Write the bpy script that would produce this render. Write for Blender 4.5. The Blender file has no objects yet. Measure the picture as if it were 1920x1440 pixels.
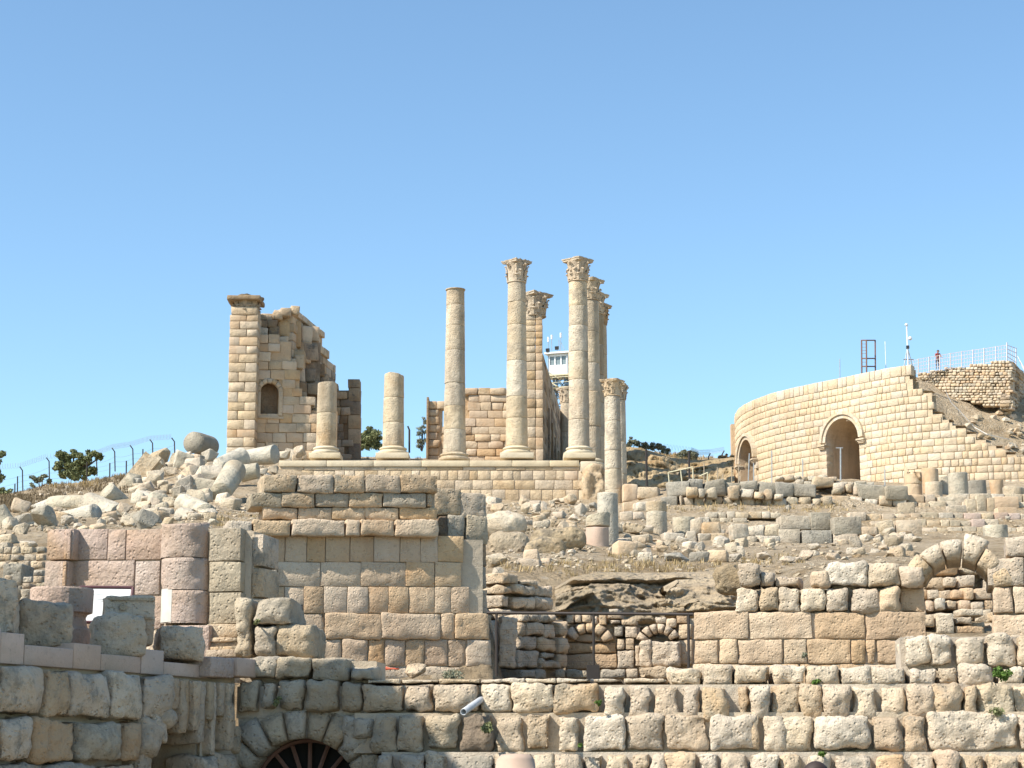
import bpy, bmesh, math, random
import numpy as np
from mathutils import Vector, Matrix, Euler
R = random.Random(11)
C = bpy.context.scene.collection
sc = bpy.context.scene
# ---------------------------------------------------------------- camera, sky, sun, exposure
F = 3500.0; TH = math.atan(700/3500); CT, ST = math.cos(TH), math.sin(TH); CZ = 1.6
cam = bpy.data.cameras.new('camera'); cam.sensor_width = 36; cam.lens = F/1920*36
cam.clip_start = .5; cam.clip_end = 6000
co = bpy.data.objects.new('camera', cam); C.objects.link(co)
co.location = (0, 0, CZ); co.rotation_euler = (math.pi/2+TH, 0, 0); sc.camera = co
SUN_AZ, SUN_EL = math.radians(60), math.radians(46)      # azimuth measured left of the line back to the camera
SD = Vector((-math.sin(SUN_AZ)*math.cos(SUN_EL), -math.cos(SUN_AZ)*math.cos(SUN_EL), math.sin(SUN_EL)))
w = bpy.data.worlds.new('World'); sc.world = w; w.use_nodes = True
nt = w.node_tree; sky = nt.nodes.new('ShaderNodeTexSky'); sky.sky_type = 'NISHITA'; sky.sun_disc = False
sky.sun_elevation = SUN_EL; sky.sun_rotation = math.atan2(SD.x, SD.y)
sky.altitude = 600; sky.air_density = 1.0; sky.dust_density = .5; sky.ozone_density = 1.0
tn = nt.nodes.new('ShaderNodeMix'); tn.data_type = 'RGBA'; tn.blend_type = 'MULTIPLY'; tn.inputs[0].default_value = 1; tn.inputs[7].default_value = (.85, 1.0, 1.02, 1)
nt.links.new(sky.outputs[0], tn.inputs[6]); nt.links.new(tn.outputs[2], nt.nodes['Background'].inputs[0]); nt.nodes['Background'].inputs[1].default_value = .138
sl = bpy.data.lights.new('sun', 'SUN'); sl.energy = 5.0; sl.angle = math.radians(.53); sl.color = (1, .935, .82)
so = bpy.data.objects.new('sun', sl); C.objects.link(so); so.rotation_euler = SD.to_track_quat('Z', 'Y').to_euler()
vs = sc.view_settings; vs.view_transform = 'Standard'; vs.look = 'None'; vs.exposure = .66; vs.gamma = 1; vs.use_curve_mapping = False

# ---------------------------------------------------------------- sight lines of the survey (photo pixel + distance -> place)
def P(px, py, D):
    v = (720-py)/F; t = D/(CT-ST*v)
    return Vector((t*(px-960)/F, D, CZ+t*(ST+v*CT)))
def ray(px, py):
    v = (720-py)/F
    return Vector(((px-960)/F, CT-ST*v, ST+v*CT))
def zat(py, D): return P(960, py, D).z
# ---------------------------------------------------------------- noise
_G = np.random.RandomState(5).rand(32, 32, 32)
def vn(p):
    p = np.asarray(p, float); i = np.floor(p).astype(int); f = p-i; f = f*f*(3-2*f)
    i0 = i & 31; i1 = (i+1) & 31
    x0, y0, z0 = i0.T; x1, y1, z1 = i1.T; fx, fy, fz = f.T
    a = _G[x0,y0,z0]*(1-fx)+_G[x1,y0,z0]*fx; b = _G[x0,y1,z0]*(1-fx)+_G[x1,y1,z0]*fx
    c = _G[x0,y0,z1]*(1-fx)+_G[x1,y0,z1]*fx; d = _G[x0,y1,z1]*(1-fx)+_G[x1,y1,z1]*fx
    return ((a*(1-fy)+b*fy)*(1-fz)+(c*(1-fy)+d*fy)*fz)*2-1
def fbm(p, o=3):
    s = 0; a = 1; t = 0; p = np.asarray(p, float)
    for k in range(o): s = s+a*vn(p*(2**k)+k*7.3); t += a; a *= .5
    return s/t
# ---------------------------------------------------------------- object helpers
def link_mesh(name, V, Fc, mat, parent=None, loc=(0,0,0), rot=(0,0,0), smooth=False):
    me = bpy.data.meshes.new(name); me.from_pydata([tuple(v) for v in V], [], [tuple(f) for f in Fc])
    if smooth: me.polygons.foreach_set('use_smooth', [True]*len(me.polygons))
    if mat: me.materials.append(mat)
    return put(name, me, parent, loc, rot)
def put(name, me, parent=None, loc=(0,0,0), rot=(0,0,0), scale=None):
    o = bpy.data.objects.new(name, me); C.objects.link(o); o.parent = parent; o.location = loc; o.rotation_euler = rot
    if scale: o.scale = scale
    return o
def tag(o, label, cat, group=None):
    o['label'] = label; o['category'] = cat
    if group: o['group'] = group
    return o
def struct(o): o['kind'] = 'structure'; return o
def stuff(o, label=None, cat=None):
    o['kind'] = 'stuff'
    if label: o['label'] = label
    if cat: o['category'] = cat
    return o
def thing(name, label, cat, loc=(0,0,0), rz=0, group=None):
    o = bpy.data.objects.new(name, None); C.objects.link(o); o.location = loc; o.rotation_euler = (0,0,rz)
    o.empty_display_size = .2
    return tag(o, label, cat, group)
def dup(root, loc, rz=None, label=None, group=None, scale=None):
    r = root.copy(); C.objects.link(r); r.location = loc
    if rz is not None: r.rotation_euler[2] = rz
    if label: r['label'] = label
    if group: r['group'] = group
    if scale: r.scale = scale
    for ch in list(root.children):
        c = ch.copy(); C.objects.link(c); c.parent = r
        for g in list(ch.children):
            d = g.copy(); C.objects.link(d); d.parent = c
    return r
class MB:
    def __init__(s): s.V = []; s.F = []
    def add(s, V, Fc):
        n = len(s.V); s.V += [tuple(v) for v in V]; s.F += [tuple(i+n for i in f) for f in Fc]; return s
    def box(s, c, d, M=None):
        x, y, z = d[0]/2, d[1]/2, d[2]/2
        V = [Vector((a*x, b*y, e*z)) for a in (-1,1) for b in (-1,1) for e in (-1,1)]
        if M: V = [M @ v for v in V]
        V = [v+Vector(c) for v in V]
        return s.add(V, [(0,1,3,2),(4,6,7,5),(0,4,5,1),(2,3,7,6),(0,2,6,4),(1,5,7,3)])
    def tube(s, a, b, r, n=6, r2=None):
        a, b = Vector(a), Vector(b); d = (b-a).normalized(); r2 = r if r2 is None else r2
        u = d.orthogonal().normalized(); v = d.cross(u)
        V = []
        for p, rr in ((a, r), (b, r2)):
            V += [p+(u*math.cos(2*math.pi*k/n)+v*math.sin(2*math.pi*k/n))*rr for k in range(n)]
        Fc = [(k,(k+1)%n,n+(k+1)%n,n+k) for k in range(n)]+[tuple(range(n-1,-1,-1)), tuple(range(n,2*n))]
        return s.add(V, Fc)
    def lathe(s, prof, n=24, c=(0,0,0)):
        V = []
        for r, z in prof: V += [(c[0]+r*math.cos(2*math.pi*k/n), c[1]+r*math.sin(2*math.pi*k/n), c[2]+z) for k in range(n)]
        Fc = []
        for j in range(len(prof)-1):
            for k in range(n): Fc.append((j*n+k, j*n+(k+1)%n, (j+1)*n+(k+1)%n, (j+1)*n+k))
        Fc.append(tuple(range(n-1,-1,-1))); m = (len(prof)-1)*n; Fc.append(tuple(range(m, m+n)))
        return s.add(V, Fc)
    def build(s, name, mat, parent=None, loc=(0,0,0), rot=(0,0,0), smooth=False):
        return link_mesh(name, s.V, s.F, mat, parent, loc, rot, smooth)
# ---------------------------------------------------------------- materials
def newmat(name):
    m = bpy.data.materials.new(name); m.use_nodes = True; return m, m.node_tree, m.node_tree.nodes['Principled BSDF']
def mixc(nt, fac, a, b, bt='MIX'):
    n = nt.nodes.new('ShaderNodeMix'); n.data_type = 'RGBA'; n.blend_type = bt
    for sock, v in ((n.inputs[0], fac), (n.inputs[6], a), (n.inputs[7], b)):
        if isinstance(v, (int, float)): sock.default_value = v
        elif isinstance(v, tuple): sock.default_value = (*v, 1)
        else: nt.links.new(v, sock)
    return n.outputs[2]
def noise(nt, vec, scale, detail=4, rough=.55, dist=0):
    n = nt.nodes.new('ShaderNodeTexNoise'); n.inputs['Scale'].default_value = scale
    n.inputs['Detail'].default_value = detail; n.inputs['Roughness'].default_value = rough; n.inputs['Distortion'].default_value = dist
    nt.links.new(vec, n.inputs['Vector']); return n.outputs['Fac']
def rng(nt, val, a, b, c=0, d=1):
    n = nt.nodes.new('ShaderNodeMapRange'); nt.links.new(val, n.inputs[0])
    for i, x in enumerate((a, b, c, d)): n.inputs[i+1].default_value = x
    return n.outputs[0]
def stone_mat(name, c1, c2, stain, grey, gamt=.5, samt=.5, sc_=1.0, bump=.6, bscale=14, varv=.22, pit=.5, streak=0):
    m, nt, b = newmat(name); L = nt.links
    geo = nt.nodes.new('ShaderNodeNewGeometry'); oi = nt.nodes.new('ShaderNodeObjectInfo')
    add = nt.nodes.new('ShaderNodeVectorMath'); add.operation = 'ADD'     # each stone samples its own place in the grain
    comb = nt.nodes.new('ShaderNodeVectorMath'); comb.operation = 'SCALE'; comb.inputs[0].default_value = (37, 19, 53)
    L.new(oi.outputs['Random'], comb.inputs['Scale']); L.new(geo.outputs['Position'], add.inputs[0]); L.new(comb.outputs[0], add.inputs[1])
    v = add.outputs[0]; wp = geo.outputs['Position']
    col = mixc(nt, rng(nt, noise(nt, v, .9*sc_, 4), .35, .65), c1, c2)
    sep = nt.nodes.new('ShaderNodeMath'); sep.operation = 'MULTIPLY'; sep.inputs[1].default_value = 7.31; L.new(oi.outputs['Random'], sep.inputs[0])
    fr = nt.nodes.new('ShaderNodeMath'); fr.operation = 'FRACT'; L.new(sep.outputs[0], fr.inputs[0])
    st = rng(nt, noise(nt, wp, .55*sc_, 5, .6, .4), .48, .68)
    mul = nt.nodes.new('ShaderNodeMath'); mul.operation = 'MULTIPLY'; L.new(st, mul.inputs[0]); L.new(rng(nt, fr.outputs[0], .1, .9, samt*.7, samt*1.5), mul.inputs[1])
    col = mixc(nt, mul.outputs[0], col, stain)
    g = rng(nt, noise(nt, v, 2.6*sc_, 8, .72), .5, .62)
    g2 = nt.nodes.new('ShaderNodeMath'); g2.operation = 'MULTIPLY'; L.new(g, g2.inputs[0]); L.new(rng(nt, oi.outputs['Random'], 0, 1, gamt*.35, gamt*1.3), g2.inputs[1])
    g2.use_clamp = True
    col = mixc(nt, g2.outputs[0], col, grey)
    # runoff and lichen that carry on across the joints
    d1 = rng(nt, noise(nt, wp, .42*sc_, 7, .68, .6), .50, .66, 0, .25+.35*gamt); col = mixc(nt, d1, col, tuple(a*.5+b_*.5 for a, b_ in zip(grey, c1)))
    if streak:
        mp = nt.nodes.new('ShaderNodeMapping'); mp.inputs['Scale'].default_value = (1, 1, .12); L.new(wp, mp.inputs[0])
        s2 = rng(nt, noise(nt, mp.outputs[0], 2.2*sc_, 5, .6), .52, .7, 0, streak)
        col = mixc(nt, s2, col, tuple(x*.45 for x in stain))
    # fine speckle
    sp = rng(nt, noise(nt, v, 22*sc_, 3, .7), .58, .75, 0, .45); col = mixc(nt, sp, col, tuple(x*.55 for x in grey))
    sp2 = rng(nt, noise(nt, v, 13*sc_, 3, .7), .3, .18, 0, .45); col = mixc(nt, sp2, col, tuple(min(1, x*1.35) for x in c2))
    hs = nt.nodes.new('ShaderNodeHueSaturation'); L.new(col, hs.inputs['Color'])
    L.new(rng(nt, oi.outputs['Random'], 0, 1, 1-varv*.8, 1+varv*.6), hs.inputs['Value']); L.new(rng(nt, fr.outputs[0], 0, 1, .82, 1.12), hs.inputs['Saturation'])
    L.new(hs.outputs[0], b.inputs['Base Color']); b.inputs['Roughness'].default_value = .92; b.inputs['Specular IOR Level'].default_value = .2
    vo = nt.nodes.new('ShaderNodeTexVoronoi'); vo.inputs['Scale'].default_value = bscale*1.3; L.new(v, vo.inputs['Vector'])
    n1 = noise(nt, v, bscale*.35, 9, .68); a = nt.nodes.new('ShaderNodeMath'); a.operation = 'MULTIPLY_ADD'
    L.new(rng(nt, vo.outputs['Distance'], 0, .35, -pit, 0), a.inputs[0]); a.inputs[1].default_value = .35; L.new(n1, a.inputs[2])
    bp = nt.nodes.new('ShaderNodeBump'); bp.inputs['Strength'].default_value = bump; bp.inputs['Distance'].default_value = 1.2/bscale
    L.new(a.outputs[0], bp.inputs['Height']); L.new(bp.outputs[0], b.inputs['Normal'])
    return m
def plain(name, c, rough=.6, metal=0, var=0):
    m, nt, b = newmat(name); b.inputs['Roughness'].default_value = rough; b.inputs['Metallic'].default_value = metal
    geo = nt.nodes.new('ShaderNodeNewGeometry')
    col = mixc(nt, rng(nt, noise(nt, geo.outputs['Position'], 6, 5), .35, .7), c, tuple(x*(.78-var) for x in c))
    nt.links.new(col, b.inputs['Base Color']); return m
M = {}
M['front'] = stone_mat('weathered_limestone', (.50,.385,.265), (.62,.50,.365), (.47,.32,.19), (.26,.23,.18), .75, .55, 1.3, 1.0, 13, .13, .8)
M['pale']  = stone_mat('bleached_limestone', (.58,.465,.33), (.69,.585,.445), (.50,.355,.215), (.31,.27,.21), .7, .55, 1.3, 1.0, 13, .12, .8)
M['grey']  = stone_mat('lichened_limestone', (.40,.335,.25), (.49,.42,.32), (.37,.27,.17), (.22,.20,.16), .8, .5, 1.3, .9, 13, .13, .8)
M['gold']  = stone_mat('golden_ashlar', (.54,.395,.26), (.61,.475,.33), (.47,.29,.16), (.44,.365,.27), .4, .7, .6, .8, 14, .08, .6, streak=.3)
M['orange'] = stone_mat('orange_ashlar', (.49,.335,.20), (.56,.41,.26), (.42,.245,.125), (.33,.26,.18), .4, .6, .45, .9, 12, .10, .6, streak=.35)
M['temple'] = stone_mat('temple_limestone', (0.526,0.398,0.257), (0.608,0.491,0.351), (.39,.25,.14), (.28,.225,.165), .55, .7, .25, .7, 6, .09, .6, streak=.3)
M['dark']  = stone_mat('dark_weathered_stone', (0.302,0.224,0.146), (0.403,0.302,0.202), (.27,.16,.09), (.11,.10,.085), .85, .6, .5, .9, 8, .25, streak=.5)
M['column'] = stone_mat('column_limestone', (.52,.425,.30), (.62,.52,.385), (.43,.30,.18), (.29,.245,.19), .65, .75, .4, .8, 6, .10, .8, streak=.55)
M['clean'] = stone_mat('restored_limestone', (0.562,0.468,0.328), (0.62,0.526,0.38), (.44,.34,.22), (.38,.32,.235), .25, .3, .4, .3, 9, .05)
M['theatre'] = stone_mat('theatre_limestone', (.56,.445,.31), (.63,.53,.39), (.50,.35,.22), (.42,.35,.26), .35, .5, .14, .6, 6, .08, .5, streak=.25)
M['pink']  = stone_mat('pink_limestone', (.45,.325,.26), (.54,.425,.355), (.43,.29,.185), (.36,.30,.245), .45, .75, 1.0, .9, 12, .07, .6)
M['pinkcut'] = stone_mat('new_pink_stone', (0.503,0.369,0.287), (0.562,0.433,0.351), (.38,.29,.21), (.33,.28,.23), .3, .4, 1.0, .3, 14, .08, .4)
M['rubble'] = stone_mat('pale_rubble_stone', (.48,.39,.275), (.60,.51,.39), (.42,.30,.18), (.26,.23,.18), .65, .5, .7, 1.0, 9, .15, .8)
M['slate'] = stone_mat('grey_limestone_boulder', (0.304,0.269,0.211), (0.398,0.351,0.275), (.29,.22,.15), (.16,.145,.12), .6, .4, .5, .9, 8, .14, .7)
M['drum']  = stone_mat('fallen_drum_limestone', (.46,.40,.30), (.56,.50,.395), (.40,.30,.20), (.27,.245,.20), .75, .45, .7, .9, 8, .12, .8)
M['rock']  = stone_mat('ochre_bedrock', (.38,.285,.17), (.50,.395,.265), (.35,.225,.12), (.17,.145,.11), .8, .7, .5, 1.0, 3.0, .1, .8)
M['mortar'] = stone_mat('lime_mortar', (0.468,0.386,0.292), (0.526,0.445,0.339), (.33,.25,.17), (.27,.24,.2), .3, .3, 1.0, .6, 25, .05)
M['iron'] = plain('rusty_dark_iron', (.05,.04,.035), .6, .4)
M['steel'] = plain('galvanised_steel', (.45,.46,.46), .45, .5)
M['rust'] = plain('red_oxide_steel', (.22,.12,.09), .7, .2)
M['whitepaint'] = plain('white_painted_sheet', (.78,.79,.8), .45)
M['creampaint'] = plain('cream_painted_steel', (.62,.56,.38), .5)
M['bluegrey'] = plain('blue_grey_steel', (.16,.20,.25), .5, .3)
M['fencewhite'] = plain('faded_white_timber', (.62,.56,.55), .8)
M['timber'] = plain('weathered_timber_pole', (.40,.32,.23), .85)
M['pipe'] = plain('grey_plastic_pipe', (.50,.51,.53), .4)
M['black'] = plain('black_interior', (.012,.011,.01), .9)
M['blackplastic'] = plain('black_lamp_housing', (.03,.03,.035), .5)
M['plaster'] = plain('white_repair_plaster', (.58,.56,.51), .9)
M['glass'] = plain('tower_window_glass', (.22,.27,.28), .12)
M['signface'] = plain('faded_white_sign_panel', (.74,.74,.71), .4)
M['signframe'] = plain('maroon_sign_frame', (.11,.045,.045), .35)
def leafmat(name, c1, c2):
    m, nt, b = newmat(name); geo = nt.nodes.new('ShaderNodeNewGeometry')
    col = mixc(nt, geo.outputs['Random Per Island'], c1, c2)
    nt.links.new(col, b.inputs['Base Color']); b.inputs['Roughness'].default_value = .7
    b.inputs['Specular IOR Level'].default_value = .25; return m
M['pine'] = leafmat('pine_foliage', (.10,.115,.05), (.27,.28,.13))
M['olive'] = leafmat('grey_green_foliage', (.13,.14,.09), (.30,.30,.21))
M['dryleaf'] = leafmat('dry_shrub_foliage', (.10,.075,.045), (.27,.20,.115))
M['straw'] = leafmat('dry_grass', (.26,.18,.08), (.48,.36,.19))
M['green'] = leafmat('fresh_green_leaves', (.05,.10,.015), (.12,.20,.04))
M['bark'] = plain('dark_bark', (.07,.05,.035), .9)
def ground_mat():
    m, nt, b = newmat('dusty_ochre_ground'); L = nt.links; geo = nt.nodes.new('ShaderNodeNewGeometry'); v = geo.outputs['Position']
    col = mixc(nt, rng(nt, noise(nt, v, .12, 5), .35, .65), (.44,.335,.215), (.54,.43,.30))
    col = mixc(nt, rng(nt, noise(nt, v, .5, 8, .7), .5, .64, 0, .8), col, (.31,.215,.12))
    col = mixc(nt, rng(nt, noise(nt, v, 2.3, 8, .75), .52, .66, 0, .7), col, (.20,.15,.095))
    vo = nt.nodes.new('ShaderNodeTexVoronoi'); vo.inputs['Scale'].default_value = 2.4; L.new(v, vo.inputs['Vector'])
    col = mixc(nt, rng(nt, vo.outputs['Distance'], .28, .18, 0, .55), col, (.55,.48,.38))
    L.new(col, b.inputs['Base Color']); b.inputs['Roughness'].default_value = .95; b.inputs['Specular IOR Level'].default_value = .1
    vo2 = nt.nodes.new('ShaderNodeTexVoronoi'); vo2.inputs['Scale'].default_value = 5; L.new(v, vo2.inputs['Vector'])
    n0 = noise(nt, v, 1.3, 12, .78); am = nt.nodes.new('ShaderNodeMath'); am.operation = 'MULTIPLY_ADD'; L.new(rng(nt, vo2.outputs['Distance'], .1, .5, .25, 0), am.inputs[0]); am.inputs[1].default_value = 1; L.new(n0, am.inputs[2]); n1 = am.outputs[0]; bp = nt.nodes.new('ShaderNodeBump'); bp.inputs['Strength'].default_value = 1; bp.inputs['Distance'].default_value = .45
    L.new(n1, bp.inputs['Height']); L.new(bp.outputs[0], b.inputs['Normal']); return m
M['ground'] = ground_mat()
# ---------------------------------------------------------------- stones
STY = {  # edge radius, corner jitter, noise amplitude, noise frequency, target segment, boss
 'rough':  (.020, .05, .052, 2.6, .034, 0, .06), 'worn': (.014, .03, .024, 3.2, .05, 0, .015),
 'ashlar': (.016, .012, .010, 2.5, .20, 0, .006), 'cut': (.010, .0, .002, 2, .5, 0, 0),
 'tight': (.007, .006, .010, 2.5, .16, 0, .004),
 'far':    (.03, .04, .018, 1.2, .5, 0, .01), 'farboss': (.02, .01, .02, 1.5, .4, .045, 0), 'farrough': (.07, .12, .05, 1.6, .3, 0, .04),
 'loose':  (.06, .2, .05, 1.6, .22, 0, .03)}
_topo = {}
def lattice(nx, ny, nz):
    k = (nx, ny, nz)
    if k in _topo: return _topo[k]
    idx = {}; pts = []
    for a in range(nx):
        for b in range(ny):
            for c in range(nz):
                if a in (0, nx-1) or b in (0, ny-1) or c in (0, nz-1): idx[(a,b,c)] = len(pts); pts.append((a,b,c))
    Fc = []
    g = lambda a, b, c: idx[(a,b,c)]
    for a in range(nx-1):
        for b in range(ny-1):
            Fc.append((g(a,b,0), g(a,b+1,0), g(a+1,b+1,0), g(a+1,b,0))); Fc.append((g(a,b,nz-1), g(a+1,b,nz-1), g(a+1,b+1,nz-1), g(a,b+1,nz-1)))
    for a in range(nx-1):
        for c in range(nz-1):
            Fc.append((g(a,0,c), g(a+1,0,c), g(a+1,0,c+1), g(a,0,c+1))); Fc.append((g(a,ny-1,c), g(a,ny-1,c+1), g(a+1,ny-1,c+1), g(a+1,ny-1,c)))
    for b in range(ny-1):
        for c in range(nz-1):
            Fc.append((g(0,b,c), g(0,b,c+1), g(0,b+1,c+1), g(0,b+1,c))); Fc.append((g(nx-1,b,c), g(nx-1,b+1,c), g(nx-1,b+1,c+1), g(nx-1,b,c+1)))
    _topo[k] = (np.array(pts), Fc); return _topo[k]
def axis(L, r, seg, kmax):
    k = max(1, min(kmax, round((L-2*r)/seg)))
    return np.concatenate(([-L/2], np.linspace(-L/2+r, L/2-r, k+1), [L/2]))
def stone_geo(w, h, d, style, seed, skew=None):
    r0, jit, amp, fq, seg, boss, bulge = STY[style]
    mn = min(w, h, d); r = min(r0, mn*.16); rs = np.random.RandomState(seed)
    kx = 21 if style in ('rough',) else 12 if style == 'worn' else 8
    X, Y, Z = axis(w, r, seg, kx), axis(d, r, seg*1.6, 4 if style == 'rough' else 2), axis(h, r, seg, kx)
    T, Fc = lattice(len(X), len(Y), len(Z))
    p = np.stack([X[T[:,0]], Y[T[:,1]], Z[T[:,2]]], 1); half = np.array([w, d, h])/2
    rr = r*(1+.6*rs.rand())
    rr = min(rr, mn*.4)
    q = np.clip(p, -(half-rr), half-rr); dv = p-q; L = np.linalg.norm(dv, axis=1, keepdims=True); L[L == 0] = 1
    nrm = dv/L
    out = q+nrm*np.minimum(L, rr)
    # corner jitter, trilinear
    cj = (rs.rand(2, 2, 2, 3)-.5)*2*jit*np.array([min(w, h*1.5), 0 if style != 'loose' else d, min(h, w*1.5)])*.6
    t = (out/half+1)/2; t = np.clip(t, 0, 1); o = 0
    for a in (0,1):
        for b in (0,1):
            for c in (0,1):
                wgt = (t[:,0] if a else 1-t[:,0])*(t[:,1] if b else 1-t[:,1])*(t[:,2] if c else 1-t[:,2]); o = o+wgt[:,None]*cj[a,b,c]
    base = out
    out = out+o
    if bulge:
        tx, tz = np.abs(t[:,0]*2-1), np.abs(t[:,2]*2-1); bl = bulge*(.4+rs.rand()); bl = min(bl, mn*.25)
        out[:,1] -= bl*np.clip(1-t[:,1], 0, 1)*(1-tx**(2+3*rs.rand()))*(1-tz**(2+3*rs.rand()))
        if style == 'rough':      # worn corners
            out[:,0] *= 1-.05*rs.rand()*tz**4; out[:,2] *= 1-.06*rs.rand()*tx**5
    if amp:
        of = rs.rand(3)*40; nz = fbm(base*fq+of, 5)
        if style in ('rough', 'worn'): nz = nz*.9-.55*np.clip(.22-np.abs(fbm(base*fq*1.3+of+9, 3)), 0, 1)/.22*.35+.38*fbm(base*fq*4.5+of, 3)
        out = out+nrm*(amp*nz*1.6)[:,None]
    if boss:
        f = (T[:,1] == 0) & (T[:,0] > 1) & (T[:,0] < len(X)-2) & (T[:,2] > 1) & (T[:,2] < len(Z)-2)
        out[f,1] -= boss*(.6+.9*rs.rand(f.sum()))
    return out, Fc
_pool = {}; _seed = [0]
def stone_mesh(w, h, d, style, mat):
    """near styles: unique; far styles: a shared pool of meshes by shape, scaled"""
    _seed[0] += 1
    if style in ('rough', 'worn') :
        V, Fc = stone_geo(w, h, d, style, _seed[0]); sc_ = None; key = None
    else:
        qa = round(math.log(w/h)/.35); key = (style, mat.name, qa, round(math.log2(max(.1,h))*1.5), R.randrange(5)); 
        if key in _pool: me, w0, h0, d0 = _pool[key]; return me, (w/w0, d/d0, h/h0)
        V, Fc = stone_geo(w, h, d, style, _seed[0]); sc_ = None
    me = bpy.data.meshes.new('stone'); me.from_pydata(V.tolist(), [], Fc); me.polygons.foreach_set('use_smooth', [True]*len(me.polygons)); me.materials.append(mat)
    if key: _pool[key] = (me, w, h, d)
    return me, sc_
class Wall:
    def __init__(s, name, label, cat, a, b, ref, base, mat='front', style='rough', depth=.6, gap=.02, proud=.03, group=None):
        A, B = P(a[0], ref, a[1]), P(b[0], ref, b[1]); s.u = Vector((B.x-A.x, B.y-A.y, 0)).normalized(); s.n = Vector((-s.u.y, s.u.x, 0))
        s.A = A.copy(); s.z0 = base; s.A.z = base; s.yaw = math.atan2(s.u.y, s.u.x); s.root = thing(name, label, cat, s.A, s.yaw, group)
        s.mat, s.style, s.depth, s.gap, s.proud = mat, style, depth, gap, proud; s.cnt = 0; s.rest = []
    def loc(s, px, py, back=0):
        d = ray(px, py); O = Vector((0,0,CZ)); t = (s.A+s.n*back-O).dot(s.n)/d.dot(s.n); q = O+d*t
        return (q-s.A).dot(s.u), q.z-s.z0
    def stone(s, x0, x1, z0, z1, mat=None, style=None, depth=None, back=0, gap=None, proud=None, name='stone', rot=0):
        g = s.gap if gap is None else gap; d = depth or s.depth; st = style or s.style; pr = s.proud if proud is None else proud
        w_, h_ = max(.05, x1-x0-g), max(.05, z1-z0-g); y = back-R.random()*pr
        me, sc_ = stone_mesh(w_, h_, d, st, M[mat or s.mat]); s.cnt += 1
        o = put(name, me, s.root, ((x0+x1)/2, y+d/2, (z0+z1)/2), (0, rot, 0), sc_); return o
    def block(s, x0, y0, x1, y1, back=0, **k):
        xm, ym = (x0+x1)/2, (y0+y1)/2
        return s.stone(s.loc(x0, ym, back)[0], s.loc(x1, ym, back)[0], s.loc(xm, y1, back)[1], s.loc(xm, y0, back)[1], back=back, **k)
    def course(s, y0, y1, edges, back=0, ref=None, **k):
        rx = ref if ref is not None else (edges[0]+edges[-1])/2; ym = (y0+y1)/2
        z0, z1 = s.loc(rx, y1, back)[1], s.loc(rx, y0, back)[1]
        for a, b in zip(edges[:-1], edges[1:]):
            jh = (R.random()-.3)*.03 if (k.get('style') or s.style) in ('rough',) else 0
            s.stone(s.loc(a, ym, back)[0], s.loc(b, ym, back)[0], z0, z1-jh, back=back, **k)
    def core(s, x0, x1, y0, y1, off=.1, d=.6, mat='mortar', z0=None, ref=None):
        ym = (y0+y1)/2; a, b = s.loc(x0, ym, off)[0], s.loc(x1, ym, off)[0]; rx = ref or (x0+x1)/2
        zt = s.loc(rx, y0, off)[1]; zb = s.loc(rx, y1, off)[1] if z0 is None else z0
        nx, nz = max(2, int((b-a)/.35)), max(2, int((zt-zb)/.3))
        V = []; Fc = []
        for j in range(nz+1):
            for i in range(nx+1): V.append((a+(b-a)*i/nx, off, zb+(zt-zb)*j/nz))
        A_ = np.array(V); A_[:,1] += min(.03, off*.4)*fbm(A_*3.1+x0, 3); V = [tuple(v) for v in A_]
        for j in range(nz):
            for i in range(nx): q = j*(nx+1)+i; Fc.append((q, q+1, q+nx+2, q+nx+1))
        mb = MB(); mb.add(V, Fc); mb.box(((a+b)/2, off+.06+d/2, (zt+zb)/2), (b-a, d, zt-zb-.01)); return mb.build('core', M[mat], s.root)
def edges(x0, x1, a, b, rnd=None):
    rnd = rnd or R; e = [x0]
    while e[-1] < x1-a*.6: e.append(e[-1]+rnd.uniform(a, b))
    k = (x1-x0)/(e[-1]-x0); return [x0+(v-x0)*k for v in e]
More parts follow.
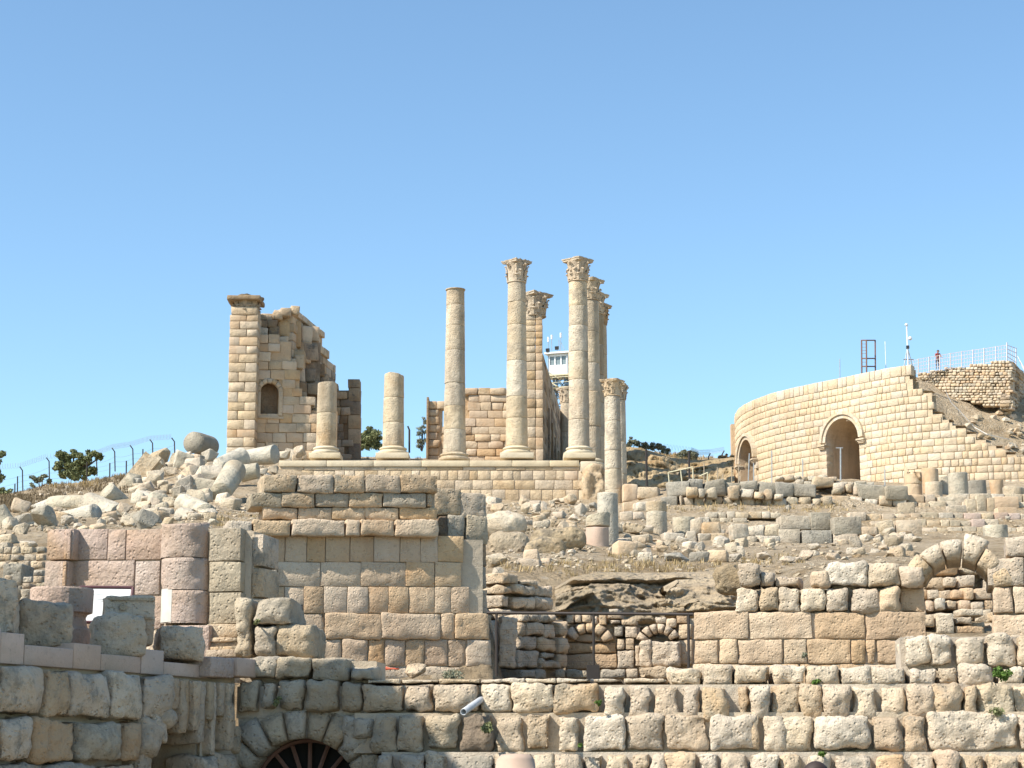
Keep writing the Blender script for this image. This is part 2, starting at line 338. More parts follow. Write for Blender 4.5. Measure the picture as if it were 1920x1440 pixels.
# ---------------------------------------------------------------- ground
def pz(*rows): return [(r[0], r[2] if len(r) == 3 else zat(r[1], r[0])) for r in rows]
TC = [
 (-900, pz((17.5,0,0),(18.2,0,2.4),(25,0,2.5),(26,1130),(45,1015),(80,965),(110,950),(150,945),(180,950))),
 (-10, pz((18.9,0,0),(19.6,0,2.5),(24,0,2.6),(25.5,1135),(45,1015),(60,990),(80,957),(110,940),(150,927),(175,935))),
 (90, pz((19.7,0,0),(20.3,0,2.6),(24.8,0,2.7),(25.8,1100),(45,1010),(60,985),(80,950),(110,925),(150,908),(175,920))),
 (250, pz((21.2,0,0),(21.8,0,2.6),(24.8,0,2.7),(26,1100),(45,1005),(60,988),(80,938),(98,893),(115,893),(150,890),(175,900))),
 (350, pz((22,0,0),(22.5,0,2.6),(24.8,0,2.7),(26,1100),(45,1002),(60,985),(80,935),(98,862),(115,868),(150,878),(175,890))),
 (450, pz((22.6,0,0),(23.2,0,2.5),(29,0,2.5),(30.8,1080),(45,1000),(60,992),(80,945),(100,880),(122,868),(150,868),(175,880))),
 (530, pz((22.6,0,0),(23.2,0,2.5),(29.5,0,2.6),(31,1080),(45,1000),(62,985),(80,950),(100,905),(122,895),(128,866),(150,862),(175,868))),
 (700, pz((22.6,0,0),(23.2,0,2.55),(30,0,2.65),(31,1080),(60,1010),(80,960),(122,940),(128,936),(131,866),(168,857),(180,862))),
 (905, pz((22.6,0,0),(23.2,0,2.55),(30,0,2.6),(31,1150),(36,1120),(45,1090),(60,1020),(80,975),(122,942),(128,938),(131,866),(168,862),(180,868))),
 (960, pz((22.6,0,0),(23.2,0,2.5),(39,0,2.6),(41,1120),(45,1070),(60,1025),(80,975),(122,942),(128,938),(131,866),(168,862),(180,868))),
 (1050, pz((22.6,0,0),(23.2,0,2.5),(40.5,0,2.6),(42,1160),(44.5,1080),(48,1052),(62,1028),(80,985),(122,942),(128,938),(131,866),(168,862),(180,868))),
 (1140, pz((22.6,0,0),(23.2,0,2.5),(40.5,0,2.6),(42,1160),(44.5,1085),(48,1062),(66,1028),(80,1000),(95,965),(112,956),(124,935),(134,915),(141,850),(165,842),(190,860))),
 (1300, pz((22.6,0,0),(23.2,0,2.5),(40.5,0,2.6),(42,1160),(44.5,1090),(48,1065),(60,1045),(78,1021),(84,1018),(90,990),(99,952),(104,950),(110,922),(134,912),(141,865),(160,855),(190,870))),
 (1368, pz((22.6,0,0),(23.2,0,2.5),(31,0,2.7),(42,1140),(45,1070),(60,1045),(78,1021),(84,1018),(90,990),(99,955),(104,950),(110,918),(136,908),(142,872),(160,860),(190,880))),
 (1378, pz((22.6,0,0),(23.2,0,2.5),(31,0,2.7),(42,1135),(45,1068),(60,1045),(78,1021),(84,1018),(90,990),(99,955),(104,950),(110,915),(140,908),(162,908),(175,885),(190,880))),
 (1600, pz((22.6,0,0),(23.2,0,2.5),(30,0,2.7),(31,1075),(45,1048),(60,1035),(78,1021),(84,1019),(91,1006),(95,966),(99,958),(104,953),(109,905),(145,900),(160,900),(170,870),(190,850))),
 (1690, pz((22.6,0,0),(23.2,0,2.7),(31,0,2.9),(34,1180),(37,1130),(42,1062),(45,1040),(60,1022),(84,1005),(91,1004),(95,966),(100,961),(104,960),(108.5,932),(112,926),(138,906),(160,900),(170,860),(190,800))),
 (1850, pz((22.6,0,0),(23.2,0,2.7),(31,0,2.9),(34,1180),(37,1130),(42,1062),(60,1018),(84,1006),(91,1005),(95,968),(100,963),(104,961),(108.5,934),(112,928),(136,905),(158,880),(190,780))),
 (2800, pz((22.6,0,0),(23.2,0,2.7),(31,0,2.9),(34,1180),(37,1130),(42,1062),(60,1018),(84,1006),(91,1005),(95,968),(100,963),(104,961),(108.5,934),(112,928),(136,905),(158,880),(190,780))),
]
DS = np.concatenate([np.array([2, 8, 14, 17, 18]), np.arange(18.5, 32, .3), np.arange(32, 50, .33), np.arange(50, 145, .9), np.arange(145, 200, 2.5), np.array([215, 240, 280, 400, 700, 1500])])
def col_prof(rows): 
    d = [0.]+[r[0] for r in rows]+[260., 1600.]; z = [0.]+[r[1] for r in rows]+[rows[-1][1]+1, -60.]
    return np.interp(DS, d, z)
TZ = np.array([col_prof(r) for _, r in TC]); TX = np.array([c for c, _ in TC], float)
def terr(x, y, relief=True):
    x = np.atleast_1d(np.asarray(x, float)); y = np.atleast_1d(np.asarray(y, float))
    u = 960+F*x/(np.maximum(y, 1)*.985+.4)
    u = np.clip(u, TX[0], TX[-1]); i = np.clip(np.searchsorted(TX, u)-1, 0, len(TX)-2); f = (u-TX[i])/(TX[i+1]-TX[i]); f = f*f*(3-2*f)
    j = np.clip(np.searchsorted(DS, y)-1, 0, len(DS)-2); g = np.clip((y-DS[j])/(DS[j+1]-DS[j]), 0, 1)
    z = (TZ[i,j]*(1-g)+TZ[i,j+1]*g)*(1-f)+(TZ[i+1,j]*(1-g)+TZ[i+1,j+1]*g)*f
    if relief:
        a = np.clip((y-32)/14, 0, 1)*np.clip((300-y)/60, .2, 1)
        p = np.stack([x*.45, y*.35, 0*x], 1)
        z = z+a*(.16*fbm(p, 4)+.10*np.clip(fbm(p*3.3+9, 3), -.2, 1))
    return z
def ground_hit(px, py, d0=30, d1=175):
    r = ray(px, py); D = np.arange(d0, d1, .25); t = D/r.y
    z = CZ+t*r.z; zt = terr(t*r.x, D); k = np.nonzero(z < zt)[0]
    return float(D[k[0]]) if len(k) else None
us = np.concatenate([np.array([-9000, -6000, -4000, -2600, -1800]), np.arange(-1200, 3200, 9), np.array([3500, 4200, 5500, 8000, 11000])])
GX, GY = np.meshgrid(us, DS); X_ = (GX-960)/F*(GY*.985+.4); Z_ = terr(X_.ravel(), GY.ravel())
V = np.stack([X_.ravel(), GY.ravel(), Z_], 1); nu = len(us)
Fc = [(j*nu+i, j*nu+i+1, (j+1)*nu+i+1, (j+1)*nu+i) for j in range(len(DS)-1) for i in range(nu-1)]
struct(link_mesh('ground', V.tolist(), Fc, M['ground'], smooth=True))
# ---------------------------------------------------------------- front retaining wall (in front of the whole site, right two thirds)
fw = Wall('retaining_wall', 'long rough front wall of cream and grey boulders across the bottom, with a barred arch', 'wall',
          (440, 22.3), (2000, 21.3), 1300, 0, 'pale', 'rough', .75, .018, .10)
fw.core(444, 2300, 1284, 1345, off=.10, ref=1200)
fw.core(664, 2300, 1336, 1412, off=-.05, ref=1200, d=.7)
fw.core(716, 2300, 1410, 1440, off=-.22, z0=0, ref=1200, d=.9)
# hand measured courses
cA = [(681,757,'front'),(757,812,'front'),(813,898,'front'),(899,962,'pale'),(960,1042,'pale'),(1042,1122,'front')]
for x0, x1, m in cA: fw.block(x0, 1281, x1, 1336, mat=m)
fw.course(1272, 1282, edges(690, 1252, 55, 90), back=.10, mat='pale', style='worn', depth=1.0)
for x0, x1 in ((1130,1173),(1177,1221),(1223,1274),(1276,1312),(1314,1363),(1382,1405),(1406,1443),(1446,1501),(1501,1543),(1542,1596),(1597,1644),(1647,1700),(1701,1749),(1748,1806),(1806,1832),(1829,1903),(1899,1960),(1962,2030)):
    fw.block(x0, 1283+R.random()*3, x1, 1351+R.random()*3, mat=R.choice(('pale','front','front')))
fw.course(1351, 1357, edges(1130, 1900, 70, 100), back=.12, style='worn')
for x0, x1, y0 in ((1252,1316,1252),(1315,1376,1244),(1376,1444,1246),(1444,1511,1246),(1512,1574,1247),(1573,1634,1249),(1631,1700,1249),(1701,1755,1252),(1755,1798,1248),(1800,1864,1246),(1866,1916,1250),(1916,1990,1250)):
    fw.block(x0, y0, x1, 1287, back=.20, mat='pale')
for x0, x1 in ((1693,1749),(1741,1787),(1789,1851),(1852,1905),(1906,1966),(1968,2030)):
    fw.block(x0, 1188+R.random()*5, x1, 1249, back=.36, mat='pale')
fw.core(1690, 2300, 1194, 1284, off=.50, z0=2.2, ref=1800)
rowB = [(640,700,'grey'),(703,744,'grey'),(746,793,'grey'),(799,861,'grey'),(864,926,'dk'),(931,981,'front'),(986,1034,'front'),(1045,1089,'pale'),(1091,1171,'pale'),(1172,1246,'front'),(1247,1330,'front'),(1330,1422,'pale'),(1401,1426,'front'),(1429,1474,'pale'),(1464,1524,'pale'),(1525,1631,'pale'),(1634,1690,'front'),(1692,1738,'front'),(1739,1912,'pale'),(1906,1985,'front')]
for x0, x1, m in rowB:
    fw.block(x0, 1338+R.random()*3, x1, 1408+R.random()*4, back=-.15 if x0 > 700 else 0, mat='dark' if m == 'dk' else m)
rowC = [(706,741,'grey'),(749,799,'grey'),(800,839,'grey'),(842,926,'grey'),(926,998,'front'),(1000,1039,'pale'),(1040,1090,'front'),(1091,1133,'pale'),(1136,1181,'pale'),(1182,1219,'front'),(1220,1246,'front'),(1247,1310,'gold'),(1311,1352,'front'),(1353,1402,'front'),(1408,1460,'pale'),(1461,1504,'front'),(1513,1562,'pale'),(1563,1638,'front'),(1640,1700,'gold'),(1711,1754,'pale'),(1755,1798,'gold'),(1799,1850,'front'),(1852,1912,'front'),(1913,1990,'front')]
for x0, x1, m in rowC: fw.block(x0, 1411+R.random()*3, x1, 1482, back=-.34, mat=m)
fw.course(1484, 1560, edges(668, 2050, 50, 90), back=-.38, style='worn')
fw.course(1560, 1675, edges(668, 2050, 60, 110), back=-.40, style='worn')
# shaded left end with the barred arch
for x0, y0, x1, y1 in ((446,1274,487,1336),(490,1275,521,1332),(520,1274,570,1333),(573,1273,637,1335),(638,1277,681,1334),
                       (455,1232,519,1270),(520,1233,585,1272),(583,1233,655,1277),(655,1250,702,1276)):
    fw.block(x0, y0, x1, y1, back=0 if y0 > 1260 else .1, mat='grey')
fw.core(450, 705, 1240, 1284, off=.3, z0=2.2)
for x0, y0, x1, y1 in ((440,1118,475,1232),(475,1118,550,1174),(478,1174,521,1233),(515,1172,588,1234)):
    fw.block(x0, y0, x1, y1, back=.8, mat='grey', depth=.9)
def arch_stones(wl, cx, cy, r0, r1, a0, a1, n, mat, back=0, depth=.6, style='rough', name='arch_stone', irr=.05):
    """wedge stones of an arch; pixel centre and radii turned into metres on the wall plane"""
    s, z = wl.loc(cx, cy, back); k = abs(wl.loc(cx+50, cy, back)[0]-s)/50
    out = []
    for i in range(n):
        t0 = math.radians(a0+(a1-a0)*i/n); t1 = math.radians(a0+(a1-a0)*(i+1)/n); tm = (t0+t1)/2
        ro = r1*k*(1+R.uniform(-irr, irr)*1.5); ri = r0*k; g = .012
        seg = 5; V = []; Fc = []
        for jy in (0, depth*.5, depth):
            for jr in range(4):
                rr = ri+(ro-ri)*jr/3
                for q in range(seg+1):
                    t = t0+(t1-t0)*q/seg; e = g if q == 0 else -g if q == seg else 0
                    t += e/rr*(1 if a1 > a0 else -1)
                    V.append((rr*math.cos(t), jy, rr*math.sin(t)))
        A_ = np.array(V); cen = A_.mean(0)
        bev = .03 if style == 'rough' else .01
        edge = np.array([(1 if (i//((seg+1)*4)) in (0,) else 0) for i in range(len(V))])
        for idx in range(len(V)):
            lay = idx//((seg+1)*4); jr = (idx % ((seg+1)*4))//(seg+1); q = idx % (seg+1)
            bd = (jr in (0, 3))+(q in (0, seg))
            if lay == 0: A_[idx,1] += bev*bd if bd else -bev*.6
        amp = .05 if style == 'rough' else .012
        nz = fbm(A_*2.4+i*5+cx, 3); A_[:,1] += nz*amp; A_[:,0] += nz*amp*.3
        n1 = seg+1
        I = lambda l, r_, q: l*n1*4+r_*n1+q
        for r_ in range(3):
            for q in range(seg): Fc += [(I(0,r_,q),I(0,r_,q+1),I(0,r_+1,q+1),I(0,r_+1,q)), (I(2,r_,q),I(2,r_+1,q),I(2,r_+1,q+1),I(2,r_,q+1))]
        for l in range(2):
            for q in range(seg): Fc += [(I(l,0,q),I(l+1,0,q),I(l+1,0,q+1),I(l,0,q+1)), (I(l,3,q),I(l,3,q+1),I(l+1,3,q+1),I(l+1,3,q))]
            for r_ in range(3): Fc += [(I(l,r_,0),I(l,r_+1,0),I(l+1,r_+1,0),I(l+1,r_,0)), (I(l,r_,seg),I(l+1,r_,seg),I(l+1,r_+1,seg),I(l,r_+1,seg))]
        c = A_.mean(0); A_ -= c
        o = link_mesh(name, A_.tolist(), Fc, M[mat], wl.root, (s+c[0], back+c[1]-R.random()*.03, z+c[2]), smooth=True)
        bm = bmesh.new(); bm.from_mesh(o.data); bmesh.ops.recalc_face_normals(bm, faces=bm.faces); bm.to_mesh(o.data); bm.free()
        out.append(o)
    return out, (s, z, k)
_, (as_, az_, ak) = arch_stones(fw, 562, 1496, 108, 160, 172, 18, 9, 'grey', depth=.75)
# plastered infill over the arch ring and the spandrels
mb = MB(); V = []; Fc = []; N = 30
for i in range(N+1):
    t = math.radians(180-180*i/N); ri = 110*ak
    x, z = ri*math.cos(t), ri*math.sin(t); xo = -128*ak+256*ak*i/N
    V += [(as_+x, .12, az_+z), (as_+xo, .12, az_+172*ak), (as_+x, .75, az_+z)]
for i in range(N): Fc += [(3*i, 3*i+3, 3*i+4, 3*i+1), (3*i+3, 3*i, 3*i+2, 3*i+5)]
link_mesh('core', V, Fc, M['mortar'], fw.root)
mb = MB(); mb.box((as_-119*ak, .45, az_/2-.1), (18*ak, .6, az_)); mb.box((as_+119*ak, .45, az_/2-.1), (18*ak, .6, az_)); mb.build('core', M['mortar'], fw.root)
for x0, y0, x1, y1 in ((690,1385,742,1408),(668,1350,702,1382)): fw.block(x0, y0, x1, y1, mat='grey')
for k in range(6):
    fw.stone(as_-160*ak, as_-112*ak, .33*k, .33*k+.32, mat='front'); fw.stone(as_+112*ak, as_+150*ak, .33*k, .33*k+.32, mat='grey')
# barred gate in the arch
gp = fw.root.matrix_basis @ Vector((as_, .62, 0)) if False else Vector((0,0,0))
gx = fw.A+fw.u*as_+fw.n*.5
gt = thing('barred_gate', 'dark arched gate with rusty radiating bars inside the low arch of the front wall', 'gate', (gx.x, gx.y, 0), fw.yaw)
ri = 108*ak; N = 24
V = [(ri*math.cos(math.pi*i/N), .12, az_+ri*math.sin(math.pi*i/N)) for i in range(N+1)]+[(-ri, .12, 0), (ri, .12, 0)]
link_mesh('painted_dark_sheet', V, [tuple(range(N+3))], M['black'], gt)  # flat black sheet painted in for the darkness of the room behind
for i in range(9):
    t = math.pi*(i+.5)/9; MB().tube((0,.02,az_), (ri*math.cos(t), .02, az_+ri*math.sin(t)), .028, 6).build('bar', M['rust'], gt)
mb = MB()
for i in range(N): mb.tube((ri*.98*math.cos(math.pi*i/N), .0, az_+ri*.98*math.sin(math.pi*i/N)), (ri*.98*math.cos(math.pi*(i+1)/N), .0, az_+ri*.98*math.sin(math.pi*(i+1)/N)), .035)
mb.build('frame', M['rust'], gt)
for i in range(-4, 5): MB().tube((i*ri/4.6, .02, 0), (i*ri/4.6, .02, az_), .022, 6).build('bar', M['rust'], gt)
# drain pipe
a, b = P(903, 1311, 22.0), P(869, 1335, 21.25)
d = (b-a).normalized(); u = d.orthogonal().normalized(); v = d.cross(u); V = []; n = 18; ro, rin = .038, .031
for p, r_ in ((a, ro), (b, ro), (b, rin), (a+d*.1, rin)): V += [p+(u*math.cos(2*math.pi*k/n)+v*math.sin(2*math.pi*k/n))*r_ for k in range(n)]
V = [q-a for q in V]
Fc = [(j*n+k, j*n+(k+1)%n, (j+1)*n+(k+1)%n, (j+1)*n+k) for j in range(3) for k in range(n)]+[tuple(range(3*n+n-1, 3*n-1, -1))]
tag(link_mesh('drain_pipe', V, Fc, M['pipe'], None, a, smooth=True), 'grey plastic drain pipe poking out between boulders of the front wall', 'pipe')

# ---------------------------------------------------------------- left fountain building: lower wall receding from the left edge
lw = Wall('fountain_wall', 'large weathered brown block wall at the lower left corner, below the stepped pink ledge', 'wall', (0, 18.0), (430, 21.9), 1250, 0, 'front', 'rough', .8, .02, .04)
zt = lambda px: 0
# courses are level; heights in metres above the path
zA, zB, zC, zD = lw.loc(0, 1243)[1], lw.loc(0, 1342)[1], lw.loc(0, 1398+30)[1], 0
def lrow(wl, z0, z1, eds, ymid, **k):
    for (a, b, m) in eds: wl.stone(wl.loc(a, ymid)[0], wl.loc(b, ymid)[0], z0, z1-R.random()*.02, mat=m, **k)
lrow(lw, zB, zA, [(-70,-2,'front'),(0,82,'front'),(84,128,'front'),(128,206,'front'),(208,267,'pale'),(268,322,'front')], 1295)
lrow(lw, zC, zB-.01, [(-60,-2,'orange'),(0,58,'front'),(60,140,'orange'),(142,226,'grey'),(228,262,'orange')], 1385)
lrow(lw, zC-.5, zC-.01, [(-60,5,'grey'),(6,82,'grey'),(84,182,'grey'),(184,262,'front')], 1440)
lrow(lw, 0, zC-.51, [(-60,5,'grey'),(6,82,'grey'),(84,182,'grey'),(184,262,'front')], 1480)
lw.core(-80, 440, 1250, 1300, off=.2, z0=zB-.1, ref=0)
lw.core(-80, 285, 1350, 1440, off=.2, z0=0, ref=0); lw.core(375, 440, 1350, 1440, off=.12, z0=0, ref=0)
# sagging springer stones of the broken arch, thin upright fins
for x0, x1, y1, b_ in ((318,331,1330,.0),(331,344,1375,-.02),(344,357,1366,.03),(357,372,1372,-.02),(372,386,1395,.02),(386,398,1350,-.03),(398,408,1418,.02),(408,420,1344,-.02),(420,433,1406,-.04),(433,442,1330,.05)):
    s0, s1 = lw.loc(x0, 1300)[0], lw.loc(x1, 1300)[0]; z1 = lw.loc(x0, y1)[1]
    lw.stone(s0, s1, z1, zA-.02-R.random()*.02, mat='front', style='worn', back=b_, depth=.6, gap=.01, name='springer')
for x0, x1, y0, y1, rt in ((262,296,1345,1420,.12),(280,312,1342,1390,.3),(258,284,1400,1470,.2),(296,322,1330,1362,.2),(376,402,1418,1480,0),(400,440,1408,1480,0)):
    lw.block(x0, y0, x1, y1, mat='front', rot=rt, depth=.5)
s0, s1 = lw.loc(285, 1400)[0], lw.loc(378, 1400)[0]
nb = MB(); 
for k in range(4): nb.box(((s0+s1)/2, .95-.02*k, .25+.46*k), (s1-s0+.3, .3, .44))
nb.build('niche_back', M['orange'], lw.root); MB().box(((s0+s1)/2, .5, lw.loc(330, 1366)[1]+.12), (s1-s0+.2, .9, .2)).build('niche_roof', M['front'], lw.root)
# stepped pink ledge above (new cut blocks)
for x0, x1, y0, m in ((-60,0,1172,'pinkcut'),(0,45,1184,'pinkcut'),(46,138,1210,'pinkcut'),(138,190,1205,'pinkcut'),(190,265,1226,'pinkcut'),(266,308,1216,'pinkcut'),(308,375,1241,'pinkcut'),(375,390,1231,'pinkcut')):
    s0, s1 = lw.loc(x0, 1225, .12)[0], lw.loc(x1, 1225, .12)[0]
    lw.stone(s0, s1, zA+.004, lw.loc((x0+x1)/2, y0+2, .12)[1], mat=m, style='cut', back=.12, depth=.7, gap=.004, proud=.004, name='ledge_block')
lw.stone(lw.loc(390, 1250, 0)[0], lw.loc(436, 1250, 0)[0], zA+.005, lw.loc(412, 1231)[1], mat='pink', style='ashlar', back=-.03, name='ledge_block')
lw.stone(lw.loc(436, 1250, 0)[0], lw.loc(472, 1250, 0)[0], zA+.03, lw.loc(455, 1233)[1], mat='pinkcut', style='ashlar', back=-.04, name='ledge_block')
# loose grey blocks standing on the ledge
def free_block(x0, y0, x1, y1, D, mat, label, depth=.6, style='worn', yaw=0, roll=0, pitch=0, cat='stone block', name='stone_block', group=None, sink=0):
    A, B = P(x0, (y0+y1)/2, D), P(x1, (y0+y1)/2, D); z1, z0 = zat(y0, D), zat(y1, D)-sink
    me, sc_ = stone_mesh(B.x-A.x, z1-z0, depth, style, M[mat])
    o = put(name, me, None, ((A.x+B.x)/2, D+depth/2, (z0+z1)/2), (pitch, roll, yaw), sc_); return tag(o, label, cat, group)
LY = lw.yaw
free_block(20, 1128, 122, 1213, 19.3, 'front', 'largest rough grey block on the pink ledge, nearest the left edge', .6, 'rough', .25)
free_block(166, 1155, 256, 1228, 20.3, 'front', 'rough grey cube on the pink ledge below the white information panel', .6, 'rough', .3)
free_block(282, 1171, 370, 1240, 21.2, 'front', 'grey block at the right end of the stepped pink ledge, under the half column', .6, 'rough', .3)
free_block(-30, 1085, 18, 1190, 18.6, 'front', 'brown block cut by the left edge of the picture, on the ledge', .6, 'rough', .2)
cb = thing('carved_block', 'small carved block with a moulded face, sitting on the grey cube beside the information panel', 'carved stone', P(238, 1208, 21.2), .3)
link = stone_geo(.56, .26, .4, 'worn', 901); link_mesh('block', link[0].tolist(), link[1], M['front'], cb, (0,0,.40), smooth=True)
link = stone_geo(.34, .30, .34, 'worn', 902); link_mesh('foot', link[0].tolist(), link[1], M['orange'], cb, (.10,0,.14), smooth=True)
MB().box((.02,-.21,.49), (.5,.05,.03)).build('moulding', M['front'], cb); MB().box((.03,-.20,.31), (.42,.05,.04)).build('moulding', M['front'], cb); MB().lathe([(.001,0),(.04,0),(.04,.03),(.001,.04)], 12).build('boss', M['front'], cb, (-.08,-.21,.40), (math.pi/2,0,0))
# pink round pedestal
pd = P(112, 1205, 21.6)
mb = MB(); mb.lathe([(.34,0),(.34,.16),(.30,.2),(.28,.3),(.30,.34),(.355,.36),(.36,.62),(.35,.64),(0.02,.64)], 28)
tag(mb.build('pedestal', M['pink'], None, (pd.x, pd.y, pd.z-.02), smooth=False), 'pink round pedestal behind the big grey block on the left ledge', 'pedestal')
# information panel
ip = thing('information_panel', 'white tilted information panel in a maroon frame, standing behind the blocks on the ledge', 'sign', (P(193, 1200, 22.6).x, 22.6, 2.6), .12)
tl = math.radians(32); Mx = Matrix.Rotation(-math.radians(90)+tl, 3, 'X') @ Matrix.Identity(3)
W_, H_ = .62, .55; ct, st_ = math.cos(math.radians(55)), math.sin(math.radians(55))
def pnl(x, t, off=0): return (x, -H_/2*ct+t*ct-off*st_, .98+t*st_+off*(-ct)*-1*0)
zb = zat(1167, 22.6)-2.6; zt_ = zat(1101, 22.6)-2.6; dy = .34
def q4(x0, x1, t0, t1, lift): 
    f = lambda x, t: (x, -dy/2+dy*t-lift, zb+(zt_-zb)*t)
    return [f(x0,t0), f(x1,t0), f(x1,t1), f(x0,t1)]
mb = MB(); a_ = q4(-.30,.30,0,1,0); b_ = [(x, y+.03, z-.01) for x, y, z in a_]; mb.add(a_+b_, [(0,1,2,3),(7,6,5,4),(0,4,5,1),(1,5,6,2),(2,6,7,3),(3,7,4,0)]); mb.build('panel', M['signface'], ip)
mb = MB(); cs = q4(-.315,.315,-.03,1.03,.005)
for k in range(4): mb.tube(cs[k], cs[(k+1)%4], .02, 8)
mb.build('frame', M['signframe'], ip)
for sx in (-.24, .24): MB().tube((sx, .02, 0), (sx, .02, zb+.05), .022, 8).build('leg', M['signframe'], ip)
for (t, x0, x1) in ((.80,-.2,-.02),(.66,-.10,.12),(.60,-.06,.02)):
    mb = MB(); mb.add(q4(x0, x1, t, t+.012, .004), [(0,1,2,3)]); mb.build('print_line', M['steel'], ip)
# ---------------------------------------------------------------- pink niche wall with half column
nw = Wall('niche_wall', 'pink stone wall panel with edge pilaster and rounded half column, above the left ledge', 'wall', (84, 24.6), (495, 23.9), 1100, 2.4, 'pink', 'tight', .55, .007, .01)
Z = lambda y, x=250: nw.loc(x, y)[1]
nw.gap = .008
nw.core(90, 470, 1000, 1240, off=.035, d=.35, z0=0)
def nrow(y0, y1, lst, **k):
    for x0, x1, m in lst: nw.block(x0, y0, x1, y1, mat=m, **k)
nrow(992, 1050, [(138,202,'pink'),(202,236,'pink'),(236,305,'pink')])
nrow(1051, 1116, [(128,252,'pink'),(253,300,'pink')])
nrow(1117, 1180, [(110,200,'pink'),(201,248,'pink'),(249,302,'pink')])
nrow(1181, 1245, [(95,170,'pink'),(171,240,'pink'),(241,302,'front')])
for y0, y1, x0, x1 in ((992,1050,87,138),(1051,1116,83,128),(1117,1180,78,124)):      # edge pilaster with two raised fillets
    nw.block(x0, y0, x1, y1, mat='pink', back=-.16, depth=.5, name='pilaster_block'); 
    for q in (.70, .80): nw.block(x0+(x1-x0)*q, y0+1, x0+(x1-x0)*(q+.055), y1-1, mat='pink', back=-.185, depth=.05, style='cut', name='fillet')
for (y0, y1, m) in ((985,1050,'pink'),(1051,1110,'pink'),(1111,1172,'pink')):        # half column
    s0, s1 = nw.loc(305, (y0+y1)/2)[0], nw.loc(390, (y0+y1)/2)[0]; rr = (s1-s0)/2; z0, z1 = Z(y1), Z(y0)
    n = 16; V = []; Fc = []; nl = 7
    for j in range(nl+1):
        for i in range(n+1):
            t = math.pi+math.pi*i/n; V.append((rr*math.cos(t)*1.0, rr*.85*math.sin(t), (z1-z0-.003)*j/nl))
    A_ = np.array(V); nz = fbm(A_*4+y0, 4); cut = np.clip(nz-.15, 0, 1)*.16
    A_[:,1] += cut*1.0+nz*.012
    A_[:,2] += (A_[:,2] > (z1-z0)*.93)*(nz*.05-.01)*(1 if y0 == 985 else .1)
    for j in range(nl):
        for i in range(n): q = j*(n+1)+i; Fc.append((q, q+1, q+n+2, q+n+1))
    Fc.append(tuple(nl*(n+1)+i for i in range(n+1)))
    link_mesh('half_column_drum', A_.tolist(), Fc, M[m], nw.root, ((s0+s1)/2, .0, z0), smooth=True)
s0, s1 = nw.loc(302, 1140)[0], nw.loc(338, 1140)[0]
mb = MB(); n = 8; V = []; Fc = []
for j in (0, 1):
    for i in range(n+1):
        t = math.pi+math.pi*.42*i/n; V.append((rr*1.012*math.cos(t), rr*.862*math.sin(t), (Z(1108)-Z(1170))*j))
for i in range(n): Fc.append((i, i+1, n+2+i, n+1+i))
link_mesh('plaster_repair', V, Fc, M['plaster'], nw.root, ((nw.loc(305,1140)[0]+nw.loc(390,1140)[0])/2, 0, Z(1170)), smooth=True)
nw.block(300, 1172, 392, 1240, mat='pink', back=-.25, depth=.6, name='column_base')
for (y0, y1) in ((990,1052),(1053,1110),(1111,1170)):
    nw.block(392, y0, 452, y1, mat='grey', back=-.12, depth=.6, name='pilaster_block')
    nw.block(453, y0+12, 494, y1+10, mat='front', back=.1, depth=.6)
for (y0, y1, o, m) in ((1170,1196,-.14,'pink'),(1196,1203,-.20,'pink'),(1203,1213,-.17,'pink'),(1213,1218,-.23,'pink'),(1218,1232,-.26,'pink')):
    nw.block(390-int(-o*20), y0, 445, y1, mat='front', back=o, depth=.6, gap=.002, name='pilaster_base')
# ---------------------------------------------------------------- the big golden ashlar wall
bw = Wall('ashlar_wall', 'tall golden ashlar wall of neat courses in the centre left, topped by worn overhanging slabs', 'wall', (427, 29.4), (915, 30.4), 1100, 2.4, 'gold', 'tight', .7, .007, .014)
bw.core(440, 905, 1006, 1240, off=.04, d=.8, z0=0); bw.core(500, 815, 900, 1010, off=.15, d=.6, ref=650)
def crs(y0, y1, eds, mats, **k):
    for a, b in zip(eds[:-1], eds[1:]): bw.block(a, y0, b, y1, mat=R.choice(mats), **k)
crs(890, 924, [493,556,626,684,751,822], ['front'], style='worn', back=-.04, depth=.9)
crs(924, 951, [470,528,590,655,718,798,812], ['front','front','grey'], style='worn', back=.0)
crs(951, 975, [493,558,622,684,749,820], ['front','orange'], style='worn', back=.03)
crs(974, 1005, [427,473], ['front'], style='worn', back=-.16, depth=.9)
for a, b in ((474,546),(547,648),(649,675),(676,740),(742,822)): bw.block(a, 974, b, 1005, mat='gold', style='worn', back=-.16, depth=.9)
crs(1005, 1054, [448,488,534,575,610,656,701,750,788,821,869], ['gold','gold','orange'])
crs(1054, 1100, [452,487], ['front'], back=.02); bw.block(487,1056,520,1098, mat='pale', back=-.06, style='worn')
crs(1054, 1100, [520,600,677,761,815,865], ['gold','gold','orange'])
crs(1100, 1150, [462,486,500,533,570,607,651,690,728,766,815,846,880], ['gold','gold','orange'])
crs(1150, 1199, [500,560,609,714,826,853,917], ['gold'], style='worn', proud=.05)
crs(1199, 1250, [520,585,640,690,721,760,795,840,874,922], ['gold','orange'], style='worn')
crs(1250, 1275, [560,650,705,775,868,912], ['gold','front'], style='worn')
